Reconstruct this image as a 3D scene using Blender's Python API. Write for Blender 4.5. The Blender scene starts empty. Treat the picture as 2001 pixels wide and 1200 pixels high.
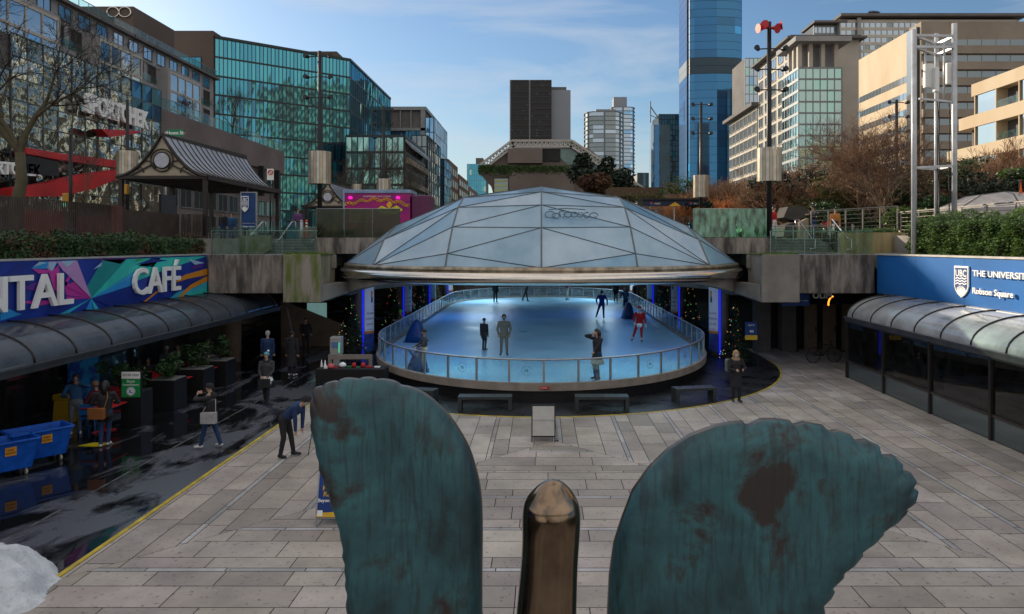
import bpy, bmesh, math, random
import numpy as np
from mathutils import Vector, Matrix, noise
from mathutils.geometry import tessellate_polygon
R = math.radians
sc = bpy.context.scene
C = sc.collection
# ---------------------------------------------------------------- camera, world, sun, exposure
F, CX, CY, H = 1400.0, 1058.0, 478.0, 5.3          # focal length and principal axis in photo pixels, eye height
cam = bpy.data.cameras.new('camera'); camo = bpy.data.objects.new('camera', cam); C.objects.link(camo)
camo.location = (0, 0, H); camo.rotation_euler = (R(90), 0, 0)
cam.sensor_width = 36; cam.lens = 36 * F / 2001
cam.shift_x = (1000.5 - CX) / 2001; cam.shift_y = (CY - 600) / 2001
cam.clip_start = 0.1; cam.clip_end = 6000
sc.camera = camo
SUN = Vector((-.658, .687, .309)).normalized()
EL = math.asin(SUN.z); AZ = math.atan2(SUN.x, SUN.y)
w = bpy.data.worlds.new('World'); sc.world = w; w.use_nodes = True
nt = w.node_tree; nt.nodes.clear()
def nn(nt, t, **k):
    n = nt.nodes.new(t)
    for a, b in k.items(): setattr(n, a, b)
    return n
sky = nn(nt, 'ShaderNodeTexSky', sky_type='NISHITA'); sky.sun_disc = False
sky.sun_elevation = EL; sky.sun_rotation = AZ; sky.air_density = 1.3; sky.dust_density = .6; sky.ozone_density = 2.5
bg = nn(nt, 'ShaderNodeBackground'); bg.inputs['Strength'].default_value = .082
tc = nn(nt, 'ShaderNodeTexCoord'); mp = nn(nt, 'ShaderNodeMapping'); mp.inputs['Scale'].default_value = (1.2, 1.6, 7.5)
mp.inputs['Rotation'].default_value = (0, R(-14), 0)
nz = nn(nt, 'ShaderNodeTexNoise'); nz.inputs['Scale'].default_value = 1.7; nz.inputs['Detail'].default_value = 8; nz.inputs['Roughness'].default_value = .55; nz.inputs['Distortion'].default_value = .5
cr = nn(nt, 'ShaderNodeValToRGB'); cr.color_ramp.elements[0].position = .43; cr.color_ramp.elements[1].position = .78
mx = nn(nt, 'ShaderNodeMixRGB'); mx.inputs['Color2'].default_value = (6.4, 6.9, 7.6, 1)
L = nt.links.new
L(tc.outputs['Generated'], mp.inputs['Vector']); L(mp.outputs[0], nz.inputs['Vector']); L(nz.outputs['Fac'], cr.inputs[0])
tint = nn(nt, 'ShaderNodeMixRGB', blend_type='MULTIPLY'); tint.inputs[0].default_value = 1; tint.inputs[2].default_value = (.86, 1.02, 1.25, 1); L(sky.outputs[0], tint.inputs[1])
L(cr.outputs[0], mx.inputs['Fac']); L(tint.outputs[0], mx.inputs['Color1'])
# unseen bright cloud added overhead and behind the viewer to raise fill light
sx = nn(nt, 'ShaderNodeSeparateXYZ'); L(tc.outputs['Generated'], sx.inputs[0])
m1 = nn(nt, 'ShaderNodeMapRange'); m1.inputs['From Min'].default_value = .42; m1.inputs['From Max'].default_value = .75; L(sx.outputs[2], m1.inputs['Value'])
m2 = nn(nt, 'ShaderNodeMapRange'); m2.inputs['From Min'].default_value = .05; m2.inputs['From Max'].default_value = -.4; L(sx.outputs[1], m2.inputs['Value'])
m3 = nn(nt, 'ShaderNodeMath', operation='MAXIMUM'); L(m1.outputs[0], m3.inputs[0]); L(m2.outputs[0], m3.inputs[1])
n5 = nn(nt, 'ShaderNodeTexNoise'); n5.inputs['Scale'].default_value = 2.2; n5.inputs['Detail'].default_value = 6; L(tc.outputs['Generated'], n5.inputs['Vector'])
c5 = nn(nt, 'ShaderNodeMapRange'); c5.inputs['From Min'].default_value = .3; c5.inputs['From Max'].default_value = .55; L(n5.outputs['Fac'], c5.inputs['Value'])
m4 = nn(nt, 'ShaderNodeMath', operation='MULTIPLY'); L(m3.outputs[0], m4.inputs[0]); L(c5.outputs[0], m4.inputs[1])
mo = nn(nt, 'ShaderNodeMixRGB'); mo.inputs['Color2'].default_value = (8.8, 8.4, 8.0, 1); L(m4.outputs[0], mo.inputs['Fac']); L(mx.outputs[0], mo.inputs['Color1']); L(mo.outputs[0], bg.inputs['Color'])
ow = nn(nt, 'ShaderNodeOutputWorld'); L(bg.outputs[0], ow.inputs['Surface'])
sl = bpy.data.lights.new('sun', 'SUN'); sl.energy = 5.0; sl.angle = R(.5); sl.color = (1, .86, .66)
so = bpy.data.objects.new('sun', sl); C.objects.link(so); so.rotation_euler = SUN.to_track_quat('Z', 'Y').to_euler(); so.location = (0, 0, 60)
sc.view_settings.view_transform = 'Standard'; sc.view_settings.look = 'None'; sc.view_settings.gamma = 1
sc.view_settings.exposure = 0.3; sc.view_settings.use_curve_mapping = False
try:
    sc.cycles.use_denoising = True; sc.cycles.max_bounces = 7; sc.cycles.transparent_max_bounces = 12
    sc.cycles.diffuse_bounces = 4; sc.cycles.glossy_bounces = 3; sc.cycles.caustics_reflective = False; sc.cycles.caustics_refractive = False
    sc.cycles.sample_clamp_indirect = 4
except Exception: pass
# ---------------------------------------------------------------- helpers
def P(px, py, D): return Vector(((px - CX) / F * D, D, H - (py - CY) / F * D))
def PX(px, D): return (px - CX) / F * D
def PZ(py, D): return H - (py - CY) / F * D
def G(px, py, z=0.0):
    D = (H - z) * F / (py - CY); return Vector(((px - CX) / F * D, D, z))
def setp(o, label=None, cat=None, group=None, kind=None):
    if label: o['label'] = label
    if cat: o['category'] = cat
    if group: o['group'] = group
    if kind: o['kind'] = kind
    return o
def thing(name, label, cat, loc=(0, 0, 0), rz=0.0, group=None):
    o = bpy.data.objects.new(name, None); C.objects.link(o); o.location = loc; o.rotation_euler = (0, 0, rz)
    o.empty_display_size = .2
    o['_x'] = 1
    del o['_x']
    return setp(o, label, cat, group)
def wm(o):
    m = Matrix.LocRotScale(o.location, o.rotation_euler, o.scale)
    return wm(o.parent) @ m if o.parent else m
class MB:
    def __init__(s): s.v = []; s.f = []; s.m = []; s.cur = 0; s.sm = []; s.smooth = False; s.tone = None; s.tones = []
    def vert(s, p): s.v.append((p[0], p[1], p[2])); return len(s.v) - 1
    def face(s, ids): s.f.append(tuple(ids)); s.m.append(s.cur); s.sm.append(s.smooth); s.tones.append(s.tone); return s
    def poly(s, pts): return s.face([s.vert(p) for p in pts])
    def box(s, x0, x1, y0, y1, z0, z1):
        i = len(s.v)
        for z in (z0, z1):
            for (x, y) in ((x0, y0), (x1, y0), (x1, y1), (x0, y1)): s.vert((x, y, z))
        for q in ((3, 2, 1, 0), (4, 5, 6, 7), (0, 1, 5, 4), (1, 2, 6, 5), (2, 3, 7, 6), (3, 0, 4, 7)): s.face([i + k for k in q])
        return s
    def bar(s, a, b, w, h=None, up=(0, 0, 1)):       # rectangular bar between two points
        h = h or w; a = Vector(a); b = Vector(b); d = (b - a).normalized(); u = Vector(up)
        if abs(d.dot(u)) > .98: u = Vector((0, 1, 0))
        r = d.cross(u).normalized(); u2 = r.cross(d).normalized(); i = len(s.v)
        for p in (a, b):
            for (k, l) in ((-1, -1), (1, -1), (1, 1), (-1, 1)): s.vert(p + r * k * w / 2 + u2 * l * h / 2)
        for q in ((3, 2, 1, 0), (4, 5, 6, 7), (0, 1, 5, 4), (1, 2, 6, 5), (2, 3, 7, 6), (3, 0, 4, 7)): s.face([i + k for k in q])
        return s
    def tube(s, pts, rad, n=8, caps=True, closed=False):
        pts = [Vector(p) for p in pts]; N = len(pts)
        if not isinstance(rad, (list, tuple)): rad = [rad] * N
        sm = s.smooth; s.smooth = n > 4; rings = []; pr = None
        for i, p in enumerate(pts):
            if closed: d = pts[(i + 1) % N] - pts[i - 1]
            else: d = pts[min(i + 1, N - 1)] - pts[max(i - 1, 0)]
            if d.length < 1e-9: d = Vector((0, 0, 1))
            d.normalize()
            if pr is None:
                u = Vector((0, 0, 1)) if abs(d.z) < .9 else Vector((1, 0, 0)); r = d.cross(u).normalized()
            else:
                r = pr - d * pr.dot(d)
                r = r.normalized() if r.length > 1e-6 else d.orthogonal().normalized()
            pr = r; q = d.cross(r)
            rings.append([s.vert(p + (r * math.cos(2 * math.pi * k / n) + q * math.sin(2 * math.pi * k / n)) * rad[i]) for k in range(n)])
        for i in range(N if closed else N - 1):
            A = rings[i]; B = rings[(i + 1) % N]
            for k in range(n): s.face((A[k], A[(k + 1) % n], B[(k + 1) % n], B[k]))
        s.smooth = False
        if caps and not closed: s.face(rings[0][::-1]); s.face(rings[-1])
        s.smooth = sm; return s
    def cyl(s, c, r, z0, z1, n=16, r2=None):
        return s.tube([(c[0], c[1], z0), (c[0], c[1], z1)], [r, r if r2 is None else r2], n)
    def lathe(s, c, prof, n=20, sx=1, sy=1, smooth=True):   # prof: (r, z) bottom to top
        sm = s.smooth; s.smooth = smooth; rings = []
        for r, z in prof:
            rings.append([s.vert((c[0] + math.cos(2 * math.pi * k / n) * r * sx, c[1] + math.sin(2 * math.pi * k / n) * r * sy, c[2] + z)) for k in range(n)])
        for i in range(len(rings) - 1):
            for k in range(n): s.face((rings[i][k], rings[i][(k + 1) % n], rings[i + 1][(k + 1) % n], rings[i + 1][k]))
        s.face(rings[0][::-1]); s.face(rings[-1]); s.smooth = sm; return s
    def ball(s, c, r, n=12, m=8, sx=1, sy=1, sz=1):
        pr = [(r * math.sin(math.pi * i / m) + (1e-4 if i in (0, m) else 0), -r * sz * math.cos(math.pi * i / m)) for i in range(m + 1)]
        return s.lathe(c, pr, n, sx, sy)
    def prism(s, pts, d):       # extrude a planar outline by vector d
        pts = [Vector(p) for p in pts]; d = Vector(d); n = len(pts); i = len(s.v)
        for p in pts: s.vert(p)
        for p in pts: s.vert(p + d)
        for t in tessellate_polygon([pts]): s.face([i + k for k in t]); s.face([i + n + k for k in t[::-1]])
        for k in range(n): s.face((i + k, i + (k + 1) % n, i + n + (k + 1) % n, i + n + k))
        return s
    def build(s, name, mats, parent=None, org=None, world=True, bevel=0, recalc=True):
        me = bpy.data.meshes.new(name)
        if not isinstance(mats, (list, tuple)): mats = [mats]
        M_ = None
        if parent is not None and world: M_ = wm(parent).inverted()
        elif org is not None: M_ = Matrix.Translation(-Vector(org))
        vs = s.v
        if M_ is not None: vs = [M_ @ Vector(p) for p in s.v]
        me.from_pydata(vs, [], s.f)
        for m in mats: me.materials.append(m)
        me.polygons.foreach_set('material_index', s.m); me.polygons.foreach_set('use_smooth', s.sm)
        if any(t is not None for t in s.tones):
            at = me.color_attributes.new('tone', 'FLOAT_COLOR', 'CORNER'); arr = []
            for f, t in zip(s.f, s.tones):
                t = 0.5 if t is None else t
                arr.extend([t, t, t, 1] * len(f) if not isinstance(t, tuple) else [t[0], t[1], t[2], 1] * len(f))
            at.data.foreach_set('color', arr)
        if recalc and len(s.f) < 60000:
            bm = bmesh.new(); bm.from_mesh(me); bmesh.ops.recalc_face_normals(bm, faces=bm.faces); bm.to_mesh(me); bm.free()
        me.update()
        o = bpy.data.objects.new(name, me); C.objects.link(o)
        if parent is not None: o.parent = parent
        elif org is not None: o.location = org
        if bevel:
            b = o.modifiers.new('bevel', 'BEVEL'); b.width = bevel; b.segments = 2; b.limit_method = 'ANGLE'
        return o
def copy_tree(o, parent=None, loc=None, rz=None):
    c = o.copy(); C.objects.link(c)
    if parent is not None: c.parent = parent
    for ch in list(o.children):
        copy_tree(ch, c)
    if loc is not None: c.location = loc
    if rz is not None: c.rotation_euler = (0, 0, rz)
    return c
def textmesh(s, body, size, M_, depth=.0, align='CENTER', bold=0, xs=1.0):
    """Adds extruded lettering to builder s; M_ maps text plane (x right, y up, z out) to the world."""
    cu = bpy.data.curves.new('t', 'FONT'); cu.body = body; cu.size = size; cu.extrude = depth / 2; cu.align_x = align
    cu.resolution_u = 3; cu.offset = bold
    o = bpy.data.objects.new('t', cu); C.objects.link(o)
    dg = bpy.context.evaluated_depsgraph_get(); me = bpy.data.meshes.new_from_object(o.evaluated_get(dg))
    i = len(s.v); Z = Matrix.Translation((0, 0, depth / 2))
    for v in me.vertices: s.vert(M_ @ (Z @ Vector((v.co.x * xs, v.co.y, v.co.z))))
    for p in me.polygons: s.face([i + k for k in p.vertices])
    bpy.data.objects.remove(o); bpy.data.curves.remove(cu); bpy.data.meshes.remove(me)
    return s
def frame(o, x, y):        # matrix from origin, x axis, y axis
    x = Vector(x).normalized(); y = Vector(y).normalized(); z = x.cross(y)
    return Matrix(((x.x, y.x, z.x, o[0]), (x.y, y.y, z.y, o[1]), (x.z, y.z, z.z, o[2]), (0, 0, 0, 1)))
# ---------------------------------------------------------------- materials
MATS = {}
def mat(name, col, rough=.6, metal=0.0, var=.18, ns=2.0, col2=None, bump=0.0, bs=20.0, stretch=(1, 1, 1), emit=0.0, trans=0.0,
        alpha=1.0, ior=1.45, coat=0.0, ramp=(.35, .65), tone=None, rvar=0.0, detail=5, spec=None, transl=0.0, spots=0.0):
    if name in MATS: return MATS[name]
    m = bpy.data.materials.new(name); m.use_nodes = True; t = m.node_tree; b = t.nodes['Principled BSDF']; l = t.links.new
    c = tuple(col) + (1,); c2 = tuple(col2) + (1,) if col2 else tuple(max(0, x * (1 - var * 1.6)) for x in col) + (1,)
    co = nn(t, 'ShaderNodeTexCoord'); ma = nn(t, 'ShaderNodeMapping'); ma.inputs['Scale'].default_value = stretch
    no = nn(t, 'ShaderNodeTexNoise'); no.inputs['Scale'].default_value = ns; no.inputs['Detail'].default_value = detail; no.inputs['Roughness'].default_value = .6
    l(co.outputs['Object'], ma.inputs[0]); l(ma.outputs[0], no.inputs['Vector'])
    ra = nn(t, 'ShaderNodeValToRGB'); ra.color_ramp.elements[0].position = ramp[0]; ra.color_ramp.elements[1].position = ramp[1]
    ra.color_ramp.elements[0].color = c2; ra.color_ramp.elements[1].color = c
    l(no.outputs['Fac'], ra.inputs[0]); out = ra.outputs[0]
    if tone:
        at = nn(t, 'ShaderNodeAttribute'); at.attribute_name = 'tone'
        mu = nn(t, 'ShaderNodeMixRGB', blend_type='MULTIPLY'); mu.inputs[0].default_value = 1; l(out, mu.inputs[1]); l(at.outputs['Color'], mu.inputs[2]); out = mu.outputs[0]
    if spots:
        for sc_, lo_, hi_, k_ in ((11, .60, .70, spots), (.45, .35, .65, spots * .6)):
            ns_ = nn(t, 'ShaderNodeTexNoise'); ns_.inputs['Scale'].default_value = sc_; ns_.inputs['Detail'].default_value = 6; l(co.outputs['Object'], ns_.inputs['Vector'])
            rs_ = nn(t, 'ShaderNodeMapRange'); rs_.inputs['From Min'].default_value = lo_; rs_.inputs['From Max'].default_value = hi_; rs_.inputs['To Min'].default_value = 0; rs_.inputs['To Max'].default_value = k_; l(ns_.outputs['Fac'], rs_.inputs['Value'])
            mu = nn(t, 'ShaderNodeMixRGB', blend_type='MULTIPLY'); l(rs_.outputs[0], mu.inputs[0]); l(out, mu.inputs[1]); mu.inputs[2].default_value = (.35, .33, .31, 1); out = mu.outputs[0]
    l(out, b.inputs['Base Color'])
    b.inputs['Roughness'].default_value = rough; b.inputs['Metallic'].default_value = metal; b.inputs['IOR'].default_value = ior
    b.inputs['Transmission Weight'].default_value = trans; b.inputs['Alpha'].default_value = alpha; b.inputs['Coat Weight'].default_value = coat
    if spec is not None: b.inputs['Specular IOR Level'].default_value = spec
    if rvar:
        mr = nn(t, 'ShaderNodeMapRange'); mr.inputs['To Min'].default_value = max(0.02, rough - rvar); mr.inputs['To Max'].default_value = min(1, rough + rvar)
        mr.inputs['From Min'].default_value = ramp[0]; mr.inputs['From Max'].default_value = ramp[1]
        l(no.outputs['Fac'], mr.inputs['Value']); l(mr.outputs[0], b.inputs['Roughness'])
    if bump:
        n2 = nn(t, 'ShaderNodeTexNoise'); n2.inputs['Scale'].default_value = bs; n2.inputs['Detail'].default_value = 4
        l(ma.outputs[0], n2.inputs['Vector']); bu = nn(t, 'ShaderNodeBump'); bu.inputs['Strength'].default_value = bump; bu.inputs['Distance'].default_value = .02
        l(n2.outputs['Fac'], bu.inputs['Height']); l(bu.outputs[0], b.inputs['Normal'])
    if emit:
        b.inputs['Emission Color'].default_value = c; b.inputs['Emission Strength'].default_value = emit
    if transl:
        tr = nn(t, 'ShaderNodeBsdfTranslucent'); l(out, tr.inputs['Color']); mi = nn(t, 'ShaderNodeMixShader'); mi.inputs[0].default_value = transl
        l(b.outputs[0], mi.inputs[1]); l(tr.outputs[0], mi.inputs[2]); l(mi.outputs[0], t.nodes['Material Output'].inputs['Surface'])
    MATS[name] = m; return m
def glassmat(name, col, rough=.05, wav=.06, ws=.35, f0=.5, var=.3, ns=.2, refl=(.8, .95, 1)):
    """Coated architectural glazing: dark body plus strong mirror reflection, slightly wavy."""
    if name in MATS: return MATS[name]
    m = bpy.data.materials.new(name); m.use_nodes = True; t = m.node_tree; l = t.links.new; b = t.nodes['Principled BSDF']
    co = nn(t, 'ShaderNodeTexCoord'); no = nn(t, 'ShaderNodeTexNoise'); no.inputs['Scale'].default_value = ns; no.inputs['Detail'].default_value = 3
    l(co.outputs['Object'], no.inputs['Vector']); ra = nn(t, 'ShaderNodeValToRGB')
    ra.color_ramp.elements[0].position = .4; ra.color_ramp.elements[1].position = .6
    ra.color_ramp.elements[0].color = tuple(x * (1 - var) for x in col) + (1,); ra.color_ramp.elements[1].color = tuple(col) + (1,)
    l(no.outputs['Fac'], ra.inputs[0]); l(ra.outputs[0], b.inputs['Base Color']); b.inputs['Roughness'].default_value = .3
    g = nn(t, 'ShaderNodeBsdfGlossy'); g.inputs['Roughness'].default_value = rough; g.inputs['Color'].default_value = tuple(refl) + (1,)
    lw = nn(t, 'ShaderNodeLayerWeight'); lw.inputs['Blend'].default_value = .35
    mr = nn(t, 'ShaderNodeMapRange'); mr.inputs['To Min'].default_value = f0; mr.inputs['To Max'].default_value = .95
    l(lw.outputs['Fresnel'], mr.inputs['Value'])
    n2 = nn(t, 'ShaderNodeTexNoise'); n2.inputs['Scale'].default_value = ws; n2.inputs['Detail'].default_value = 1; l(co.outputs['Object'], n2.inputs['Vector'])
    bu = nn(t, 'ShaderNodeBump'); bu.inputs['Strength'].default_value = 1; bu.inputs['Distance'].default_value = wav; l(n2.outputs['Fac'], bu.inputs['Height'])
    l(bu.outputs[0], g.inputs['Normal'])
    mi = nn(t, 'ShaderNodeMixShader'); l(mr.outputs[0], mi.inputs[0]); l(b.outputs[0], mi.inputs[1]); l(g.outputs[0], mi.inputs[2])
    l(mi.outputs[0], t.nodes['Material Output'].inputs['Surface']); MATS[name] = m; return m
def clearglass(name, col=(.75, .9, .88), f=.75, rough=.03, dcol=None, st=(1, 1, 1)):
    if name in MATS: return MATS[name]
    m = bpy.data.materials.new(name); m.use_nodes = True; t = m.node_tree; l = t.links.new
    tr = nn(t, 'ShaderNodeBsdfTransparent'); tr.inputs[0].default_value = tuple(col) + (1,)
    g = nn(t, 'ShaderNodeBsdfGlossy'); g.inputs['Roughness'].default_value = rough
    lw = nn(t, 'ShaderNodeLayerWeight'); lw.inputs['Blend'].default_value = .4
    co = nn(t, 'ShaderNodeTexCoord'); no = nn(t, 'ShaderNodeTexNoise'); no.inputs['Scale'].default_value = 3; no.inputs['Detail'].default_value = 6; mpg = nn(t, 'ShaderNodeMapping'); mpg.inputs['Scale'].default_value = st; l(co.outputs['Object'], mpg.inputs[0]); l(mpg.outputs[0], no.inputs['Vector'])
    df = nn(t, 'ShaderNodeBsdfDiffuse'); df.inputs[0].default_value = tuple(dcol or [x * .8 for x in col]) + (1,)
    mr = nn(t, 'ShaderNodeMapRange'); mr.inputs['From Min'].default_value = .35; mr.inputs['From Max'].default_value = .75; mr.inputs['To Min'].default_value = 0; mr.inputs['To Max'].default_value = (1 - f) * .7
    l(no.outputs['Fac'], mr.inputs['Value'])
    m1 = nn(t, 'ShaderNodeMixShader'); l(mr.outputs[0], m1.inputs[0]); l(tr.outputs[0], m1.inputs[1]); l(df.outputs[0], m1.inputs[2])
    ge = nn(t, 'ShaderNodeNewGeometry'); iv = nn(t, 'ShaderNodeMath', operation='SUBTRACT'); iv.inputs[0].default_value = 1; l(ge.outputs['Backfacing'], iv.inputs[1]); fm_ = nn(t, 'ShaderNodeMath', operation='MULTIPLY'); l(lw.outputs['Fresnel'], fm_.inputs[0]); l(iv.outputs[0], fm_.inputs[1])
    m2 = nn(t, 'ShaderNodeMixShader'); l(fm_.outputs[0], m2.inputs[0]); l(m1.outputs[0], m2.inputs[1]); l(g.outputs[0], m2.inputs[2])
    l(m2.outputs[0], t.nodes['Material Output'].inputs['Surface']); MATS[name] = m; return m
CONC = mat('concrete_streaked', (.31, .265, .235), .85, ns=1.7, col2=(.06, .052, .048), stretch=(1.6, 1.6, .35), ramp=(.40, .66), detail=9, bump=.3, bs=14)
CONC2 = mat('concrete_plain', (.27, .245, .22), .85, ns=.8, var=.25, bump=.25, bs=18)
CONCM = mat('concrete_mossy', (.30, .26, .23), .9, ns=1.8, col2=(.11, .14, .03), stretch=(1.6, 1.6, .35), ramp=(.40, .62), detail=9, bump=.3, bs=18)
DARKM = mat('dark_bronze_metal', (.035, .028, .025), .45, .3, var=.2)
BLACK = mat('black_paint', (.012, .012, .014), .45, var=.2)
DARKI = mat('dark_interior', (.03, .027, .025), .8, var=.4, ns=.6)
STEEL = mat('brushed_steel', (.72, .66, .59), .17, 1.0, var=.06, ns=3)
GALV = mat('grey_metal', (.42, .43, .45), .42, .8, var=.12)
WHITEP = mat('white_paint', (.78, .77, .74), .45, var=.05)
GLR = clearglass('rail_glass', (.78, .92, .88), .92)
MOSS = mat('moss', (.16, .26, .03), .95, col2=(.05, .08, .015), ns=6, bump=.6, bs=40)
rnd = random.Random(7)
# ---------------------------------------------------------------- the lower plaza floor
def arcpts(cx, cy, a, b, t0, t1, n):
    return [(cx + a * math.cos(R(t0 + (t1 - t0) * k / n)), cy + b * math.sin(R(t0 + (t1 - t0) * k / n))) for k in range(n + 1)]
def sheet(name, loops, z, m, kind='structure', thick=0):
    b = MB(); L_ = [[Vector((p[0], p[1], 0)) for p in l] for l in loops]; flat = [p for l in L_ for p in l]
    n = len(flat)
    for p in flat: b.vert((p.x, p.y, z))
    tri = tessellate_polygon(L_)
    for t in tri: b.face(t)
    if thick:
        for p in flat: b.vert((p.x, p.y, z - thick))
        for t in tri: b.face([k + n for k in t[::-1]])
        i = 0
        for l in L_:
            for k in range(len(l)):
                a_, b_ = i + k, i + (k + 1) % len(l); b.face((a_, b_, b_ + n, a_ + n))
            i += len(l)
    return setp(b.build(name, m), kind=kind)
GRD = mat('street_paving', (.20, .19, .18), .85, ns=.6)
domearc = arcpts(0, 34.4, 9.5, 9.5, 170, 10, 24)
pit = [(-16.6, -16), (-16.6, 36.05)] + domearc + [(16.6, 36.05), (16.6, -16)]
pit2 = [(-9, 76), (9, 76), (9, 95), (-9, 95)]
sheet('ground', [[(-1800, -400), (1800, -400), (1800, 3000), (-1800, 3000)], pit, pit2], 5.58, GRD)
sheet('lower_floor', [[(-42, -16), (42, -16), (42, 99), (-42, 99)]], -.02, mat('floor_joint', (.05, .048, .045), .9))
# paving slabs, each with its own tone, mitred where the direction of the courses turns
PAV = mat('granite_slabs', (.56, .51, .465), .62, ns=1.6, col2=(.41, .365, .33), ramp=(.3, .7), bump=.25, bs=45, tone=True, rvar=.16, spots=.75)
def clip(poly, a, b, c):     # keep a*x + b*y <= c
    out = []
    for i in range(len(poly)):
        p, q = poly[i - 1], poly[i]; dp = a * p[0] + b * p[1] - c; dq = a * q[0] + b * q[1] - c
        if (dp <= 0) != (dq <= 0):
            t = dp / (dp - dq); out.append((p[0] + t * (q[0] - p[0]), p[1] + t * (q[1] - p[1])))
        if dq <= 0: out.append(q)
    return out
pv = MB()
def rows(lo, hi, a0, a1, swap, clips, seed):
    rr = random.Random(seed); y = lo; k = 0; W = [.12, .40, .66, .50]
    while y < hi:
        wd = W[k % 4]; strip = k % 4 == 0
        if strip and rr.random() < .12: strip = False
        x = a0 - rr.random() * 1.5
        while x < a1:
            ln = rr.choice([.8, 1.1, 1.4, 1.9]) if not strip else rr.choice([.9, 1.3])
            g = .008; q = [(x + g, y + g), (x + ln - g, y + g), (x + ln - g, y + wd - g), (x + g, y + wd - g)]
            if swap: q = [(b_, a_) for a_, b_ in q]
            q = [(min(max(a_, -7.66), 14.9), b_) for a_, b_ in q]
            for c in clips:
                q = clip(q, *c)
                if len(q) < 3: break
            if len(q) >= 3:
                pv.cur = 0; t = rr.uniform(.66, 1.05)
                pv.tone = (t * .93, t * 1.02, t * 1.14) if strip else (t, t * rr.uniform(.97, 1.0), t * rr.uniform(.93, 1.0))
                if strip: pv.tone = tuple(c_ * 1.12 for c_ in pv.tone)
                pv.poly([(a_, b_, 0) for a_, b_ in q])
            x += ln
        y += wd; k += 1
e = .006
rows(-11.9, 19.9, -9, 16, False, [(1, 1, 19.7 - e), (-1, 1, 19.0 - e)], 3)
rows(.45, 16, -12, 36, True, [(-1, -1, -19.7 - e)], 4)
rows(-8.1, .45, -12, 36, True, [(-1, 1, 99), (1, -1, -19.0 - e), (1, 0, .45)], 5)
setp(pv.build('paving', PAV), kind='structure')
# dark wet asphalt: the café strip on the left and the apron round the rink
def wetmat():
    m = bpy.data.materials.new('wet_asphalt'); m.use_nodes = True; t = m.node_tree; l = t.links.new; b = t.nodes['Principled BSDF']
    co = nn(t, 'ShaderNodeTexCoord'); ma = nn(t, 'ShaderNodeMapping'); ma.inputs['Scale'].default_value = (1.0, .45, 1); l(co.outputs['Object'], ma.inputs[0])
    no = nn(t, 'ShaderNodeTexNoise'); no.inputs['Scale'].default_value = .8; no.inputs['Detail'].default_value = 7; no.inputs['Roughness'].default_value = .6; no.inputs['Distortion'].default_value = .6
    l(ma.outputs[0], no.inputs['Vector'])
    sep = nn(t, 'ShaderNodeSeparateXYZ'); l(co.outputs['Object'], sep.inputs[0])
    gx = nn(t, 'ShaderNodeMapRange'); gx.inputs['From Min'].default_value = -7.6; gx.inputs['From Max'].default_value = -10.2; gx.inputs['To Min'].default_value = -.07; gx.inputs['To Max'].default_value = .07
    l(sep.outputs[0], gx.inputs['Value']); ad = nn(t, 'ShaderNodeMath', operation='ADD'); l(no.outputs['Fac'], ad.inputs[0]); l(gx.outputs[0], ad.inputs[1])
    ra = nn(t, 'ShaderNodeMapRange'); ra.inputs['From Min'].default_value = .475; ra.inputs['From Max'].default_value = .56; l(ad.outputs[0], ra.inputs['Value'])
    c = nn(t, 'ShaderNodeMixRGB'); c.inputs[1].default_value = (.080, .088, .105, 1); c.inputs[2].default_value = (.008, .009, .011, 1); l(ra.outputs[0], c.inputs[0])
    n3 = nn(t, 'ShaderNodeTexNoise'); n3.inputs['Scale'].default_value = 60; l(co.outputs['Object'], n3.inputs['Vector'])
    l(c.outputs[0], b.inputs['Base Color'])
    r = nn(t, 'ShaderNodeMapRange'); r.inputs['To Min'].default_value = .30; r.inputs['To Max'].default_value = .04; l(ra.outputs[0], r.inputs['Value']); l(r.outputs[0], b.inputs['Roughness'])
    s = nn(t, 'ShaderNodeMapRange'); s.inputs['To Min'].default_value = .35; s.inputs['To Max'].default_value = 0; l(ra.outputs[0], s.inputs['Value'])
    bu = nn(t, 'ShaderNodeBump'); bu.inputs['Distance'].default_value = .01; l(s.outputs[0], bu.inputs['Strength']); l(n3.outputs['Fac'], bu.inputs['Height']); l(bu.outputs[0], b.inputs['Normal'])
    return m
WET = wetmat()
sheet('asphalt_path', [[(-42, -16), (-7.72, -16), (-7.72, 25.6), (-7.72, 99), (-42, 99)]], .004, WET)
el = arcpts(0, 33, 10.4, 11, 180, 360, 60)
i0 = min(range(len(el)), key=lambda k: abs(el[k][0] + 7.715)); front = [(-7.715, 33 - 11 * math.sqrt(1 - (7.715 / 10.4) ** 2))] + [p for p in el if p[0] > -7.70]
apr = front + [(10.4, 99), (-7.715, 99)]
APR = mat('dark_rubber_apron', (.028, .03, .034), .35, ns=.9, var=.4, rvar=.15, bump=.2, bs=60)
sheet('rink_apron', [apr], .008, APR)
yl = MB()
yl.box(-7.76, -7.67, -14, front[0][1], -.01, .012)
f2 = [p for p in front]
for k in range(len(f2) - 1):
    a = Vector((f2[k][0], f2[k][1], .002)); b_ = Vector((f2[k + 1][0], f2[k + 1][1], .002)); yl.bar(a, b_, .06, .024)
setp(yl.build('yellow_line', mat('yellow_line_paint', (.62, .47, .04), .6, var=.3, ns=3)), kind='structure')
for x_, w_, y_ in ((-9.6, .05, 30),):
    b = MB(); b.box(x_ - w_ / 2, x_ + w_ / 2, -14, y_, .004, .0085); setp(b.build('drain_strip', mat('drain_grey', (.11, .115, .12), .5, ns=3, col2=(.02, .02, .022), ramp=(.4, .6))), kind='structure')
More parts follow.
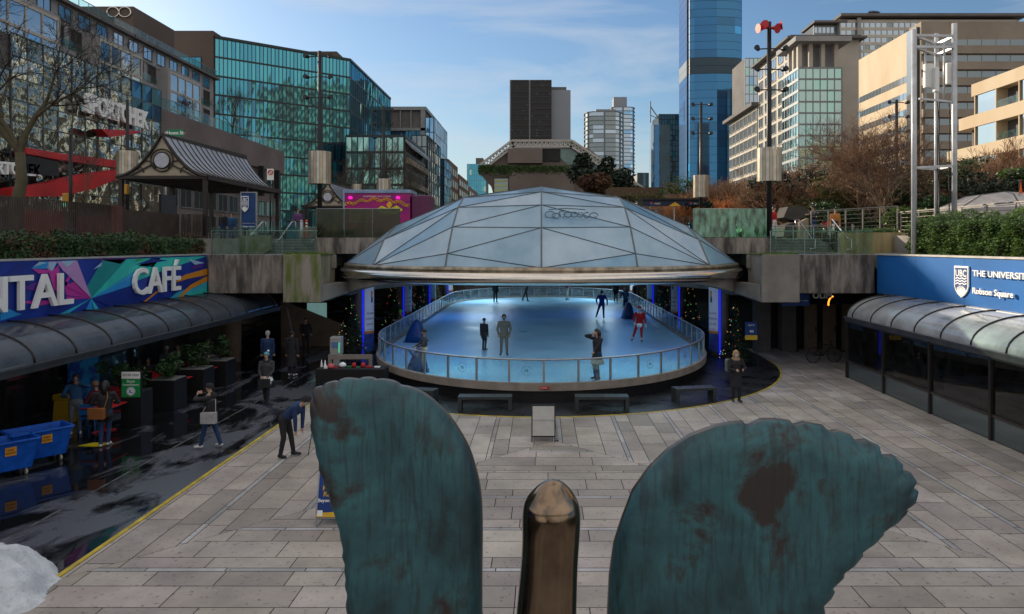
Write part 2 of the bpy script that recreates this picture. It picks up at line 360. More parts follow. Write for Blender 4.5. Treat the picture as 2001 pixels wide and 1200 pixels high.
# ---------------------------------------------------------------- decks, beams
dk = [(-42, 30.25), (-8.65, 30.25)] + [p for p in arcpts(0, 34.4, 9.6, 9.6, 205, -25, 40)] + [(8.65, 30.25), (42, 30.25), (42, 76), (-42, 76)]
dk = [(-42, 30.25)] + arcpts(0, 34.4, 9.6, 9.6, 205.6, -25.6, 44) + [(42, 30.25), (42, 76), (-42, 76)]
sheet('deck_slab', [dk], 4.86, CONC2, thick=.55)
def single(name, b, m, label, cat, org=None, group=None, bevel=0):
    return setp(b.build(name, m, org=org, bevel=bevel), label, cat, group)
for s, side in ((-1, 'left'), (1, 'right')):
    b = MB(); x0, x1 = sorted((s * 10.3, s * 13.93)); b.box(x0, x1, 29.95, 30.4, 3.26, 4.875)
    single('concrete_beam', b, CONC, 'streaked concrete beam above the dark passage on the %s, below the glass balustrade' % side, 'beam', (s * 12.1, 30.2, 3.26), 'streaked concrete beams carrying the upper deck', .02)
    b = MB(); xo, xi, xw = s * 10.35, s * 8.85, s * 8.1
    pts = [(xo, 28.7, 2.98), (xi, 28.7, 2.98), (xi, 28.7, 4.9), (xo, 28.7, 4.9)]
    b.prism(pts, (0, 2.0, 0))
    b.cur = 1; b.prism([(xi, 28.9, 3.0), (xi - s * .02, 28.9, 3.7), (xw, 30.6, 3.7), (xw, 30.6, 3.3)], (0, 1.6, 0))
    b.cur = 0
    bl = b.build('corner_block', [CONCM if s < 0 else CONC2, CONC2], org=(s * 9.6, 29.7, 2.98), bevel=.02)
    setp(bl, ('green stained' if s < 0 else 'plain grey') + ' concrete corner block jutting out beside the %s rim of the glass dome' % side, 'concrete block', 'corner blocks beside the dome')
    # moss growing on top
    b = MB(); rr = random.Random(5 + s)
    for k in range(1400):
        x = s * rr.uniform(8.75, 12.6 if s > 0 else 10.4); y = rr.uniform(28.72, 29.6); h = rr.uniform(.04, .13) * (1.2 if rr.random() < .1 else .7); a = rr.random() * 6.3
        if abs(x) > 10.35: continue
        b.poly([(x, y, 4.9), (x + .03 * math.cos(a), y + .03 * math.sin(a), 4.9), (x + .03 * math.sin(a), y, 4.9 + h)])
    b.box(*sorted((s * 8.8, s * 10.33)), 28.75, 30.6, 4.895, 4.925)
    o = b.build('moss', MOSS, org=(s * 9.6, 29.5, 4.9), recalc=False); setp(o, kind='stuff')
    # curved bracket beam under the rim
    b = MB(); n = 26; prev = None
    for k in range(n + 1):
        ph = R(38 + (142 - 38) * k / n); zz = 3.02 + max(0, (R(75) - ph)) * 1.35; zz = min(zz, 3.8)
        c = [(s * math.sin(ph) * r_, 34.4 - math.cos(ph) * r_, z_) for r_, z_ in ((8.75, zz), (9.1, zz), (9.1, 4.05), (8.75, 4.05))]
        cur = [b.vert(p) for p in c]
        if prev:
            for q in range(4): b.face((prev[q], prev[(q + 1) % 4], cur[(q + 1) % 4], cur[q]))
        else: b.face(cur)
        prev = cur
    b.face(prev)
    single('ring_beam', b, CONC2, 'curved concrete beam under the %s side of the dome rim' % side, 'beam', (s * 8.9, 34.4, 3.0), 'curved beams under the dome rim')
# ---------------------------------------------------------------- the glass dome
Yc, RD, ZB, ZT = 34.4, 9.05, 4.46, 8.08
rs = (RD ** 2 + (ZT - ZB) ** 2) / (2 * (ZT - ZB)); zc = ZT - rs
def sph(x, y): return Vector((x, y, zc + math.sqrt(max(rs * rs - x * x - (y - Yc) ** 2, 0))))
dome = thing('glass_dome', 'low faceted glass dome with steel rim tube over the ice rink', 'dome', (0, Yc, ZB))
ribs = []
for X in (0, 3.5, 6.65):
    yb = math.sqrt(RD ** 2 - X * X)
    fr = {0: [yb, 7.2, 5.46, 3.7, 0], 3.5: [yb, 7.75, 6.2, 4.3, 2.3, 0], 6.65: [yb, 4.1, 1.7]}[X]
    ys = [Yc - q for q in fr] + [Yc + q for q in fr[::-1] if q != 0]
    ribs.append([sph(X, y) for y in ys])
DG = mat('dome_frosted_glass', (.60, .72, .77), .14, var=.2, ns=.5, col2=(.38, .53, .61), transl=.5, stretch=(1, .4, 1), detail=8, spec=.8)
gl = MB(); fr = MB()
def tri(a, b, c, flip):
    n = (b - a).cross(c - a)
    if n.z < 0: b, c = c, b
    gl.cur = rnd.choice([0, 0, 1, 2]); gl.poly([a, b, c])
edges = set()
def addtri(A, B, C_):
    for s in (1, -1):
        p = [Vector((q.x * s, q.y, q.z)) for q in (A, B, C_)]; tri(*p, 0)
        for u, v in ((0, 1), (1, 2), (2, 0)):
            k = tuple(sorted([tuple(round(t, 3) for t in p[u]), tuple(round(t, 3) for t in p[v])])); edges.add(k)
def strip(a, b):
    i = j = 0
    while i < len(a) - 1 or j < len(b) - 1:
        if j < len(b) - 1 and (i == len(a) - 1 or (b[j + 1].y + (0 if b[j + 1].y < Yc else 0)) < a[i + 1].y + (.0)): addtri(a[i], b[j], b[j + 1]); j += 1
        else: addtri(a[i], b[j], a[i + 1]); i += 1
strip(ribs[0], ribs[1]); strip(ribs[1], ribs[2])
tip = sph(RD - .001, Yc); c = ribs[2]
t1 = sph(math.sqrt(RD ** 2 - 4), Yc - 2 + .0); t2 = Vector((t1.x, Yc + 2, t1.z)); t1 = Vector((t1.x, Yc - 2, t1.z))
addtri(c[0], t1, c[1]); addtri(c[1], t1, c[2]); addtri(t1, tip, c[2]); addtri(c[2], tip, c[3]); addtri(c[3], tip, t2); addtri(c[3], t2, c[4]); addtri(c[4], t2, c[5])
gl.build('glass_panels', [DG, mat('dome_clearer_glass', (.50, .66, .74), .10, ns=.6, col2=(.28, .48, .60), transl=.5, stretch=(1, .4, 1), detail=8, spec=.8), mat('dome_pale_glass', (.70, .78, .80), .17, ns=.6, col2=(.46, .58, .65), transl=.45, stretch=(1, .4, 1), detail=8, spec=.8)], dome, recalc=False)
for (p, q) in edges:
    p = Vector(p); q = Vector(q)
    if (p - q).length < .01: continue
    ribE = abs(p.x - q.x) < .02
    fr.bar(p + Vector((0, 0, .012)), q + Vector((0, 0, .012)), .055 if ribE else .026, .035)
fr.build('glazing_bars', mat('dark_bar', (.11, .12, .13), .5, .2), dome)
b = MB(); n = 96
b.tube([(math.sin(2 * math.pi * k / n) * 9.12, Yc - math.cos(2 * math.pi * k / n) * 9.12, 4.075) for k in range(n)], .235, 16, closed=True)
b.build('rim_tube', STEEL, dome)
b = MB(); b.smooth = True
prof = [(9.16, 4.30), (9.12, 4.47), (9.0, 4.50), (8.9, 4.46), (8.95, 4.28)]
rg = []
for k in range(n):
    a = 2 * math.pi * k / n; rg.append([b.vert((math.sin(a) * r_, Yc - math.cos(a) * r_, z_)) for r_, z_ in prof])
for k in range(n):
    for q in range(len(prof)): b.face((rg[k][q], rg[(k + 1) % n][q], rg[(k + 1) % n][(q + 1) % len(prof)], rg[k][(q + 1) % len(prof)]))
b.build('flashing_band', mat('flashing_steel', (.46, .38, .28), .32, .9, var=.4, ns=2), dome)
# graffiti scratched on one pane
b = MB(); rr = random.Random(3)
def onpane(px, py):   # first point of the dome surface on a sight line
    dx = (px - CX) / F; dz = -(py - CY) / F; lo = 25.5
    for k in range(400):
        D = lo + k * .02; x = dx * D; z = H + dz * D
        if x * x + (D - Yc) ** 2 < RD ** 2 and z <= sph(x, D).z - .0: return Vector((x, D, z + .03))
for i, (gx, gy, w_, h_) in enumerate([(1075, 421, 10, 8), (1087, 423, 8, 6), (1098, 420, 6, 8), (1110, 421, 8, 6), (1122, 421, 7, 6), (1134, 421, 6, 6), (1147, 422, 6, 7), (1160, 422, 8, 6)]):
    pts = []
    for k in range(11):
        a = k / 10 * 5.6 + i; p = onpane(gx + w_ * math.cos(a), gy + h_ * math.sin(a) * .8)
        if p: pts.append(p)
    if len(pts) > 3: b.tube(pts, .022, 5)
pts = [p for p in (onpane(x_, 411 - math.sin((x_ - 1075) / 20) * 2) for x_ in range(1072, 1150, 8)) if p]; b.tube(pts, .02, 5)
b.build('graffiti', mat('graffiti_ink', (.10, .17, .22), .7), dome)
# ---------------------------------------------------------------- rink
def rinkpath(off, step):
    a, bb = 7.15 + off, 9 + off; pts = []
    for k in range(181): pts.append((-a * math.cos(R(k)), 33 - bb * math.sin(R(k))))
    for k in range(181): pts.append((a * math.cos(R(k)), 56 + bb * math.sin(R(k))))
    # resample by arc length
    L_ = [0]
    for k in range(len(pts)): q = pts[(k + 1) % len(pts)]; L_.append(L_[-1] + math.dist(pts[k], q))
    n = max(8, round(L_[-1] / step)); out = []; j = 0
    for k in range(n):
        t = k * L_[-1] / n
        while L_[j + 1] < t: j += 1
        q = pts[(j + 1) % len(pts)]; f = (t - L_[j]) / max(L_[j + 1] - L_[j], 1e-9)
        out.append((pts[j % len(pts)][0] * (1 - f) + q[0] * f, pts[j % len(pts)][1] * (1 - f) + q[1] * f))
    return out
ZI = .55
ICE = mat('ice', (.40, .66, .83), .36, ns=.5, col2=(.25, .50, .73), ramp=(.3, .7), bump=.15, bs=9, rvar=.09, detail=9)
sheet('ice_rink', [rinkpath(-.02, .6)], ZI, ICE)
rk = thing('rink_barrier', 'glass panelled barrier with grey posts and rail round the ice', 'barrier', (0, 44.5, 0))
def wallring(b, o0, o1, z0, z1):
    A = rinkpath(o0, .5); n = len(A); B = []
    for k in range(n):
        t = Vector(A[(k + 1) % n]) - Vector(A[k - 1]); nrm = Vector((t.y, -t.x)).normalized() * (o1 - o0); B.append((A[k][0] - nrm.x * -1, A[k][1] + nrm.y))
    ids = []
    for k in range(n):
        ids.append([b.vert((A[k][0], A[k][1], z0)), b.vert((B[k][0], B[k][1], z0)), b.vert((B[k][0], B[k][1], z1)), b.vert((A[k][0], A[k][1], z1))])
    for k in range(n):
        u, v = ids[k], ids[(k + 1) % n]
        for q in range(4): b.face((u[q], v[q], v[(q + 1) % 4], u[(q + 1) % 4]))
b = MB(); wallring(b, .0, .16, .42, .68); b.build('curb', mat('curb_tan', (.33, .28, .24), .7, ns=2), rk)
b = MB(); wallring(b, -.05, .02, 0, .43); b.build('plinth', BLACK, rk)  # recessed wall coloured black, putting the curb overhang's shade into it
pp = rinkpath(.05, 1.17); RZ = 1.45; n = len(pp)
b = MB(); q = rinkpath(.05, .4); b.tube([(x, y, RZ) for x, y in q], .034, 8, closed=True); b.build('top_rail', GALV, rk)
GLK = clearglass('rink_glass', (.80, .93, .96), .82)
pm = None
for k in range(n):
    p, p2 = Vector(pp[k]), Vector(pp[(k + 1) % n]); mid = (p + p2) / 2; d = (p2 - p).normalized()
    if pm is None:
        b = MB(); b.box(-.036, .036, -.03, .03, .0, RZ - .68); pm = b.build('post', GALV, rk, world=False, bevel=.006); o = pm
    else: o = pm.copy(); C.objects.link(o); o.parent = rk
    o.location = (p.x, p.y - 44.5, .68); o.rotation_euler = (0, 0, math.atan2(d.y, d.x))
    g = MB(); dd = d * .05; nx = Vector((d.y, -d.x)) * .006
    g.prism([(p.x + dd.x, p.y + dd.y, .70), (p2.x - dd.x, p2.y - dd.y, .70), (p2.x - dd.x, p2.y - dd.y, RZ - .05), (p.x + dd.x, p.y + dd.y, RZ - .05)], (nx.x, nx.y, 0))
    pane = g.build('glass_pane', GLK, rk)
    if p.y < 31 and mid.y < 31:     # round logo etched on every other pane
        if k % 2 == 0 or mid.y > 29:
            e_ = MB(); fm = frame((mid.x + nx.x * 1.5, mid.y + nx.y * 1.5, 1.08), (d.x, d.y, 0), (0, 0, 1))
            for a_ in range(24):
                if a_ % 6 == 5: continue
                t0, t1 = a_ / 24 * 6.283, (a_ + .75) / 24 * 6.283
                e_.poly([fm @ Vector((math.cos(t) * r_, math.sin(t) * r_, 0)) for t, r_ in ((t0, .15), (t1, .15), (t1, .165), (t0, .165))])
            textmesh(e_, 'rs', .17, fm @ Matrix.Translation((0, -.045, 0)), .002, bold=.004)
            e_.build('round_logo', mat('logo_etch', (.07, .16, .22), .6), pane, recalc=False)
b = MB(); b.box(-.17, .17, -.01, .01, 0, .09); sgn = thing('warning_sign', 'small red warning sticker with white text on the front rink curb', 'sign', (.1, 23.78, .5))
b.build('board', mat('red_sign', (.6, .03, .03), .5), sgn, world=False)
b = MB(); textmesh(b, 'DANGER', .06, frame((-.03, -.012, .025), (1, 0, 0), (0, 0, 1)), .002); b.build('lettering', WHITEP, sgn, world=False)
# columns with banners and blue light strips
BLUEL = mat('blue_led', (.01, .03, 1.0), .4, emit=.55, var=0)
BAN = mat('banner_white', (.80, .81, .84), .6, var=.05)
COLM = mat('column_concrete', (.25, .22, .19), .8, ns=2)
for s in (-1, 1):
    for k, yy in enumerate((34.3, 44.3, 54.5, 65)):
        t = thing('column', '%s column with blue light strip and %s banner, %s, %s of rink' % (['nearest', 'second', 'third', 'farthest'][k], 'white' if k < 3 else 'pale', ['first', 'second', 'third', 'last'][k] + ' in row', 'left' if s < 0 else 'right'), 'column', (s * 8.5, yy, 0), group='columns beside the rink')
        b = MB(); b.cyl((0, 0), .46, 0, 4.3, 28); b.build('shaft', COLM, t, world=False)
        a0 = -80 if s < 0 else -160; b = MB(); b.smooth = True      # banner wraps the inner front quarter
        def bnd(z0, z1, r_, A0, A1, m_):
            b.cur = m_; N = 10; prev = None
            for q in range(N + 1):
                a = R(A0 + (A1 - A0) * q / N); c2 = (b.vert((math.cos(a) * r_, math.sin(a) * r_, z0)), b.vert((math.cos(a) * r_, math.sin(a) * r_, z1)))
                if prev: b.face((prev[0], c2[0], c2[1], prev[1]))
                prev = c2
        A0, A1 = (-72, 20) if s < 0 else (-108, -200)
        bnd(1.15, 3.6, .475, A0, A1, 0); bnd(.25, 1.15, .475, A0, A1, 1)
        bnd(1.08, 1.2, .48, A0, A1, 2); bnd(2.8, 3.1, .48, (A0 + A1) / 2 - 8, (A0 + A1) / 2 + 6, 2); bnd(2.55, 2.8, .48, (A0 + A1) / 2 - 6, (A0 + A1) / 2 + 8, 3)
        b.build('banner', [BAN, mat('banner_blue', (.02, .16, .42), .6, col2=(.05, .02, .18), ns=1.5), mat('banner_orange', (.75, .25, .03), .6), mat('banner_navy', (.02, .06, .2), .6)], t, world=False, recalc=False)
        b = MB(); a = R(A0 * 1 + (-3 if s < 0 else 3) * 3); x, y = math.cos(a) * .5, math.sin(a) * .5; b.box(x - .032, x + .032, y - .03, y + .03, .1, 4.0)
        b.build('light_strip', BLUEL, t, world=False)
        if k < 2:
            b = MB(); am = R((A0 + A1) / 2 + (-14 if s < 0 else 14)); fm = frame((math.cos(am) * .49, math.sin(am) * .49, 2.0), (-math.sin(am), math.cos(am), 0), (0, 0, 1))
            for q, (tx, sz) in enumerate((('GLACE', .13), ('ROBSON', .12), ('SQUARE', .1), ('ICE RINK', .08))): textmesh(b, tx, sz, fm @ Matrix.Translation((0, -.25 * q, 0)), .002)
            b.build('lettering', mat('banner_grey_text', (.12, .15, .25), .6), t, world=False)
# end wall of the far pit, side walls of the undercroft
b = MB(); b.box(-42, 42, 98, 99, 0, 5.5); b.box(-42, -41, 32, 98, 0, 4.3); b.box(41, 42, 32, 98, 0, 4.3)
b.box(-42, -17.5, 40, 40.5, 0, 4.3); b.box(24, 42, 44, 44.5, 0, 4.3)
setp(b.build('undercroft_wall', mat('undercroft_wall_concrete', (.2, .17, .15), .85)), kind='structure')
# lamps hung under the deck wash the ice with blue light
for k, (x, y, e_, cc) in enumerate([(-5.6, 47, 70, (.10, .36, 1)), (5.6, 49, 70, (.10, .36, 1)), (-5.2, 60, 260, (.6, .85, 1)), (5.2, 62, 260, (.6, .85, 1)), (-4.2, 71, 160, (.8, .92, 1)), (-6.3, 31.0, 30, (.35, .3, 1)), (6.3, 31.0, 24, (.35, .3, 1)), (-3.6, 27.2, 50, (.5, .88, 1)), (3.6, 27.2, 50, (.5, .88, 1))]):
    z = 4.2 if y > 44.5 else 3.9
    t = thing('ceiling_lamp', 'floodlight hung above the %s of the rink, row %d' % (['left middle', 'right middle', 'left far end', 'right far end', 'far exit', 'left near end', 'right near end', 'left front edge', 'right front edge'][k], k + 1), 'lamp', (x, y, z), group='floodlights above the rink')
    b = MB(); b.box(-.2, .2, -.15, .15, -.02, .14); b.build('housing', BLACK, t, world=False, bevel=.02)
    ld = bpy.data.lights.new('lamp_light', 'AREA'); ld.energy = e_; ld.color = cc; ld.size = 2.6; ld.shape = 'DISK'
    lo = bpy.data.objects.new('lamp_light', ld); C.objects.link(lo); lo.parent = t; lo.location = (0, 0, -.06)
# ---------------------------------------------------------------- shop fronts, canopies and sign walls
def canopyprof(s, k, n=10):   # quarter ellipse from the wall down to the gutter
    a = R(90 * k / n); return (s * (14 - 1.8 * math.sin(a)), 2.44 + .84 * math.cos(a))
for s in (-1, 1):
    side = 'left' if s < 0 else 'right'; y0, y1 = (-6.0, 33.2) if s < 0 else (-6.0, 28.6)
    cp = thing('glass_canopy', 'long curved glass canopy with dark ribs below the %s sign' % ('colourful café' if s < 0 else 'dark blue'), 'canopy', (s * 13, 14, 2.3), group='curved glass canopies')
    n = 10; b = MB(); b.smooth = True; g = [[b.vert((canopyprof(s, k)[0], y, canopyprof(s, k)[1])) for k in range(n + 1)] for y in (y0, y1)]
    for k in range(n): b.face((g[0][k], g[0][k + 1], g[1][k + 1], g[1][k]))
    CG = mat('canopy_glazing_' + side, (.22, .26, .32) if s < 0 else (.42, .43, .44), .14, transl=.62 if s < 0 else .0, var=.25, ns=1.1, bump=.06, bs=1.5, coat=.3, detail=8, rvar=.08)
    b.build('glazing', CG, cp, recalc=False)
    ys = [28.1 - 1.55 * q for q in range(22)] + ([29.65, 31.2, 32.75] if s < 0 else [28.6])
    for y in ys: b = MB(); b.tube([(canopyprof(s, k)[0], y, canopyprof(s, k)[1] + .012) for k in range(n + 1)], .03, 5); b.build('rib', BLACK, cp)
    b = MB(); x0, x1 = sorted((s * 12.24, s * 12.1)); b.box(x0, x1, y0, y1, 2.26, 2.40); b.box(*sorted((s * 12.26, s * 12.05)), y0, y1, 2.405, 2.45)
    b.build('gutter', mat('gutter_metal_' + side, (.10, .105, .11) if s < 0 else (.16, .15, .145), .35, .6), cp)
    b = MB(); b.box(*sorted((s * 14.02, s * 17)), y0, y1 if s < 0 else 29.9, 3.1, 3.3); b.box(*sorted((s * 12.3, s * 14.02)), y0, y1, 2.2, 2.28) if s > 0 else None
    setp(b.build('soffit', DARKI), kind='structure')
# left: recessed dark café front
lf = thing("cafe_shopfront", 'dark glazed café front under the left canopy', 'shop front', (-15.2, 14, 0))
b = MB(); b.box(-15.3, -15.24, -6, 31, .0, 3.1); b.build('glazing', glassmat('cafe_glass', (.012, .013, .015), .04, .01, .5, .12), lf)
b = MB()
for y in [x * 2.1 - 5 for x in range(18)]: b.box(-15.24, -15.12, y, y + .09, 0, 3.1)
b.box(-15.24, -15.14, -6, 31, 2.2, 2.3); b.box(-15.24, -15.14, -6, 31, 0, .15); b.build('frame', BLACK, lf)
b = MB(); b.box(-15.1, -15.06, 22.8, 24.4, .2, 2.35); b.build('poster', mat('poster_blue', (.02, .25, .5), .5, col2=(.01, .05, .25), ns=2, ramp=(.45, .55)), lf)
# café front pier and tan columns under the deck, left
for i, (px, D, w_) in enumerate([(455, 32.5, .75), (712, 37, .1)]):
    if i: continue
    x = PX(px, D); b = MB(); b.tube([(x, D, 0), (x, D, 4.3)], .36, 24)
    single('round_column', b, mat('tan_plaster', (.30, .20, .13), .8), 'tan round column in the dark passage beside the last planter', 'column', (x, D, 0))
b = MB(); b.box(-13.6, -9.4, 37.4, 37.6, 0, .95); b.prism([(-13.6, 37.4, .95), (-10, 37.4, .95), (-13.6, 37.4, 2.4)], (0, .2, 0))
single('stair_wall', b, mat('tan_plaster2', (.25, .18, .13), .8), 'low tan wall with sloped top at the back of the dark passage', 'wall', (-11.5, 37.5, 0))
# right: glazed hall
rf = thing('glass_hall', 'glazed hall front with dark kick panels under the right canopy', 'shop front', (12.2, 11, 0))
HG = clearglass('hall_glass', (.66, .66, .64), .97, .02)
posts = [28.55 - 3.05 * k for k in range(12)]
for k in range(11):
    ya, yb = posts[k + 1], posts[k]
    b = MB(); b.box(12.195, 12.215, ya + .05, yb - .05, .72, 2.25); b.build('window_pane', HG, rf)
    b = MB(); b.box(12.185, 12.235, ya + .05, yb - .05, .03, .64); b.build('kick_panel', glassmat('kick_glass', (.035, .05, .05), .12, .01, 1, .10), rf)
    b = MB(); b.box(12.13, 12.25, yb - .05, yb + .05, 0, 2.26); b.build('post', DARKM if 0 else mat('hall_frame', (.05, .045, .04), .35, .5), rf)
b = MB(); b.box(12.15, 12.25, posts[-1], 28.55, .64, .72); b.box(12.14, 12.25, posts[-1], 28.55, 2.2, 2.26)
b.box(12.25, 14, 28.5, 28.6, 0, 2.3); b.build('rail', mat('hall_rail', (.10, .085, .07), .3, .7), rf)
b = MB(); b.box(12.3, 20, -8, 28.5, -.0, .01); b.box(19.9, 20, -8, 28.5, 0, 3.1); b.cur = 1
b.box(19, 19.9, 19, 20.4, 0, 2.6); b.box(19, 19.9, 14, 15.4, 0, 2.6); b.box(17, 18.6, 22.2, 22.4, .0, 2.4); b.cur = 0; b.box(13.9, 15.5, 22, 24.8, 0, .75); b.box(14.2, 15.9, 17.8, 20.2, 0, .75)
setp(b.build('hall_interior', [mat('hall_inner', (.16, .12, .10), .6, ns=.5, var=.4), mat('orange_brown_panel', (.30, .11, .04), .6)]), kind='structure')
# sign walls
def wallpt(s, px, py, off=0):
    D = 14.0 * F / abs(px - CX); return Vector((s * (14 - off), D, PZ(py, D)))
lw_ = thing('cafe_sign_wall', 'long sign wall printed with blue and pink shards, reading RENTAL CAFÉ', 'sign', (-14, 12, 3.26))
b = MB(); b.box(-14.3, -14.0, -6, 29.95, 3.28, 4.86); b.build('panel', mat('deep_blue_print', (.008, .045, .36), .45, col2=(.004, .02, .22), ns=.5), lw_)
b = MB(); b.box(-14.35, -13.97, -6, 29.95, 4.865, 4.92); b.build('coping', mat('pale_coping', (.42, .42, .42), .6), lw_)
cols = {'cy': (.03, .48, .66), 'lb': (.02, .30, .72), 'pk': (.52, .04, .35), 'lp': (.52, .30, .62), 'or': (.68, .26, .02), 'te': (.01, .28, .30), 'pu': (.10, .02, .28), 'nv': (.006, .025, .24), 'lt': (.35, .55, .75), 'gr': (.04, .35, .10), 'gc': (.03, .55, .50)}
cm = {k: mat('print_' + k, v, .45, var=.12, ns=1.5) for k, v in cols.items()}; ck = list(cm)
b = MB()
def shard(k, pts, lvl):
    b.cur = ck.index(k); q = []
    for x, y in pts: q.append(wallpt(-1, x / 4.764, 480 + y / 4.764, .004 * lvl + .002))
    b.poly(q)
E = (845, 492)
for lv, (k, pts) in enumerate([
    ('te', [E, (1180, 125), (960, 130), (800, 390)]), ('gc', [E, (1180, 125), (1920, 98), (1500, 240)]), ('te', [E, (1060, 170), (1010, 170)]), ('lb', [E, (1260, 230), (1250, 360)]),
    ('cy', [E, (1420, 170), (1250, 250)]), ('nv', [E, (1250, 370), (1320, 530), (1000, 560)]), ('lb', [E, (1010, 563), (1290, 535), (1100, 515)]), ('cy', [E, (548, 640), (640, 628)]), ('lb', [E, (790, 606), (860, 596)]), ('cy', [E, (870, 594), (915, 588)]),
    ('pk', [E, (600, 330), (720, 140), (610, 380)]), ('lp', [E, (590, 240), (710, 140)]), ('pk', [E, (620, 500), (600, 380), (700, 330)]), ('pk', [E, (170, 520), (360, 560), (690, 500)]), ('pu', [E, (170, 400), (360, 330), (620, 470)]),
    ('lb', [(280, 215), (360, 150), (450, 148), (430, 215)]), ('lt', [(300, 200), (360, 150), (430, 160)]), ('pk', [(290, 215), (440, 225), (520, 250), (350, 260)]), ('lp', [(370, 150), (520, 145), (470, 240)]), ('lt', [(440, 160), (530, 150), (480, 250)]),
    ('lp', [(520, 145), (715, 138), (590, 245)]), ('lt', [(560, 145), (700, 138), (620, 200)]), ('pk', [(450, 260), (540, 180), (560, 400), (500, 420)]), ('lt', [(860, 222), (945, 150), (935, 190)]), ('pk', [(930, 130), (1175, 122), (1120, 170)]),
    ('lb', [(1410, 115), (1500, 110), (1420, 200), (1280, 190)]), ('nv', [(1250, 180), (1420, 120), (1560, 140)]), ('gr', [(1270, 120), (1350, 118), (1250, 160)]), ('lt', [(1750, 125), (1900, 160), (1810, 180)]), ('pu', [(1790, 190), (1900, 165), (1870, 200), (1760, 225)]),
    ('cy', [(1560, 510), (1928, 452), (1928, 330), (1640, 440)]), ('gc', [(1470, 508), (1700, 470), (1928, 380), (1928, 452)]), ('nv', [(1560, 380), (1750, 300), (1925, 275), (1700, 400)]), ('or', [(1480, 420), (1720, 270), (1928, 212), (1928, 272), (1740, 310), (1560, 370)]), ('or', [(1650, 482), (1760, 370), (1928, 280), (1928, 330), (1780, 400), (1690, 474)]),
    ('or', [(1315, 532), (1480, 400), (1500, 405), (1345, 527)]), ('nv', [(0, 300), (160, 160), (300, 150), (60, 420)]), ('lb', [(0, 700), (0, 560), (200, 640)])]):
    shard(k, pts, (lv % 6) + 1)
b.build('printed_artwork', [cm[k] for k in ck], lw_, recalc=False)
LET = mat('letter_white', (.88, .89, .88), .4, var=.04); LETS = mat('letter_side', (.42, .45, .62), .5, var=.05)
def lettering(name, parent, body, s, ystart, yend, zb, size, depth, m):
    b = MB(); fm = frame((s * 13.96, 0, 0), (0, -s, 0), (0, 0, 1)); textmesh(b, body, size, Matrix.Identity(4), depth, 'LEFT', bold=size * .012)
    xs = [v[0] for v in b.v]; x0, x1 = min(xs), max(xs); k = abs(yend - ystart) / (x1 - x0)
    f2 = frame((s * 13.96, ystart, zb), (0, -s, 0), (0, 0, 1)); b.v = [tuple(f2 @ Vector(((v[0] - x0) * k, v[1], v[2] + .02))) for v in b.v]
    return b.build(name, m, parent, recalc=False)
lettering('lettering', lw_, 'RENTAL', -1, 16.07, 21.23, 3.57, 1.30, .09, LET)
lettering('lettering', lw_, 'CAFÉ', -1, 24.38, 27.56, 3.58, 1.30, .09, LET)
rw = thing('university_sign_wall', 'dark blue sign wall with white lettering and shield above the right canopy', 'sign', (14, 12, 3.26))
b = MB()
y = 29.9
while y > -6: b.box(14.0, 14.3, max(-6, y - 3.1), y - .012, 3.28, 4.86); y -= 3.1
b.box(14.03, 14.28, -6, 29.9, 3.29, 4.85)
b.build('panel', mat('university_blue', (.006, .13, .42), .4, var=.1, ns=.7), rw)
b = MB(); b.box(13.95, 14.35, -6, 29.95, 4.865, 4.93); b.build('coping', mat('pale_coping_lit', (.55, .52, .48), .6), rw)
b = MB(); b.box(13.86, 14.02, -6, 29.0, 3.26, 3.30); b.build('flashing', GALV, rw)
lettering('lettering', rw, 'THE UNIVERSITY OF BRITISH COLUMBIA', 1, 23.1, 16.4, 4.29, .27, .05, LET)
lettering('lettering', rw, 'Robson Square', 1, 23.1, 21.1, 3.725, .28, .05, LET)
def shield(parent, fm, wd, hh, mw, mb, nm='shield'):
    b = MB(); Q = lambda x, y, z=0: fm @ Vector((x * wd, y * hh, z))
    def outl(k): return [(-.5 * k, .5 * k), (.5 * k, .5 * k), (.5 * k, -.15), (.42 * k, -.28 * k), (.26 * k, -.4 * k), (0, -.5 * k), (-.26 * k, -.4 * k), (-.42 * k, -.28 * k), (-.5 * k, -.15)]
    b.cur = 0; b.prism([Q(x, y) for x, y in outl(1)], fm.to_3x3() @ Vector((0, 0, .04))); b.cur = 1
    b.poly([Q(x, y, .043) for x, y in outl(.88)]); b.cur = 0
    textmesh(b, 'UBC', .30 * hh, fm @ Matrix.Translation((0, .17 * hh, .044)), .004, bold=.006 * hh, xs=wd / hh * 1.35)
    for r_ in range(3):
        for k in range(12):
            x0 = -.4 + k * .8 / 12; x1 = x0 + .8 / 12; f_ = lambda x: .09 - r_ * .085 + .018 * math.sin(x * 20)
            b.poly([Q(x0, f_(x0), .046), Q(x1, f_(x1), .046), Q(x1, f_(x1) + .04, .046), Q(x0, f_(x0) + .04, .046)])
    for k in range(7):
        a = R(30 + k * 20); b.poly([Q(math.cos(a - .1) * .16, -.3 + math.sin(a - .1) * .1, .046), Q(math.cos(a + .1) * .16, -.3 + math.sin(a + .1) * .1, .046), Q(math.cos(a) * .4, -.28 + math.sin(a) * .22, .046)])
    b.poly([Q(.33 * math.cos(t * .4), -.27 + .13 * math.sin(t * .4) if t < 8 else -.27, .046) for t in range(0, 8)] + [Q(-.25, -.36, .046), Q(0, -.43, .046), Q(.25, -.36, .046)])
    return b.build(nm, [mw, mb], parent, recalc=False)
shield(rw, frame((13.98, 23.8, 4.065), (0, -1, 0), (0, 0, 1)), .80, 1.05, LET, mat('shield_blue', (.01, .05, .2), .5))
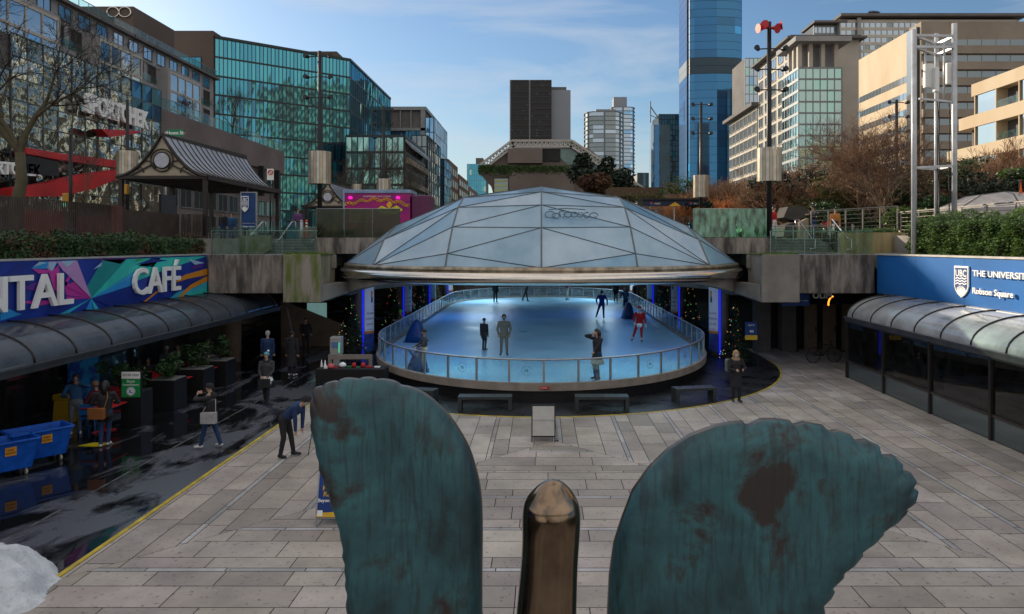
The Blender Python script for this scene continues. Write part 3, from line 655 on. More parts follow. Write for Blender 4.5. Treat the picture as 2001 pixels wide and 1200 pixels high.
# hanging blue sign and white neon under the right beam
b = MB(); b.box(10.4, 11.6, 31.0, 31.05, 2.65, 3.2); sg = thing('hanging_sign', 'dark blue hanging sign with small white text under the right beam', 'sign', (11, 31, 2.65))
b.build('board', mat('sign_navy', (.01, .05, .22), .5), sg)
b = MB(); textmesh(b, 'THE UNIVERSITY OF BRITISH COLUMBIA', .06, frame((11, 30.99, 2.85), (1, 0, 0), (0, 0, 1)), .004); b.build('lettering', WHITEP, sg)
sg = thing('shop_name_sign', 'cut off white capital letters under the right beam beside the blue hanging sign', 'sign', (12, 31, 3.0))
b = MB(); textmesh(b, 'OLIM', .36, frame((12.15, 31.0, 2.98), (1, 0, 0), (0, 0, 1)), .03, bold=.008); b.build('lettering', WHITEP, sg)
# doors at the back right of the passage
for k in range(3):
    t = thing('door', 'pale brown door leaf in the dark passage right of the rink, %s' % ['left one', 'middle one', 'right one'][k], 'door', (13.55 + k * .95, 36, 0), group='doors in the right passage')
    b = MB(); b.box(13.2 + k * .95, 13.85 + k * .95, 36, 36.06, 0, 2.3); b.build('leaf', mat('door_brown', (.24, .17, .12), .6), t)
    b = MB(); b.box(13.75 + k * .95, 13.79 + k * .95, 35.94, 36, .9, 1.2); b.build('handle', STEEL, t)
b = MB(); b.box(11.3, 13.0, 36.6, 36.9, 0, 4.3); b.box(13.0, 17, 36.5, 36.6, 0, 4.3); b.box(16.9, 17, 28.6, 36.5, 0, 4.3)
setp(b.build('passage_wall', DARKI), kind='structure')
for x, y in ((10.9, 35.5), (12.3, 35.9)):
    b = MB(); b.box(x - .35, x + .35, y - .35, y + .35, 0, 4.3)
    single('square_pier', b, mat('pier_concrete', (.13, .11, .10), .8), 'dark square concrete pier in the right passage, %s' % ('nearer the rink' if x < 12 else 'nearer the doors'), 'pier', (x, y, 0), 'piers in the right passage')
# glowing orange arcs inside the canopies' ends
for s, px, py, D in ((-1, 507, 583, 33.5), (1, 1630, 590, 31.0)):
    b = MB(); c = P(px, py, D); b.smooth = True
    b.tube([c + Vector((s * (-.25 * math.cos(a)), 0, .35 * math.sin(a) - .1)) for a in [R(q * 15 - 10) for q in range(7)]], .035, 6)
    single('neon_arc', b, mat('orange_neon', (1, .35, .03), .5, emit=1.6, var=0), 'glowing orange arc of light above the %s passage' % ('left' if s < 0 else 'right'), 'light', tuple(c), 'orange arcs above the passages')
# ---------------------------------------------------------------- city buildings
def curtain(parent, A, B, z0, z1, nc, nr, mats, mm, mw=.12, seed=1, name='curtain_wall', pick=None, tilt=.0, out=.06, hm=None):
    """Glass skin between plan points A and B: one mesh of panes, one of mullions."""
    rr = random.Random(seed); A = Vector(A); B = Vector(B); d = (B - A); L_ = d.length; d.normalize(); nrm = Vector((d.y, -d.x))
    if nrm.dot(-A) < 0: nrm = -nrm
    g = MB()
    for i in range(nc):
        for j in range(nr):
            u0, u1 = L_ * i / nc, L_ * (i + 1) / nc; w0, w1 = z0 + (z1 - z0) * j / nr, z0 + (z1 - z0) * (j + 1) / nr
            g.cur = pick(i, j, rr) if pick else (0 if rr.random() < .7 else rr.randrange(len(mats)))
            t = [rr.uniform(-tilt, tilt) for _ in range(4)]; q = [(u0, w0), (u1, w0), (u1, w1), (u0, w1)]
            g.poly([(A.x + d.x * u + nrm.x * (.02 + tt), A.y + d.y * u + nrm.y * (.02 + tt), w_) for (u, w_), tt in zip(q, t)])
    g.build(name, mats, parent, recalc=False)
    b = MB()
    for i in range(nc + 1):
        u = L_ * i / nc; c = A + d * u + nrm * out * .6; b.bar((c.x, c.y, z0), (c.x, c.y, z1), mw, mw, (nrm.x, nrm.y, 0))
    for j in range(nr + 1):
        w_ = z0 + (z1 - z0) * j / nr; a = A + nrm * out * .55; c = B + nrm * out * .55; b.bar((a.x, a.y, w_), (c.x, c.y, w_), mw, hm or mw)
    b.build('mullions', mm, parent)
def bodybox(parent, name, x0, x1, y0, y1, z0, z1, m):
    b = MB(); b.box(x0, x1, y0, y1, z0, z1); return b.build(name, m, parent)
def windows(parent, A, B, z0, z1, nc, nr, fw, fh, glass, frame_m, rec=.12, cells=None, balc=None):
    """Individual window parts on the facade A-B; past 100 the rest become one stuff part."""
    A = Vector(A); B = Vector(B); d = B - A; L_ = d.length; d.normalize(); nrm = Vector((d.y, -d.x))
    if nrm.dot(-A) < 0: nrm = -nrm
    cw, ch = L_ / nc, (z1 - z0) / nr; W_, H_ = cw * fw / 2, ch * fh / 2; sp = []
    for j in range(nr):
        for i in range(nc):
            if cells and not cells(i, j): continue
            c = A + d * cw * (i + .5); sp.append((c.x, c.y, z0 + ch * (j + .5)))
    sp.sort(key=lambda p: p[0] ** 2 + p[1] ** 2)
    rz = math.atan2(d.y, d.x)
    side = 1 if Vector((math.cos(rz + math.pi / 2), math.sin(rz + math.pi / 2))).dot(nrm) > 0 else -1
    def one(b, M_):
        fr_ = min(W_, H_) * .1
        def bx(x0, x1, y0, y1, z0_, z1_):
            i = len(b.v); b.box(x0, x1, *sorted((y0 * side, y1 * side)), z0_, z1_)
            for k in range(i, len(b.v)): b.v[k] = tuple(M_ @ Vector(b.v[k]))
        b.cur = 0; bx(-W_, W_, .01, .04, -H_, H_); b.cur = 1
        bx(-W_ - fr_, -W_, 0, .12, -H_ - fr_, H_ + fr_); bx(W_, W_ + fr_, 0, .12, -H_ - fr_, H_ + fr_); bx(-W_, W_, 0, .12, H_, H_ + fr_); bx(-W_, W_, 0, .16, -H_ - fr_, -H_)
        if W_ > H_ * .6: bx(-.03, .03, .0, .08, -H_, H_)
        else: bx(-W_, W_, .0, .08, H_ * .2, H_ * .2 + .05)
    b = MB(); one(b, Matrix.Identity(4)); w0 = None; base = parent.location
    for p in sp[:100]:
        if w0 is None: w0 = b.build('window', [glass, frame_m], parent, world=False); o = w0
        else: o = w0.copy(); C.objects.link(o); o.parent = parent
        o.location = Vector(p) - base; o.rotation_euler = (0, 0, rz)
    if len(sp) > 100:
        b = MB()
        for p in sp[100:]: one(b, Matrix.LocRotScale(Vector(p), Matrix.Rotation(rz, 3, 'Z').to_euler(), None))
        setp(b.build('windows', [glass, frame_m], parent), kind='stuff')
ZG = 5.6
TEAL = glassmat('teal_glass', (.0, .08, .14), .03, .010, .25, .42, .4, .08, (.12, .58, .78)); TEAL2 = glassmat('teal_glass_dark', (.0, .03, .055), .03, .010, .25, .36, .4, .08, (.10, .38, .56))
TEAL3 = glassmat('teal_glass_bright', (.005, .20, .23), .05, .015, .25, .40, .3, .3, (.16, .68, .84))
BLUEG = glassmat('blue_glass', (.01, .10, .22), .03, .01, .2, .5, .3, .1, (.35, .65, .95)); SKYG = glassmat('sky_glass', (.03, .10, .16), .04, .02, .3, .42, .4, .3, (.75, .88, 1))
DKG = glassmat('dark_glass', (.012, .014, .017), .05, .01, .3, .16, .4, .3); GRNG = glassmat('green_glass', (.02, .16, .12), .05, .02, .4, .45, .4, .3, (.6, .95, .85))
MUL = mat('mullion_dark', (.03, .045, .05), .4, .4); MULG = mat('mullion_grey', (.25, .27, .28), .5, .3)
BRN = mat('brown_cladding', (.125, .092, .075), .8, ns=.1); GRYS = mat('grey_stucco', (.33, .325, .33), .85, ns=.15, var=.15)
GRYD = mat('grey_dark_stucco', (.15, .14, .14), .85, ns=.2); STONE = mat('cream_stone', (.57, .47, .34), .8, ns=.12, var=.12, col2=(.50, .38, .25), stretch=(1, 1, .4))
WST = mat('white_precast', (.50, .46, .40), .75, ns=.2, var=.1)
# A: long apartment block, left
t = thing('apartment_building', 'long grey stucco apartment block with bay windows and recessed balconies behind the bare tree', 'building', (-66, 95, ZG))
X = -60
b = MB(); b.box(-84, X, 52, 131, ZG, 35.5)
for k, (y0, y1) in enumerate([(56, 68), (75, 87), (94, 105), (112, 123)]): b.box(X, X + 1.6, y0, y1, 18, 33)
b.build('wall', GRYS, t)
for k, (y0, y1) in enumerate([(56, 68), (75, 87), (94, 105), (112, 123)]):
    curtain(t, (X + 1.62, y0 + .6), (X + 1.62, y1 - .6), 21, 32.4, 4, 4, [SKYG, BLUEG, DKG], WST, .18, 11 + k, name='bay_window', hm=.35)
def recess(i, j): return True
for (y0, y1, nc) in [(68, 75, 2), (87, 94, 2), (105, 112, 2), (123, 130, 2)]:
    windows(t, (X, y0), (X, y1), 20, 33.2, nc, 4, .62, .72, mat('balcony_shade', (.035, .03, .027), .9), GRYD)  # near-black panels, no glass: shade of the balcony recesses put into colour
b = MB(); bg_ = MB()
for (y0, y1) in [(68, 75), (87, 94), (105, 112), (123, 130)]:
    for j in range(4): bg_.box(X + .2, X + .24, y0 + .4, y1 - .4, 20.3 + 3.3 * j, 21.3 + 3.3 * j)
bg_.build('balcony_glass', GLR, t)
windows(t, (X, 54), (X, 130), 33.2, 35.4, 20, 1, .6, .75, SKYG, GRYD)
b.box(-84, X + .8, 51, 132, 35.5, 35.9); b.box(-80, X - 3, 55, 128, 35.9, 36.6); b.box(-80, X - 2, 54, 129, 36.6, 36.8); b.build('roof_slab', GRYD, t)
b = MB(); b.box(X + .6, X + .64, 52, 131, 35.9, 36.9); b.build('roof_balustrade', GLR, t)
b = MB()
for k in range(40): b.bar((X + .6, 52 + 2 * k, 35.9), (X + .6, 52 + 2 * k, 36.95), .06)
b.bar((X + .6, 52, 36.95), (X + .6, 131, 36.95), .08); b.build('roof_railing', MULG, t)
bodybox(t, 'plant_room', -72, -61.5, 108, 120, 36.8, 41.2, BRN)
b = MB(); c = P(330, 72, 97 - .3)
for sgn in (-1, 1): b.tube([(-63.6 + sgn * (.9 - .9 * math.cos(a)) * 1.0, 107.85, 40.3 + .75 * math.sin(a)) for a in [q * .4 for q in range(16)]], .1, 5, closed=True)
b.build('emblem', STEEL, t)
# podium with roof terrace
t = thing('shopping_podium', 'long low podium with roof terrace and dark shop windows left of the green glass tower', 'building', (-50, 95, ZG))
X = -44
bodybox(t, 'wall', -60, X, 50, 121, ZG, 20.6, mat('podium_mauve', (.19, .15, .145), .8, ns=.2))
bodybox(t, 'fascia', X, X + .5, 78, 121.2, 17.2, 20.9, mat('podium_mauve', (.19, .15, .145)))
b = MB(); b.box(X + .35, X + .4, 78, 121, 20.9, 22.2); b.build('terrace_glass', GLR, t)
b = MB()
for k in range(22): b.bar((X + .38, 78 + 2 * k, 20.9), (X + .38, 78 + 2 * k, 22.25), .06)
b.bar((X + .38, 78, 22.25), (X + .38, 121, 22.25), .07); b.build('terrace_railing', MULG, t)
windows(t, (X, 80), (X, 121), 13.2, 17.0, 12, 1, .7, .7, SKYG, GRYD)
windows(t, (X, 80), (X, 121), 6.4, 12.6, 12, 2, .8, .72, DKG, mat('shop_frame', (.2, .21, .22), .5))
for k in range(6): b = MB(); b.box(X + .5, X + 1.3, 84 + k * 6.5, 84.6 + k * 6.5, 12.8, 17.4); b.build('banner_bracket', BLACK, t)
# storefront glass box
t = thing('sports_store_front', 'wavy mirrored glass shop front with white raised letters and red canopies', 'shop front', (-44, 66, ZG))
MIR = glassmat('wavy_mirror_glass', (.05, .045, .03), .04, .30, .6, .58, .5, .5, (.66, .66, .58)); MIR2 = glassmat('wavy_mirror_dark', (.02, .02, .015), .04, .35, .9, .4, .5, .5, (.5, .54, .48)); TE4 = TEAL
S0, S1 = Vector((-43.0, 58)), Vector((-42.6, 80.2))
def pickm(i, j, rr): return 2 if (i >= 9 and j >= 6) else (1 if rr.random() < .25 or (i < 3 and j < 6) else 0)
curtain(t, tuple(S0), tuple(S1), 8.2, 22.5, 12, 8, [MIR, MIR2, TEAL2], mat('store_mullion', (.12, .13, .12), .4, .5), .09, 31, name='mirror_glass', pick=pickm, tilt=.06)
bodybox(t, 'wall', -50, -43.2, 57, 80.0, ZG, 22.4, GRYD)
curtain(t, (-43.0, 42), (-43, 58), 8.2, 19.5, 7, 5, [MIR2, DKG, MIR], mat('store_mullion2', (.1, .1, .1), .4, .5), .12, 33, name='mirror_glass', tilt=.05)
RED = mat('red_cladding', (.55, .012, .018), .35, var=.25, ns=.4)
b = MB()
def fp(px, py, X_): D = X_ * F / (px - CX); return (X_, D, PZ(py, D))
for pts, X_ in (([(28, 288), (28, 300), (95, 312), (225, 330), (232, 316), (100, 300)], -42.0), ([(0, 368), (0, 384), (100, 384), (160, 370), (225, 345), (232, 330), (150, 340), (60, 360)], -41.2), ([(180, 252), (195, 268), (245, 262), (262, 256)], -42.2)):
    b.prism([fp(x_, y_, X_) for x_, y_ in pts], (.9, 0, 0))
b.box(-42.8, -42, 58, 63, 6.2, 8.2); b.box(-42.8, -42, 66, 69.5, 6.4, 8.0)
b.build('red_canopy', RED, t)
b = MB(); b.prism([fp(x_, y_, -41.3) for x_, y_ in ((28, 303), (28, 338), (100, 345), (100, 316))], (.6, 0, 0)); b.build('black_band', BLACK, t)
def bigtext(body, p0, p1, size, X_):
    b = MB(); textmesh(b, body, size, Matrix.Identity(4), .3, 'LEFT', bold=.03 * size); xs = [v[0] for v in b.v]; a0, a1 = min(xs), max(xs)
    p0 = Vector(p0); p1 = Vector(p1); f2 = frame(tuple(p0), tuple(p1 - p0), (0, 0, 1)); k = (p1 - p0).length / (a1 - a0)
    b.v = [tuple(p0 + (p1 - p0).normalized() * (v[0] - a0) * k + Vector((v[2], 0, v[1]))) for v in b.v]
    return b.build('lettering', LET, t, recalc=False)
bigtext('SPORTCHEK', fp(163, 218, -42.1), fp(286, 252, -42.1), 2.5, -42.1)
bigtext('SPORTCHEK', fp(-60, 336, -41), fp(74, 344, -41), 1.3, -41)
# green glass tower
t = thing('green_glass_tower', 'large teal glass office building with brown end wall and angled corner', 'building', (-55, 150, ZG))
A_, B_, C_ = (-63.6, 139.6), (-42, 157), (-42, 199); ZR = 45.6
b = MB(); b.prism([(-63.5, 139.9, ZG), (-42.2, 157.2, ZG), (-42.2, 199, ZG), (-80, 199, ZG), (-80, 139.9, ZG)], (0, 0, ZR - ZG)); b.build('core', mat('core_dark', (.03, .04, .045), .8), t)
NR = 10
def pk(i, j, rr):
    if j >= 8: return 2 if rr.random() < .62 else 0
    if j <= 3 and rr.random() < .5: return 2
    return 1 if rr.random() < .3 else 0
curtain(t, A_, B_, ZG + 3, ZR, 36, NR, [TEAL, TEAL2, TEAL3], MUL, .12, 41, pick=pk, tilt=.02, hm=.35)
curtain(t, B_, C_, ZG + 3, ZR, 24, NR, [TEAL, TEAL2, GRNG], MUL, .14, 42, tilt=.02, hm=.3)
bodybox(t, 'brown_end_wall', -74, -63.7, 139, 150, ZG, 46.8, BRN)
windows(t, (-73, 138.98), (-66, 138.98), 38, 42.5, 3, 1, .95, .6, TEAL, BLACK)
bodybox(t, 'roof_plant_room', -62, -50, 175, 190, ZR, 52.5, BRN)
b = MB(); b.bar((-63.6, 139.5, ZR + .2), (-41.9, 157, ZR + .2), .3, .5); b.bar((-41.9, 157, ZR + .2), (-41.9, 199, ZR + .2), .3, .5); b.build('parapet', MUL, t)
# further left-hand blocks
def block(name, label, x0, x1, y0, y1, z1, m, front=None, side=None, cat='building', extra=None, z0=ZG):
    t = thing(name, label, cat, ((x0 + x1) / 2, y0, z0)); bodybox(t, 'wall', x0, x1, y0, y1, z0, z1, m)
    if front: curtain(t, (x0 + .1, y0 - .05), (x1 - .1, y0 - .05), z0 + 2, z1 - front.get('top', 0), front['nc'], front['nr'], front['m'], front.get('mm', MUL), front.get('mw', .2), front.get('seed', 5), name=front.get('name', 'front_glazing'), tilt=.03, hm=front.get('hm'))
    if side:
        sx = x1 + .05 if x1 < 0 else x0 - .05
        curtain(t, (sx, y0 + .1), (sx, y1 - .1), z0 + 2, z1 - side.get('top', 0), side['nc'], side['nr'], side['m'], side.get('mm', MUL), side.get('mw', .2), side.get('seed', 6), name=side.get('name', 'side_glazing'), tilt=.03, hm=side.get('hm'))
    if extra: extra(t)
    return t
def ex1(t):
    b = MB(); b.box(-62, -33.7, 209.2, 240, 44.6, 45.6); b.box(-35.3, -34, 209.3, 210, ZG, 44.6)
    for k in range(9): b.box(-60 + k * 3.1, -59.7 + k * 3.1, 209.4, 209.9, 39.5, 44.6)
    b.box(-62, -34, 209.3, 209.9, 38.6, 39.4); b.build('roof_frame', MULG, t)
block('blue_office_tower', 'light blue glass office with framed top floor, right of the green glass building', -62, -34.2, 210, 240, 44.5, GRYD, dict(nc=12, nr=10, m=[BLUEG, SKYG, BLUEG], top=5.5, hm=.5), None, extra=ex1)
block('blue_corner_tower', 'plain pale blue glass tower facing the street end', -34.0, -31.4, 209.6, 238, 42.5, GRYD, dict(nc=2, nr=8, m=[BLUEG]), dict(nc=12, nr=8, m=[SKYG, BLUEG, SKYG], mm=MULG, mw=.12))
def ex2(t):
    b = MB(); b.prism([(-29.4, 150, 28.0), (-29.4, 176, 28.0), (-27.2, 176, 25.5), (-27.2, 150, 25.5)], (0, 0, .5)); b.build('sloped_eave', MULG, t)
    for j in range(4): bodybox(t, 'balcony_band', -28.7, -27.6, 150.2, 175, 8.5 + j * 4.6, 9.7 + j * 4.6, mat('cream_band', (.32, .27, .2), .8))
block('green_glass_low_block', 'low green glass block with cream bands and sloping eave beside the street', -41, -28.7, 150, 176, 28, GRYD, dict(nc=10, nr=6, m=[GRNG, TEAL2, GRNG], hm=.5), dict(nc=12, nr=6, m=[DKG, SKYG, GRNG], hm=.6), extra=ex2)
block('dark_mid_block', 'dark narrow office block with lattice balcony left of the street end', -33, -29.0, 182, 205, 33, GRYD, dict(nc=3, nr=9, m=[DKG, BLUEG]), dict(nc=7, nr=9, m=[DKG, TEAL2]))
block('blue_slim_block', 'slim deep blue glass block stepping down the street', -33.2, -29.2, 215, 232, 31, GRYD, dict(nc=3, nr=9, m=[BLUEG, TEAL2]), dict(nc=6, nr=9, m=[BLUEG, DKG]))
BRK = mat('red_brown_brick', (.17, .10, .075), .85, ns=.5)
for k, (y0, y1, z1, lb) in enumerate([(236, 262, 33.5, 'nearest'), (266, 300, 31.5, 'middle'), (304, 345, 30, 'farthest')]):
    t = thing('brick_block', 'brown brick street block with rows of windows, %s of three stepping away' % lb, 'building', (-33, y0, ZG), group='brown brick blocks along the left street')
    bodybox(t, 'wall', -44, -30.6, y0, y1, ZG, z1, BRK); windows(t, (-30.58, y0), (-30.58, y1), 8, z1 - 1, 5, 6, .6, .6, DKG, mat('stone_trim', (.35, .28, .22), .8))
    windows(t, (-44, y0 - .02), (-30.6, y0 - .02), 8, z1 - 1, 4, 6, .55, .6, DKG, mat('stone_trim', (.35, .28, .22), .8))
block('teal_far_tower', 'small far teal glass apartment tower at the end of the left street', -52, -38.6, 500, 520, 61.5, GRYD, dict(nc=8, nr=14, m=[TEAL, TEAL3, GRNG], mm=MULG), dict(nc=8, nr=14, m=[SKYG, TEAL3], mm=MULG), extra=lambda t: bodybox(t, 'plant_room', -46, -41, 502, 515, 61.5, 66, GRYD))
# courthouse with white roof truss
t = thing('courthouse', 'concrete terraced courthouse with sloping glass roof and white lattice truss behind the dome', 'building', (0, 150, ZG))
CHC = mat('courthouse_concrete', (.20, .16, .14), .85, ns=.1)
b = MB(); D = 150
def q(px, py, D=150): return tuple(P(px, py, D))
b.prism([q(938, 335), q(990, 290), q(1150, 290), (PX(1215, 150), 150, PZ(340, 150)), (PX(1215, 150), 150, ZG), (PX(990, 150), 150, ZG), (PX(960, 150), 150, PZ(365, 150)), (PX(938, 150), 150, PZ(340, 150))], (0, 30, 0))
b.box(PX(995, 147), PX(1122, 147), 147, 150, ZG, PZ(336, 147)); b.box(PX(992, 148), PX(1060, 148), 148.4, 150, PZ(318, 148), PZ(290, 148)); b.build('wall', CHC, t)
b = MB(); b.box(PX(1058, 149.6), PX(1095, 149.6), 149.6, 149.9, PZ(315, 150), PZ(291, 150)); b.build('dark_opening', mat('opening_shade', (.02, .022, .022), .7), t); b = MB(); b.box(PX(965, 147), PX(992, 147), 149, 149.5, PZ(385, 150), PZ(350, 150)); b.build('dark_opening', DKG, t)
for k in range(4):
    b = MB(); z_ = PZ(352 + k * 9, 148.9); b.box(PX(966, 149), PX(992, 149), 148.8, 148.95, z_ - .35, z_); b.build('lit_window', mat('office_glow', (.42, .45, .16), .5, emit=.12), t)
b = MB(); b.prism([q(1100, 277, 149.9), q(1118, 277, 149.9), q(1245, 362, 149.9), q(1245, 372, 149.9), q(1165, 372, 149.9), q(1085, 300, 149.9)], (0, 24, 0)); b.build('sloping_glass', mat('court_glass', (.10, .22, .20), .12, ns=.3, col2=(.04, .10, .09), coat=.5), t)
b = MB(); TR = mat('white_truss', (.50, .47, .43), .6)
def truss(p, q_, n, hgt, D0):
    p, q_ = Vector(p), Vector(q_); u = (q_ - p) / n; up = Vector((-u.z, 0, u.x)).normalized() * -hgt
    if up.z > 0: up = -up
    b.bar(p, q_, .45); b.bar(p + up, q_ + up, .4)
    for k in range(n): b.bar(p + u * k, p + up + u * (k + .5), .24); b.bar(p + up + u * (k + .5), p + u * (k + 1), .24)
for yy in (149.2,):
    truss(q(938, 322, yy), q(1000, 275, yy), 10, 1.2, yy); truss(q(1000, 275, yy), q(1118, 275, yy), 14, 1.25, yy); truss(q(1118, 275, yy), q(1258, 368, yy), 20, 1.15, yy)
b.build('truss', TR, t)
b = MB(); rr = random.Random(4)
for k in range(2600):
    px = rr.choice([rr.uniform(935, 1000), rr.uniform(1000, 1112)]); py = rr.uniform(323, 336) if px < 1000 else rr.uniform(324, 333); py += max(0, rr.gauss(0, 4)); D_ = 146.6 + rr.random() * .6
    c = P(px, py, D_); a = rr.random() * 6.28; s_ = .28
    b.poly([c, c + Vector((math.cos(a) * s_, rr.uniform(-.2, .2), math.sin(a) * s_)), c + Vector((-math.sin(a) * s_, .1, math.cos(a) * s_))])
setp(b.build('hanging_ivy', mat('ivy', (.05, .09, .02), .9, col2=(.015, .03, .01), ns=1), t, recalc=False), kind='stuff')
# dark tower
t = thing('dark_glass_tower', 'dark slab office tower with pale vertical strip and grey windowless side block', 'building', (3, 300, ZG))
bodybox(t, 'wall', PX(996, 300), PX(1078, 300), 300, 320, ZG, PZ(156, 300), mat('pale_strip', (.32, .33, .35), .7))
for a_, c_ in ((999, 1033), (1037, 1077)):
    x0, x1 = PX(a_, 300), PX(c_, 300); curtain(t, (x0, 299.9), (x1, 299.9), 48, PZ(158, 300), 8, 22, [mat('tower_glass_dark', (.02, .021, .024), .25, var=.3, ns=.05), mat('dark_spandrel', (.045, .034, .028), .6), DKG, mat('tower_blind', (.10, .10, .11), .4)], BLACK, .3, 51 + a_, tilt=.03, hm=.5, pick=lambda i, j, rr: (1 if j % 2 else 0) if rr.random() < .85 else rr.choice([0, 3]))
bodybox(t, 'plain_side_block', PX(1078, 302), PX(1115, 302), 302, 330, ZG, PZ(176, 302), mat('blue_grey_panel', (.26, .28, .32), .75, ns=.05, var=.1))
bodybox(t, 'roof_housing', PX(1078, 302), PX(1107, 302), 303, 325, PZ(176, 302), PZ(169, 302), GRYD)
# condo towers
def condo(name, label, cx_, cy_, rx, ry, z1, nf, gm, seed, steps=10):
    t = thing(name, label, 'building', (cx_, cy_, ZG)); pts = [(cx_ + rx * math.copysign(abs(math.cos(a)) ** .6, math.cos(a)), cy_ + ry * math.copysign(abs(math.sin(a)) ** .6, math.sin(a))) for a in [2 * math.pi * (k + .5) / 14 for k in range(14)]]
    g = MB(); rr = random.Random(seed); fh = (z1 - ZG) / nf
    for f in range(nf):
        for k in range(14):
            a, c = pts[k], pts[(k + 1) % 14]; g.cur = rr.choice([0, 0, 1, 2]); g.poly([(a[0], a[1], ZG + f * fh), (c[0], c[1], ZG + f * fh), (c[0], c[1], ZG + (f + 1) * fh), (a[0], a[1], ZG + (f + 1) * fh)])
    g.build('glazing', gm, t)
    b = MB()
    for f in range(nf + 1):
        z_ = ZG + f * fh; b.prism([((p[0] - cx_) * 1.06 + cx_, (p[1] - cy_) * 1.06 + cy_, z_) for p in pts], (0, 0, .38))
    b.build('floor_slabs', mat('slab_pale', (.20, .23, .26), .6), t)
    b = MB()
    for k in range(14):
        if k % 2 == 0: p = pts[k]; b.bar((p[0], p[1], ZG), (p[0], p[1], z1), 1.1)
    b.build('pier', mat('slab_pale2', (.16, .19, .22), .6), t)
    return t
G3 = [SKYG, BLUEG, DKG]
t = condo('round_condo_tower', 'stepped glass condominium tower with balconies, front one of the pair right of the courthouse', PX(1181, 500), 510, 13, 11, PZ(219, 500), 30, [DKG, DKG, SKYG], 3)
bodybox(t, 'roof_crown', PX(1165, 500), PX(1204, 500), 503, 515, PZ(219, 500), PZ(212, 500), MULG)
t = condo('tall_condo_tower', 'taller pale condominium tower with grey crown, rear one of the pair', PX(1219, 540), 555, 9.5, 10, PZ(207, 540), 36, [SKYG, SKYG, BLUEG], 8)
bodybox(t, 'roof_crown', PX(1200, 545), PX(1226, 545), 548, 560, PZ(210, 545), PZ(188, 545), mat('blue_grey_panel', (.26, .28, .32)))
block('small_grey_block', 'small distant grey block between the condominiums and the blue spire tower', PX(1245, 400), PX(1268, 400), 400, 415, PZ(338, 400), GRYS, dict(nc=4, nr=5, m=[DKG, SKYG]))
def ex3(t):
    b = MB(); b.bar(P(1271, 198, 350), P(1271, 240, 350), .5); b.bar(P(1271, 208, 350), P(1286, 230, 352), .4); b.bar(P(1271, 225, 350), P(1286, 232, 352), .3); b.build('spire', MULG, t)
    bodybox(t, 'shoulder', PX(1271, 349), PX(1308, 349), 347, 352, ZG, PZ(245, 349), SKYG)
block('spire_tower', 'dark blue glass tower with angular white spire on its left corner', PX(1288, 350), PX(1343, 350), 352, 372, PZ(222, 350), DKG, dict(nc=10, nr=24, m=[BLUEG, TEAL2, DKG, TEAL], mw=.25), None, extra=ex3)
# tall blue tower
t = thing('tall_blue_tower', 'very tall smooth blue glass tower cut off by the top of the picture', 'building', (PX(1401, 300), 312, ZG))
TW = glassmat('deep_blue_glass', (.003, .045, .12), .04, .012, .12, .38, .25, .03, (.08, .33, .62))
x0, x1, y0 = PX(1345, 300), PX(1455, 300), 300
ring_ = [(x0, y0 + 20), (x0, y0 + 2.5), (x0 + .7, y0 + .8), (x0 + 2.5, y0), ((x0 + x1) / 2, y0 - 1.0), (x1 - 4, y0), (x1 - 1, y0 + 1.5), (x1, y0 + 4), (x1, y0 + 20)]
g = MB(); nf = 50; zt = 175; rr = random.Random(2)
for f in range(nf):
    z0_, z1_ = ZG + (zt - ZG) * f / nf, ZG + (zt - ZG) * (f + 1) / nf
    for k in range(len(ring_) - 1):
        a, c = ring_[k], ring_[k + 1]; g.cur = 1 if abs(z0_ - PZ(138, 300)) < 2 else (2 if rr.random() < .06 else 0)
        n_ = max(1, int(math.dist(a, c) / 2.2))
        for u in range(n_):
            p = [a[q_] + (c[q_] - a[q_]) * u / n_ for q_ in (0, 1)]; r_ = [a[q_] + (c[q_] - a[q_]) * (u + 1) / n_ for q_ in (0, 1)]
            g.poly([(p[0], p[1], z0_), (r_[0], r_[1], z0_), (r_[0], r_[1], z1_), (p[0], p[1], z1_)])
g.build('glazing', [TW, mat('band_dark', (.03, .07, .10), .4), glassmat('deep_blue_glass2', (.001, .03, .08), .05, .02, .12, .34, .2, .03, (.07, .28, .52))], t)
b = MB()
for f in range(nf): b.tube([(p[0], p[1] - .05, ZG + (zt - ZG) * f / nf) for p in ring_], .045, 4)
b.box(x0 - .25, x0, y0 + 2, y0 + 2.4, ZG, zt); b.build('floor_lines', mat('tower_line', (.004, .035, .08), .3, .3), t)
b = MB(); b.box(x0 + .3, x1 - .3, y0 + 8, y0 + 20, ZG, zt); b.build('core', mat('core_dark', (.03, .04, .045)), t)
# right side: hotel and condo cluster
t = thing('white_hotel', 'pale stone hotel with window grid and thin overhanging roof right of the blue tower', 'building', (52, 150, ZG))
bodybox(t, 'wall', 49, 62, 140, 162, ZG, PZ(78, 140), WST)
windows(t, (48.98, 140), (48.98, 162), 9, PZ(84, 140), 5, 13, .62, .7, SKYG, WST); windows(t, (49, 139.98), (58, 139.98), 9, PZ(84, 140), 3, 13, .5, .6, DKG, GRYD)
b = MB(); b.box(47.6, 63, 138.5, 163, PZ(78, 140), PZ(74, 140)); b.box(50, 62, 142, 160, PZ(74, 140), PZ(68, 140)); b.box(49, 63, 141, 161, PZ(68, 140), PZ(65, 140)); b.build('roof_slab', GRYD, t)
t = thing('white_hotel_wing', 'lower pale hotel wing with window grid and slanting roof edge', 'building', (52, 172, ZG))
bodybox(t, 'wall', 48.8, 60, 162.3, 186, ZG, 36.6, WST); windows(t, (48.78, 162.3), (48.78, 186), 10, 36.2, 7, 9, .74, .74, SKYG, WST)
b = MB(); b.box(47.4, 61, 161.8, 187.5, 36.7, 37.5); b.build('roof_slab', GRYD, t)
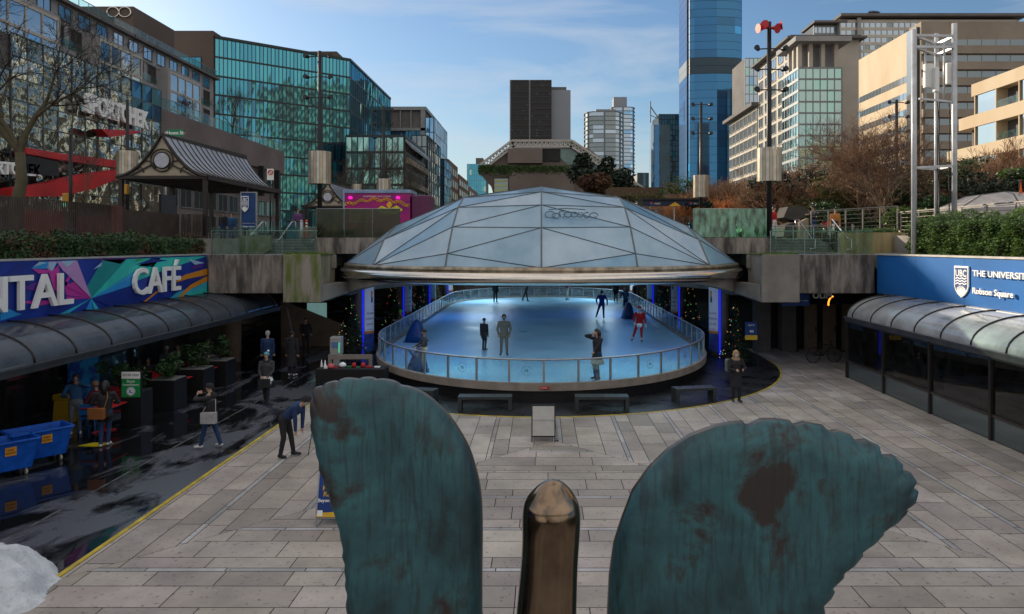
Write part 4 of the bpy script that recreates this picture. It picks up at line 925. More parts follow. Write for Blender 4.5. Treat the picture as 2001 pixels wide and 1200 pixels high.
block('glass_corner_tower', 'narrow grey and blue tower peeking between the blue tower and the hotel', PX(1455, 230), PX(1490, 230), 230, 245, PZ(114, 230), GRYD, dict(nc=4, nr=20, m=[SKYG, BLUEG, GRNG], mm=MULG))
t = thing('green_glass_bay', 'green glass hotel bay with stone colonnade and flat roof on top', 'building', (52, 130, ZG))
bodybox(t, 'core', 46.2, 54, 128.5, 137, ZG, PZ(140, 130), GRYD)
GR2 = glassmat('pale_green_glass', (.12, .30, .26), .08, .02, .4, .35, .35, .4, (.75, 1, .95))
curtain(t, (46.1, 128.4), (53.8, 128.4), ZG + 1, PZ(137, 130), 6, 15, [GR2, GRNG, GR2], MULG, .14, 71, hm=.3); curtain(t, (46.1, 128.4), (46.1, 137), ZG + 1, PZ(137, 130), 6, 15, [GR2, SKYG, GRNG], MULG, .14, 72, hm=.5)
b = MB(); zc_, zr = PZ(137, 130), PZ(88, 130)
for x in (46.6, 48.6, 50.8, 53.2): b.box(x - .35, x + .35, 129.2, 130, zc_, zr)
for y in (132, 134.5): b.box(46.3, 47, y - .35, y + .35, zc_, zr)
b.build('colonnade', WST, t)
b = MB(); b.box(45.2, 55.2, 127.4, 138, zr, zr + .9); b.box(47.5, 54, 131, 137, zc_, zr); b.build('roof_slab', GRYS, t)
t = thing('terraced_condo', 'tall dark glass condominium with stepped roofs behind the stone offices', 'building', (100, 240, ZG))
D = 240
bodybox(t, 'wall', PX(1590, D), PX(1640, D), D, D + 20, ZG, PZ(48, D), DKG); bodybox(t, 'wall', PX(1640, D - 2), PX(1990, D - 2), D - 2, D + 20, ZG, PZ(38, D - 2), GRYS)
curtain(t, (PX(1590, D), D - .1), (PX(1638, D), D - .1), 20, PZ(52, D), 6, 24, [SKYG, DKG, BLUEG], MULG, .25, 81, hm=.5)
curtain(t, (PX(1642, D - 2), D - 2.1), (PX(1985, D - 2), D - 2.1), 20, PZ(42, D - 2), 30, 24, [SKYG, DKG, DKG], WST, .3, 82, hm=.9)
b = MB(); b.box(PX(1586, D), PX(1650, D), D - 2.5, D + 10, PZ(48, D), PZ(44, D)); b.box(PX(1634, D), PX(1995, D), D - 4, D + 10, PZ(38, D), PZ(33, D)); b.box(PX(1680, D), PX(1960, D), D, D + 10, PZ(33, D), PZ(29, D)); b.build('roof_slab', GRYD, t)
bodybox(t, 'grey_return_wall', PX(1668, D), PX(1675, D), D - 3, D - 2.1, 20, PZ(40, D), GRYS)
# stone office block
t = thing('stone_office_block', 'cream stone office block with long ribbon windows, sunlit on its left side', 'building', (95, 172, ZG))
X0 = 90; ZS = PZ(52, 172)
bodybox(t, 'wall', X0, 130, 172, 207, ZG, ZS, STONE)
for j in range(9):
    z_ = 12.5 + j * 4.1
    if z_ > ZS - 6: break
    for y0, y1 in ((174.5, 189), (189.3, 204)):
        b = MB(); b.box(X0 - .06, X0 + .0, y0, y1, z_, z_ + 1.6); b.cur = 1
        for k in range(9): b.box(X0 - .1, X0 + .0, y0 + k * (y1 - y0) / 8 - .07, y0 + k * (y1 - y0) / 8 + .07, z_, z_ + 1.6)
        b.build('ribbon_window', [SKYG if (j + (y0 < 180)) % 3 else DKG, GRYS], t)
b = MB(); b.box(X0 - .3, 91.4, 171.5, 172.0, ZG, ZS + .6); b.build('corner_fin', STONE, t)
t = thing('brown_office_block', 'grey brown office block with recessed ribbon windows in shade behind the antenna mast', 'building', (112, 168, ZG))
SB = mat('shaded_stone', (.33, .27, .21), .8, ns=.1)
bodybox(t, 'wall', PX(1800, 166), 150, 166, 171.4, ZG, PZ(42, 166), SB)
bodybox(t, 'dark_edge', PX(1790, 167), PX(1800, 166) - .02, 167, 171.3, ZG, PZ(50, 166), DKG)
for j in range(8):
    z_ = PZ(90 + j * 31, 166); b = MB(); b.box(PX(1806, 166), 149, 165.9, 166.0, z_, z_ + 1.5); b.cur = 1
    for k in range(14): b.box(PX(1806, 166) + k * 3.3, PX(1806, 166) + k * 3.3 + .15, 165.86, 166, z_, z_ + 1.5)
    b.build('ribbon_window', [DKG, SB], t)
    b = MB(); b.box(PX(1803, 165.4), 149, 165.2, 165.9, z_ - 1.9, z_ - .05); b.build('spandrel_band', SB, t)
# cream terraces at the far right
t = thing('terraced_flats', 'cream terraced flats with glass balconies at the right edge, sunlit', 'building', (66, 95, ZG))
X0 = 60; zt = 27.6
for j in range(5):
    z_ = zt - j * 4.3
    if z_ < 8: break
    y1 = 100 + j * 3.0; bodybox(t, 'wall_band', X0, 86, 80, y1, z_ - 1.7, z_, STONE); bodybox(t, 'back_wall', X0 + 1.6, 86, 80, y1 - .5, z_ - 4.3, z_ - 1.7, GRYD)
    for k in range(5):
        ya = 81 + k * 4.6
        if ya + 4.4 > y1: break
        if k % 2: bodybox(t, 'bay_glass', X0 + .15, X0 + .3, ya, ya + 3.9, z_ - 4.3, z_ - 1.7, SKYG)
        else:
            b = MB(); b.box(X0 + .1, X0 + .14, ya, ya + 4.3, z_ - 4.3, z_ - 3.3); b.build('balcony_glass', GLR, t)
        bodybox(t, 'party_wall', X0 + .05, X0 + 1.6, ya + 4.4, ya + 4.6, z_ - 4.3, z_ - 1.7, STONE)

# cream banded block just right of the frame, the one mirrored in the green glass tower
t = thing('banded_tower', 'cream banded office tower right of the frame, mirrored in the green glass building', 'building', (103, 67, ZG))
bodybox(t, 'wall', 90, 116, 46, 88, ZG, 74, mat('mirror_block_brown', (.16, .13, .10), .8))
for j in range(16): bodybox(t, 'cream_band', 89.4, 90, 46, 88, 8 + j * 4.1, 9.9 + j * 4.1, STONE)
# ---------------------------------------------------------------- upper terrace: walls, stairs, rails
SOIL = mat('soil', (.06, .045, .03), .95, ns=3)
for s in (-1, 1):
    b = MB(); b.box(*sorted((s * 14.36, s * 16.6)), -16, 29.9, 4.4, 4.87); b.cur = 1
    b.box(*sorted((s * 16.6, s * 16.85)), -16, 36.3, 4.0, 5.60)
    b.box(*sorted((s * 14.0, s * 16.6)), 33.0, 36.3, 4.87, 5.58) if s < 0 else None
    b.box(*sorted((s * 16.6, s * 60)), 36.05, 36.3, 3.9, 5.575)
    setp(b.build('planting_bed', [SOIL, CONC2]), kind='structure')
    lbl = 'left' if s < 0 else 'right'
    b = MB(); b.box(*sorted((s * 7.4, s * 10.45)), 33.0, 36.4, 4.88, 5.62); b.box(*sorted((s * 5.5, s * 8.6)), 36.4, 44.2, 4.88, 5.575) if 0 else None
    single('retaining_wall', b, CONC, 'short streaked concrete wall under the tall glass screen %s of the dome' % lbl, 'wall', (s * 9, 33.2, 4.88), 'retaining walls beside the dome')
    x0, x1 = (10.45, 14.0)
    st = thing('staircase', 'five concrete steps up to the street behind the %s glass balustrade' % lbl, 'stairs', (s * 12.2, 34.2, 4.87), group='staircases up to the street')
    b = MB()
    for k in range(5): b.box(*sorted((s * x0, s * x1)), 34.2 + k * .36, 36.3, 4.87 + k * .142, 4.87 + (k + 1) * .142 - .003)
    b.build('steps', mat('step_concrete', (.15, .15, .145), .8, ns=2), st)
    b = MB()
    for k in range(5): b.box(*sorted((s * x0, s * x1)), 34.18 + k * .36, 34.2 + k * .36, 4.87 + (k + 1) * .142 - .03, 4.87 + (k + 1) * .142)
    b.build('nosing', mat('step_nosing', (.3, .3, .29), .7), st)
# sloped side walls
b = MB(); b.prism([(-14.0, 33.3, 4.88), (-12.9, 33.3, 4.88), (-12.6, 33.3, 5.05), (-12.6, 33.3, 5.72), (-14.0, 33.3, 5.72)], (0, .25, 0))
single('stair_side_wall', b, mat('concrete_green_grey', (.20, .18, .15), .85, col2=(.10, .12, .04), ns=1.2), 'grey wall with moss beside the left steps, behind glass', 'wall', (-13.3, 33.4, 4.88))
b = MB(); b.box(-14, -10.45, 36.31, 36.6, 4.9, 5.575)
CY_ = mat('concrete_lichen', (.36, .29, .15), .85, ns=1.0, col2=(.16, .12, .06), stretch=(2, 2, .3))
b = MB(); b.box(13.6, 16.55, 32.6, 32.9, 4.88, 5.85); single('stair_side_wall', b, CY_, 'sunlit lichen stained wall right of the right hand steps', 'wall', (15, 32.7, 4.88))
b = MB(); b.box(16.0, 16.6, 30.1, 32.5, 4.88, 5.7); b.box(14.4, 16.6, 30.1, 30.3, 4.2, 4.95); single('low_wall', b, CONC2, 'low concrete wall behind the antenna mast foot', 'wall', (16.2, 31, 4.88))
# glass balustrades and screens
def glassrun(name, label, pts, z0, z1, npan, group=None, rail=None, dirty=None):
    t = thing(name, label, 'balustrade', (pts[0][0], pts[0][1], z0), group=group)
    b = MB(); r_ = MB()
    for (xa, ya), (xb, yb) in zip(pts, pts[1:]):
        for k in range(npan):
            f0, f1 = k / npan, (k + 1) / npan; a = Vector((xa + (xb - xa) * f0, ya + (yb - ya) * f0)); c = Vector((xa + (xb - xa) * f1, ya + (yb - ya) * f1)); d = (c - a).normalized(); a += d * .012; c -= d * .012; n_ = Vector((d.y, -d.x)) * .015
            g = MB(); g.prism([(a.x, a.y, z0), (c.x, c.y, z0), (c.x, c.y, z1), (a.x, a.y, z1)], (n_.x, n_.y, 0)); g.build('glass_pane', dirty or GLR, t)
            r_.bar((a.x, a.y + .02, z0), (a.x, a.y + .02, z1 if rail is None else rail), .035)
    for (xa, ya), (xb, yb) in zip(pts, pts[1:]):
        zr = rail or z1; r_.tube([(xa, ya + .03, zr), (xb, yb + .03, zr)], .022, 6)
    r_.build('rail_frame', mat('dull_steel', (.36, .38, .38), .4, .8), t); return t
glassrun('glass_balustrade', 'green tinted glass balustrade on the left concrete beam with steel rail behind', [(-13.85, 30.05), (-9.4, 30.05)], 4.88, 6.05, 3, 'glass balustrades above the passages', rail=5.88)
glassrun('glass_balustrade', 'green tinted glass balustrade on the right concrete beam below the steps', [(9.6, 30.05), (13.9, 30.05)], 4.88, 6.0, 3, 'glass balustrades above the passages', rail=5.86)
GD = clearglass('dirty_green_glass', (.35, .72, .52), .0, .08, (.34, .62, .46), (1.6, 1, .5)); GD2 = clearglass('dark_stained_glass', (.26, .30, .24), .45, .08, (.07, .06, .03), (1.2, 1, .5))
glassrun('glass_screen', 'tall dark stained glass screen on the wall left of the dome', [(-10.4, 33.05), (-6.5, 33.05)], 5.64, 6.95, 3, 'glass screens beside the dome', dirty=GD2)
glassrun('glass_screen', 'tall cloudy green glass screen on the wall right of the dome', [(7.0, 33.05), (10.4, 33.05)], 5.64, 6.95, 3, 'glass screens beside the dome', dirty=GD)
b = MB()
for x in (7.6, 8.75, 9.55, -8.2, -9.3):
    rr = random.Random(int(x * 10) + 200)
    for k in range(160):
        z_ = rr.uniform(5.65, 6.95); a = rr.random() * 6.28; c = Vector((x + rr.gauss(0, .06), 33.16 + rr.random() * .1, z_)); b.poly([c, c + Vector((math.cos(a), .3, math.sin(a))) * .08, c + Vector((-math.sin(a), -.3, math.cos(a))) * .08])
setp(b.build('creeper_leaves', mat('creeper', (.10, .055, .03), .9, col2=(.03, .05, .015), ns=8), recalc=False, org=(8, 33, 5.6)), kind='stuff')
# handrails on the stairs
HR = mat('handrail_steel', (.50, .46, .50), .35, .85)
def handrail(lbl, pts, grp='handrails of the staircases'):
    b = MB(); q = [P(*p) for p in pts]; b.tube(q, .028, 8)
    single('handrail', b, HR, lbl, 'handrail', tuple(q[0]), grp)
handrail('steel handrail of the left staircase, leftmost, curving along the mossy wall', [(430, 494, 33.2), (478, 474, 33.5), (512, 434, 35.6), (519, 434, 35.6), (519, 452, 35.6)])
handrail('steel handrail in the middle of the left staircase', [(540, 488, 34.1), (540, 469, 34.1), (546, 468, 34.1), (571, 433, 35.8), (577, 433, 35.8), (578, 452, 35.8)])
handrail('steel handrail at the right end of the left staircase by the wall', [(611, 487, 34.1), (610, 469, 34.1), (616, 468, 34.1), (637, 436, 35.8)])
handrail('steel handrail at the left end of the right staircase', [(1512, 487, 34.1), (1516, 486, 34.1), (1516, 468, 34.1), (1510, 466, 34.1), (1490, 432, 35.8)])
handrail('steel handrail in the middle of the right staircase', [(1584, 494, 34), (1584, 486, 34), (1593, 486, 34), (1593, 468, 34), (1587, 467, 34), (1561, 430, 35.8), (1554, 430, 35.8), (1557, 448, 35.8)])
handrail('steel handrail beside the sunlit lichen wall right of the steps', [(1656, 494, 32.4), (1656, 487, 32.4), (1664, 487, 32.4), (1664, 468, 32.4), (1657, 467, 32.4), (1626, 428, 34.2)])
b = MB()
for px in (1516, 1550, 1590, 1622): b.tube([P(px, 492, 34), P(px, 442, 34)], .02, 6)
b.tube([P(1508, 442, 34), P(1640, 442, 34)], .022, 6); b.tube([P(1508, 467, 34), P(1625, 467, 34)], .022, 6)
single('guard_rail', b, mat('dull_steel', (.36, .38, .38)), 'thin steel guard rail crossing in front of the right staircase', 'railing', tuple(P(1508, 492, 34)))
# barred railings right
def bars(name, label, A, B, za, zb, h, nposts, nb=6):
    t = thing(name, label, 'railing', (A[0], A[1], za), group='grey barred railings of the right terrace'); b = MB()
    for k in range(nposts + 1):
        f = k / nposts; x, y, z_ = A[0] + (B[0] - A[0]) * f, A[1] + (B[1] - A[1]) * f, za + (zb - za) * f; b.bar((x, y, z_), (x, y, z_ + h), .06, .03)
    b.build('posts', mat('rail_grey', (.24, .22, .20), .5, .5), t); b = MB()
    for j in range(nb): o = h * (j + .6) / nb; b.bar((A[0], A[1], za + o), (B[0], B[1], zb + o), .022)
    b.bar((A[0], A[1], za + h), (B[0], B[1], zb + h), .075, .045); b.build('bars', mat('rail_grey', (.24, .22, .20)), t)
bars('barred_railing', 'grey railing with horizontal bars rising to the right behind the bicycles', (13.3, 35.3), (17.4, 35.0), 5.75, 5.98, 1.2, 5)
bars('barred_railing', 'grey railing with horizontal bars above the right hedge', (17.5, 34.9), (16.95, 12), 5.7, 5.62, 1.18, 13)
# dark slatted fence on the left
SL = mat('slat_brown', (.065, .045, .036), .6, var=.3)
t = thing('slatted_fence', 'tall dark brown fence of thin vertical slats with reddish end post above the left hedge', 'fence', (-17, 20, 5.58))
def slats(A, B, step, w_, z0, z1a, z1b):
    b = MB(); A = Vector(A); B = Vector(B); n_ = int((B - A).length / step); d = (B - A).normalized()
    for k in range(n_ + 1):
        c = A + d * k * step; z1 = z1a + (z1b - z1a) * k / n_; b.bar((c.x, c.y, z0), (c.x, c.y, z1), w_, .03, (d.y, -d.x, 0))
    return b
slats((-17, 10), (-17, 28.3), .105, .05, 5.6, 6.8, 6.87).build('slat_panel', SL, t)
b = MB(); b.box(-17.08, -16.98, 10, 28.3, 5.6, 5.68); b.box(-17.1, -17.05, 26, 28.3, 6.6, 6.86); b.build('rail', SL, t)
b = MB(); b.box(-17.2, -16.85, 28.4, 28.85, 5.58, 6.86); b.build('end_post', mat('red_brown_post', (.12, .05, .04), .7), t)
slats((-17, 28.9), (-17, 33.6), .075, .06, 5.6, 6.74, 6.7).build('slat_panel', SL, t)
b = MB(); b.box(-17.06, -17.03, 29, 33.6, 5.62, 6.6); b.build('backing', mat('fence_backing', (.05, .035, .03), .8), t)
t = thing('slatted_fence', 'short fence of wide dark boards between the pavilion posts', 'fence', (-16, 34, 5.58))
slats((-16.9, 33.7), (-15.9, 33.7), .13, .09, 5.6, 6.75, 6.75).build('slat_panel', SL, t)
b = MB(); b.box(-17, -15.8, 33.75, 33.8, 5.6, 5.7); b.build('rail', SL, t)
# lane pavilion with swooping roof
def pavilion(label, x, y):
    t = thing('pavilion', label, 'pavilion', (x, y, 5.58), group='dark pavilions with swooping roofs'); W_, L_ = 2.15, 9.6
    def zp(u): return 2.95 + 2.0 * (1 - abs(u)) ** 1.9
    N = 24; b = MB(); b.smooth = True; us = [-1 + 2 * k / N for k in range(N + 1)]
    for y0, y1 in ((0, L_),):
        g = [[b.vert((u * W_, yy, zp(u) + .05)) for u in us] for yy in (y0, y1)]
        for k in range(N):
            if k == N // 2: pass
            b.face((g[0][k], g[0][k + 1], g[1][k + 1], g[1][k]))
    RM = mat('roof_metal', (.36, .38, .41), .42, .4, var=.15, ns=.7); b.build('roof', RM, t, world=False)
    b = MB()
    for j in range(17):
        yy = j * L_ / 16; b.tube([(u * W_, yy, zp(u) + .075) for u in us[::2]], .025, 4)
    b.build('roof_seams', DARKM, t, world=False)
    b = MB(); b.cur = 0
    pr = [(u * W_ * .96, .02, zp(u) - .04) for u in us[1:-1]]; b.prism([(-W_ * .9, .02, 2.98)] + pr + [(W_ * .9, .02, 2.98)], (0, .04, 0)); b.build('gable_panel', mat('cream_panel', (.42, .36, .27), .7), t, world=False)
    b = MB(); b.tube([(u * W_, -.02, zp(u)) for u in us], .075, 5); b.bar((-W_, 0, 2.92), (W_, 0, 2.92), .1, .14); b.bar((0, -.02, 4.9), (0, L_, 5.05), .16, .2)
    ccx, ccz, rr_ = -.0, 3.72, .50
    for r_ in (rr_ + .03, rr_ - .12): b.tube([(ccx + r_ * math.cos(a), -.04, ccz + r_ * math.sin(a)) for a in [k * math.pi / 12 for k in range(24)]], .035, 5, closed=True)
    for sgn in (-1, 1):
        for r_, cx_, cz_ in ((.42, .72, 3.28), (.28, 1.15, 3.14)): b.tube([(sgn * (cx_ + r_ * math.cos(a)), -.03, max(2.96, cz_ + r_ * math.sin(a))) for a in [k * math.pi / 8 for k in range(9)]], .03, 5)
        b.bar((sgn * .5, -.03, 3.5), (sgn * 1.5, -.03, 2.98), .06)
    b.build('gable_tracery', DARKM, t, world=False)
    b = MB(); b.smooth = True; b.tube([(ccx, -.05, ccz), (ccx, .0, ccz)], .36, 24); b.build('round_disc', mat('disc_pale', (.50, .52, .60), .4, var=.2, ns=3), t, world=False)
    b = MB()
    for j in range(13): b.bar((-W_, j * L_ / 12, 2.88), (W_, j * L_ / 12, 2.88), .07, .1)
    for sgn in (-1, 1): b.bar((sgn * W_, 0, 2.9), (sgn * W_, L_, 2.9), .12, .16)
    b.build('joists', DARKM, t, world=False)
    for yy in (0.1, 4.8, 9.4):
        for sgn in (-1, 1): b = MB(); b.box(sgn * 2.0 - .09, sgn * 2.0 + .09, yy - .09, yy + .09, 0, 2.9); b.build('post', DARKM, t, world=False)
    return t
pavilion('dark pavilion with swooping metal roof and round gable disc above the café sign', -18.0, 34)
pavilion('second pavilion gable tip peeking out behind the left end of the food truck', -17.9, 60)
# blue information board under pavilion
t = thing('information_board', 'tall navy board with white shield under the pavilion roof', 'sign', (-14.5, 36, 5.6))
b = MB(); x0, x1 = PX(472, 36), PX(500, 36); b.box(x0, x1, 36, 36.08, PZ(447, 36), PZ(377, 36)); b.build('board', mat('sign_navy2', (.008, .055, .20), .4), t)
b = MB(); b.box(x0 - .05, x0, 35.97, 36.1, 5.6, PZ(375, 36)); b.box(x1, x1 + .05, 35.97, 36.1, 5.6, PZ(375, 36)); b.box(x0, x1, 35.97, 36.1, PZ(377, 36), PZ(375, 36)); b.build('frame', mat('sign_frame', (.35, .36, .38), .4, .5), t)
shield(t, frame((PX(479, 36), 35.98, PZ(399, 36)), (1, 0, 0), (0, 0, 1)), .38, .8, LET, mat('shield_blue', (.01, .05, .2)))
b = MB(); textmesh(b, 'The University of British Columbia', .045, frame(((x0 + x1) / 2, 35.99, PZ(437, 36)), (1, 0, 0), (0, 0, 1)), .004); textmesh(b, 'Robson Square', .10, frame(((x0 + x1) / 2, 35.99, PZ(444, 36)), (1, 0, 0), (0, 0, 1)), .004, bold=.002); b.build('lettering', LET, t)
t = thing('notice_board', 'dark navy notice board behind the dark fence, left of the pavilion posts', 'sign', (-17.6, 33.9, 5.6))
b = MB(); b.box(PX(314, 34), PX(345, 34), 33.95, 34.02, 5.6, PZ(381, 34)); b.build('board', mat('dark_board', (.012, .018, .03), .5), t)
b = MB(); b.box(PX(312, 34), PX(314, 34), 33.9, 34.05, 5.6, PZ(379, 34)); b.build('frame', DARKM, t)
# lamp posts with slatted shades
def lamppost(label, px, D, top, sh0, sh1, shr, arms=(110, 150, 190), red=False):
    x = PX(px, D); t = thing('lamp_post', label, 'lamp post', (x, D, 5.58), group='tall black lamp posts with ribbed metal shades')
    z1 = PZ(top, D); b = MB(); b.tube([(x, D, 5.58), (x, D, z1)], [.13, .10], 12); b.box(x - .2, x + .2, D - .2, D + .2, 5.58, 5.7); b.build('pole', BLACK, t)
    for a in arms:
        z_ = PZ(a, D)
        for s in (-1, 1):
            b = MB(); b.bar((x, D, z_), (x + s * .5, D - .1, z_ - .05), .05); c = Vector((x + s * .55, D - .15, z_ - .08)); b.tube([c, c + Vector((s * .14, -.24, .03))], [.09, .13], 10); b.build('spotlight', BLACK, t)
    if sh0:
        b = MB(); za, zb = PZ(sh1, D), PZ(sh0, D); rr = random.Random(int(px))
        for k in range(22):
            a = 2 * math.pi * k / 22; c = Vector((x + math.cos(a) * shr, D + math.sin(a) * shr)); tt = Vector((-math.sin(a), math.cos(a))) * shr * .13; f_ = MB
            b.cur = k % 2; b.prism([(c.x - tt.x, c.y - tt.y, za), (c.x + tt.x, c.y + tt.y, za), (c.x + tt.x, c.y + tt.y, zb), (c.x - tt.x, c.y - tt.y, zb)], (-math.cos(a) * .02, -math.sin(a) * .02, 0))
        b.build('ribbed_shade', [mat('shade_champagne', (.46, .38, .27), .35, .7), mat('shade_pale', (.50, .48, .44), .3, .75)], t)
        b = MB()
        for z_ in (za + .15, (za + zb) / 2, zb - .15):
            b.tube([(x + math.cos(q * math.pi / 8) * (shr - .03), D + math.sin(q * math.pi / 8) * (shr - .03), z_) for q in range(16)], .02, 4, closed=True)
            b.bar((x - shr, D, z_), (x + shr, D, z_), .04); b.bar((x, D - shr, z_), (x, D + shr, z_), .04)
        b.build('shade_ring', BLACK, t)
    return t
lamppost('tall black lamp post with ribbed shade in front of the green glass building', 625, 38, 100, 297, 360, .58)
lamppost('thinner black lamp post with shade rising behind the pink food truck', 750, 53, 208, 350, 377, .52, (215, 242, 268))
lamppost('black lamp post with ribbed shade beside the drinks stall', 1370, 52, 200, 343, 386, .56, (204, 232, 260))
lp = lamppost('tallest black lamp post with ribbed shade and red horns on top', 1503, 33.3, 43, 290, 355, .56, (95, 135, 175))
lamppost('black lamp post among the bare trees in front of the cream offices', 1752, 51, 195, 340, 386, .5, (200, 228, 256))
lamppost('thick short lamp post with shade in front of the wavy mirror shop front', 249, 51, 195, 296, 347, .7, ())
lamppost('low lamp post with small ribbed shade left of the food truck roof', 697, 60, 357, 360, 378, .40, ())
# red horns
hn = thing('horn_sculpture', 'cluster of four red horn loudspeakers on top of the tallest lamp post', 'horns', (PX(1503, 33.3), 33.3, PZ(52, 33.3)))
for dx, dz, dy, ln in ((-1, -.12, -.3, .52), (-.55, .1, -.55, .38), (.9, .12, -.3, .50), (.5, -.25, -.75, .42)):
    d = Vector((dx, dy, dz)).normalized(); c = Vector((PX(1503, 33.3), 33.3, PZ(55, 33.3))); b = MB()
    prof = [(0, .045), (.3, .06), (.55, .10), (.8, .16), (.95, .23), (1.0, .26)]
    b.tube([c + d * (.08 + ln * f) for f, _ in prof], [r_ * .88 for _, r_ in prof], 14, caps=False); b.tube([c + d * (.08 + ln * f) for f, _ in prof], [r_ * .85 for _, r_ in prof], 14)
    b.build('horn', mat('horn_red', (.55, .012, .02), .35), hn)
# antenna mast
t = thing('antenna_mast', 'pale grey three legged mast with white antenna panels above the right sign wall', 'mast', (14.9, 28, 4.9))
MG = mat('mast_grey', (.56, .57, .60), .4, .2)
P1, P2, P3 = (PX(1786, 27.6), 27.6), (PX(1865, 28.2), 28.2), (PX(1830, 29.2), 29.2)
for (x, y), zt, z0_, r_ in ((P1, PZ(58, 27.6), 4.87, .10), (P2, PZ(46, 28.2), 4.87, .10), (P3, PZ(66, 29.2), 4.87, .085)):
    b = MB(); b.tube([(x, y, z0_), (x, y, zt)], r_, 14); b.build('leg', MG, t)
for z_ in (PZ(330, 28), PZ(75, 28), PZ(97, 28)):
    b = MB(); b.bar((P1[0], P1[1], z_), (P2[0], P2[1], z_ + .15), .09); b.bar((P2[0], P2[1], z_ + .15), (P3[0], P3[1], z_ + .1), .09); b.bar((P1[0], P1[1], z_), (P3[0], P3[1], z_ + .1), .09); b.build('brace', MG, t)
b = MB(); z_ = PZ(197, 28); b.bar((P1[0] + .2, P1[1], z_), (P2[0] - .1, P2[1], z_), .07); b.build('brace', MG, t)
for px, y0, y1, w_, D in ((1814, 125, 172, 17, 28.2), (1855, 123, 165, 14, 28.5), (1829, 132, 180, 9, 28.0)):
    b = MB(); x = PX(px, D); b.box(x - w_ / 100, x + w_ / 100, D - .1, D + .1, PZ(y1, D), PZ(y0, D)); b.build('antenna_panel', WHITEP, t, bevel=.03)
b = MB()
for px, y0, y1 in ((1808, 88, 205), (1845, 82, 200)): b.tube([P(px, y1, 28.4), P(px, y0, 28.4)], .045, 8)
b.build('antenna_pole', MG, t)
b = MB(); rr = random.Random(1)
for px in (1832, 1835, 1855): b.tube([P(px + rr.uniform(-1, 1), y_, 28.7 if px < 1850 else 28.3) for y_ in range(195, 430, 25)], .022, 5)
b.build('cable', BLACK, t)
# food truck
t = thing('food_truck', 'magenta food truck with gold scrolls and yellow diamond sign behind the left glass screen', 'food truck', (PX(740, 50), 52, 5.58))
x0, x1 = PX(672, 50), PX(801, 50); z0_, z1_ = 6.3, PZ(377, 50)
b = MB(); b.box(x0, x1, 50, 52.4, z0_, z1_); b.build('body', mat('truck_magenta', (.42, .012, .16), .35, col2=(.20, .006, .16), ns=.7), t, bevel=.04)
b = MB(); b.box(x0 - .05, x1 + .05, 49.93, 52.5, z1_ - .02, z1_ + .22); b.box(x0 - .06, x0 + .06, 49.93, 50.05, z0_, z1_); b.build('roof_trim', mat('truck_blue_white', (.26, .38, .55), .4), t, bevel=.03)
b = MB(); b.box(x1 + .05, x1 + 1.4, 50.2, 52.2, z0_ - .2, z1_ - .15); b.build('cab', mat('truck_cab', (.12, .02, .08), .4), t, bevel=.08)
for wx in (x0 + .8, x1 - .6, x1 + .8): b = MB(); b.tube([(wx, 49.95, 6.03), (wx, 50.3, 6.03)], .45, 16); b.build('wheel', BLACK, t)
GO = mat('gold_print', (.85, .48, .03), .5); YL = mat('yellow_green_print', (.75, .72, .03), .5)
b = MB(); rr = random.Random(8); W_ = x1 - x0
for k in range(46):
    u = k / 45; x = x0 + .1 + (W_ - .2) * u; zz = z1_ - .85 + .38 * math.sin(u * math.pi) + .08 * math.sin(u * 31); r_ = rr.uniform(.05, .11)
    b.tube([(x + r_ * math.cos(a), 49.965, zz + r_ * math.sin(a)) for a in [q * 1.0 for q in range(6)]], .022, 4)
b.build('gold_scrolls', GO, t)
b = MB(); c = (PX(761, 50), PZ(410, 50)); b.prism([(c[0] - .95, 49.96, c[1]), (c[0] - .55, 49.96, c[1] + .28), (c[0], 49.96, c[1] + .05), (c[0] + .5, 49.96, c[1] + .3), (c[0] + .95, 49.96, c[1]), (c[0] + .45, 49.96, c[1] - .32), (c[0] - .45, 49.96, c[1] - .32)], (0, .02, 0)); b.build('diamond_sign', YL, t)
b = MB(); b.prism([(c[0], 49.94, c[1]), (c[0] - .22, 49.94, c[1] + .35), (c[0], 49.94, c[1] + .6), (c[0] + .22, 49.94, c[1] + .35)], (0, .02, 0)); b.build('gold_fan', GO, t)
b = MB(); textmesh(b, 'San  Nat', .34, frame((c[0], 49.95, c[1] - .1), (1, 0, 0), (0, 0, 1)), .004); b.build('lettering', BLACK, t)
b = MB(); textmesh(b, 'TRADITIONAL THAI CUISINE', .15, frame(((x0 + x1) / 2, 49.97, z1_ - .3), (1, 0, 0), (0, 0, 1)), .004); b.build('lettering', WHITEP, t)
for px in (685, 778): b = MB(); b.tube([(PX(px, 50), 49.93, PZ(388, 50)), (PX(px, 50), 49.98, PZ(386, 50))], .15, 12); b.build('pink_lamp', mat('pink_glow', (1, .02, .55), .5, emit=.7, var=0), t)
b = MB()
for k in range(9): b.box(x0 + .55 + k * .16, x0 + .65 + k * .16, 49.96, 49.98, 7.0 + (k % 3) * .08, 7.55 - (k % 2) * .1)
b.build('menu_pictures', GO, t)
b = MB(); xa, xb, za, zb = x0 + .45, x0 + 2.1, 6.9, 7.7
for p, q_ in (((xa, za), (xb, za)), ((xb, za), (xb, zb)), ((xb, zb), (xa, zb)), ((xa, zb), (xa, za))): b.bar((p[0], 49.95, p[1]), (q_[0], 49.95, q_[1]), .05)
b.build('menu_frame', WHITEP, t)
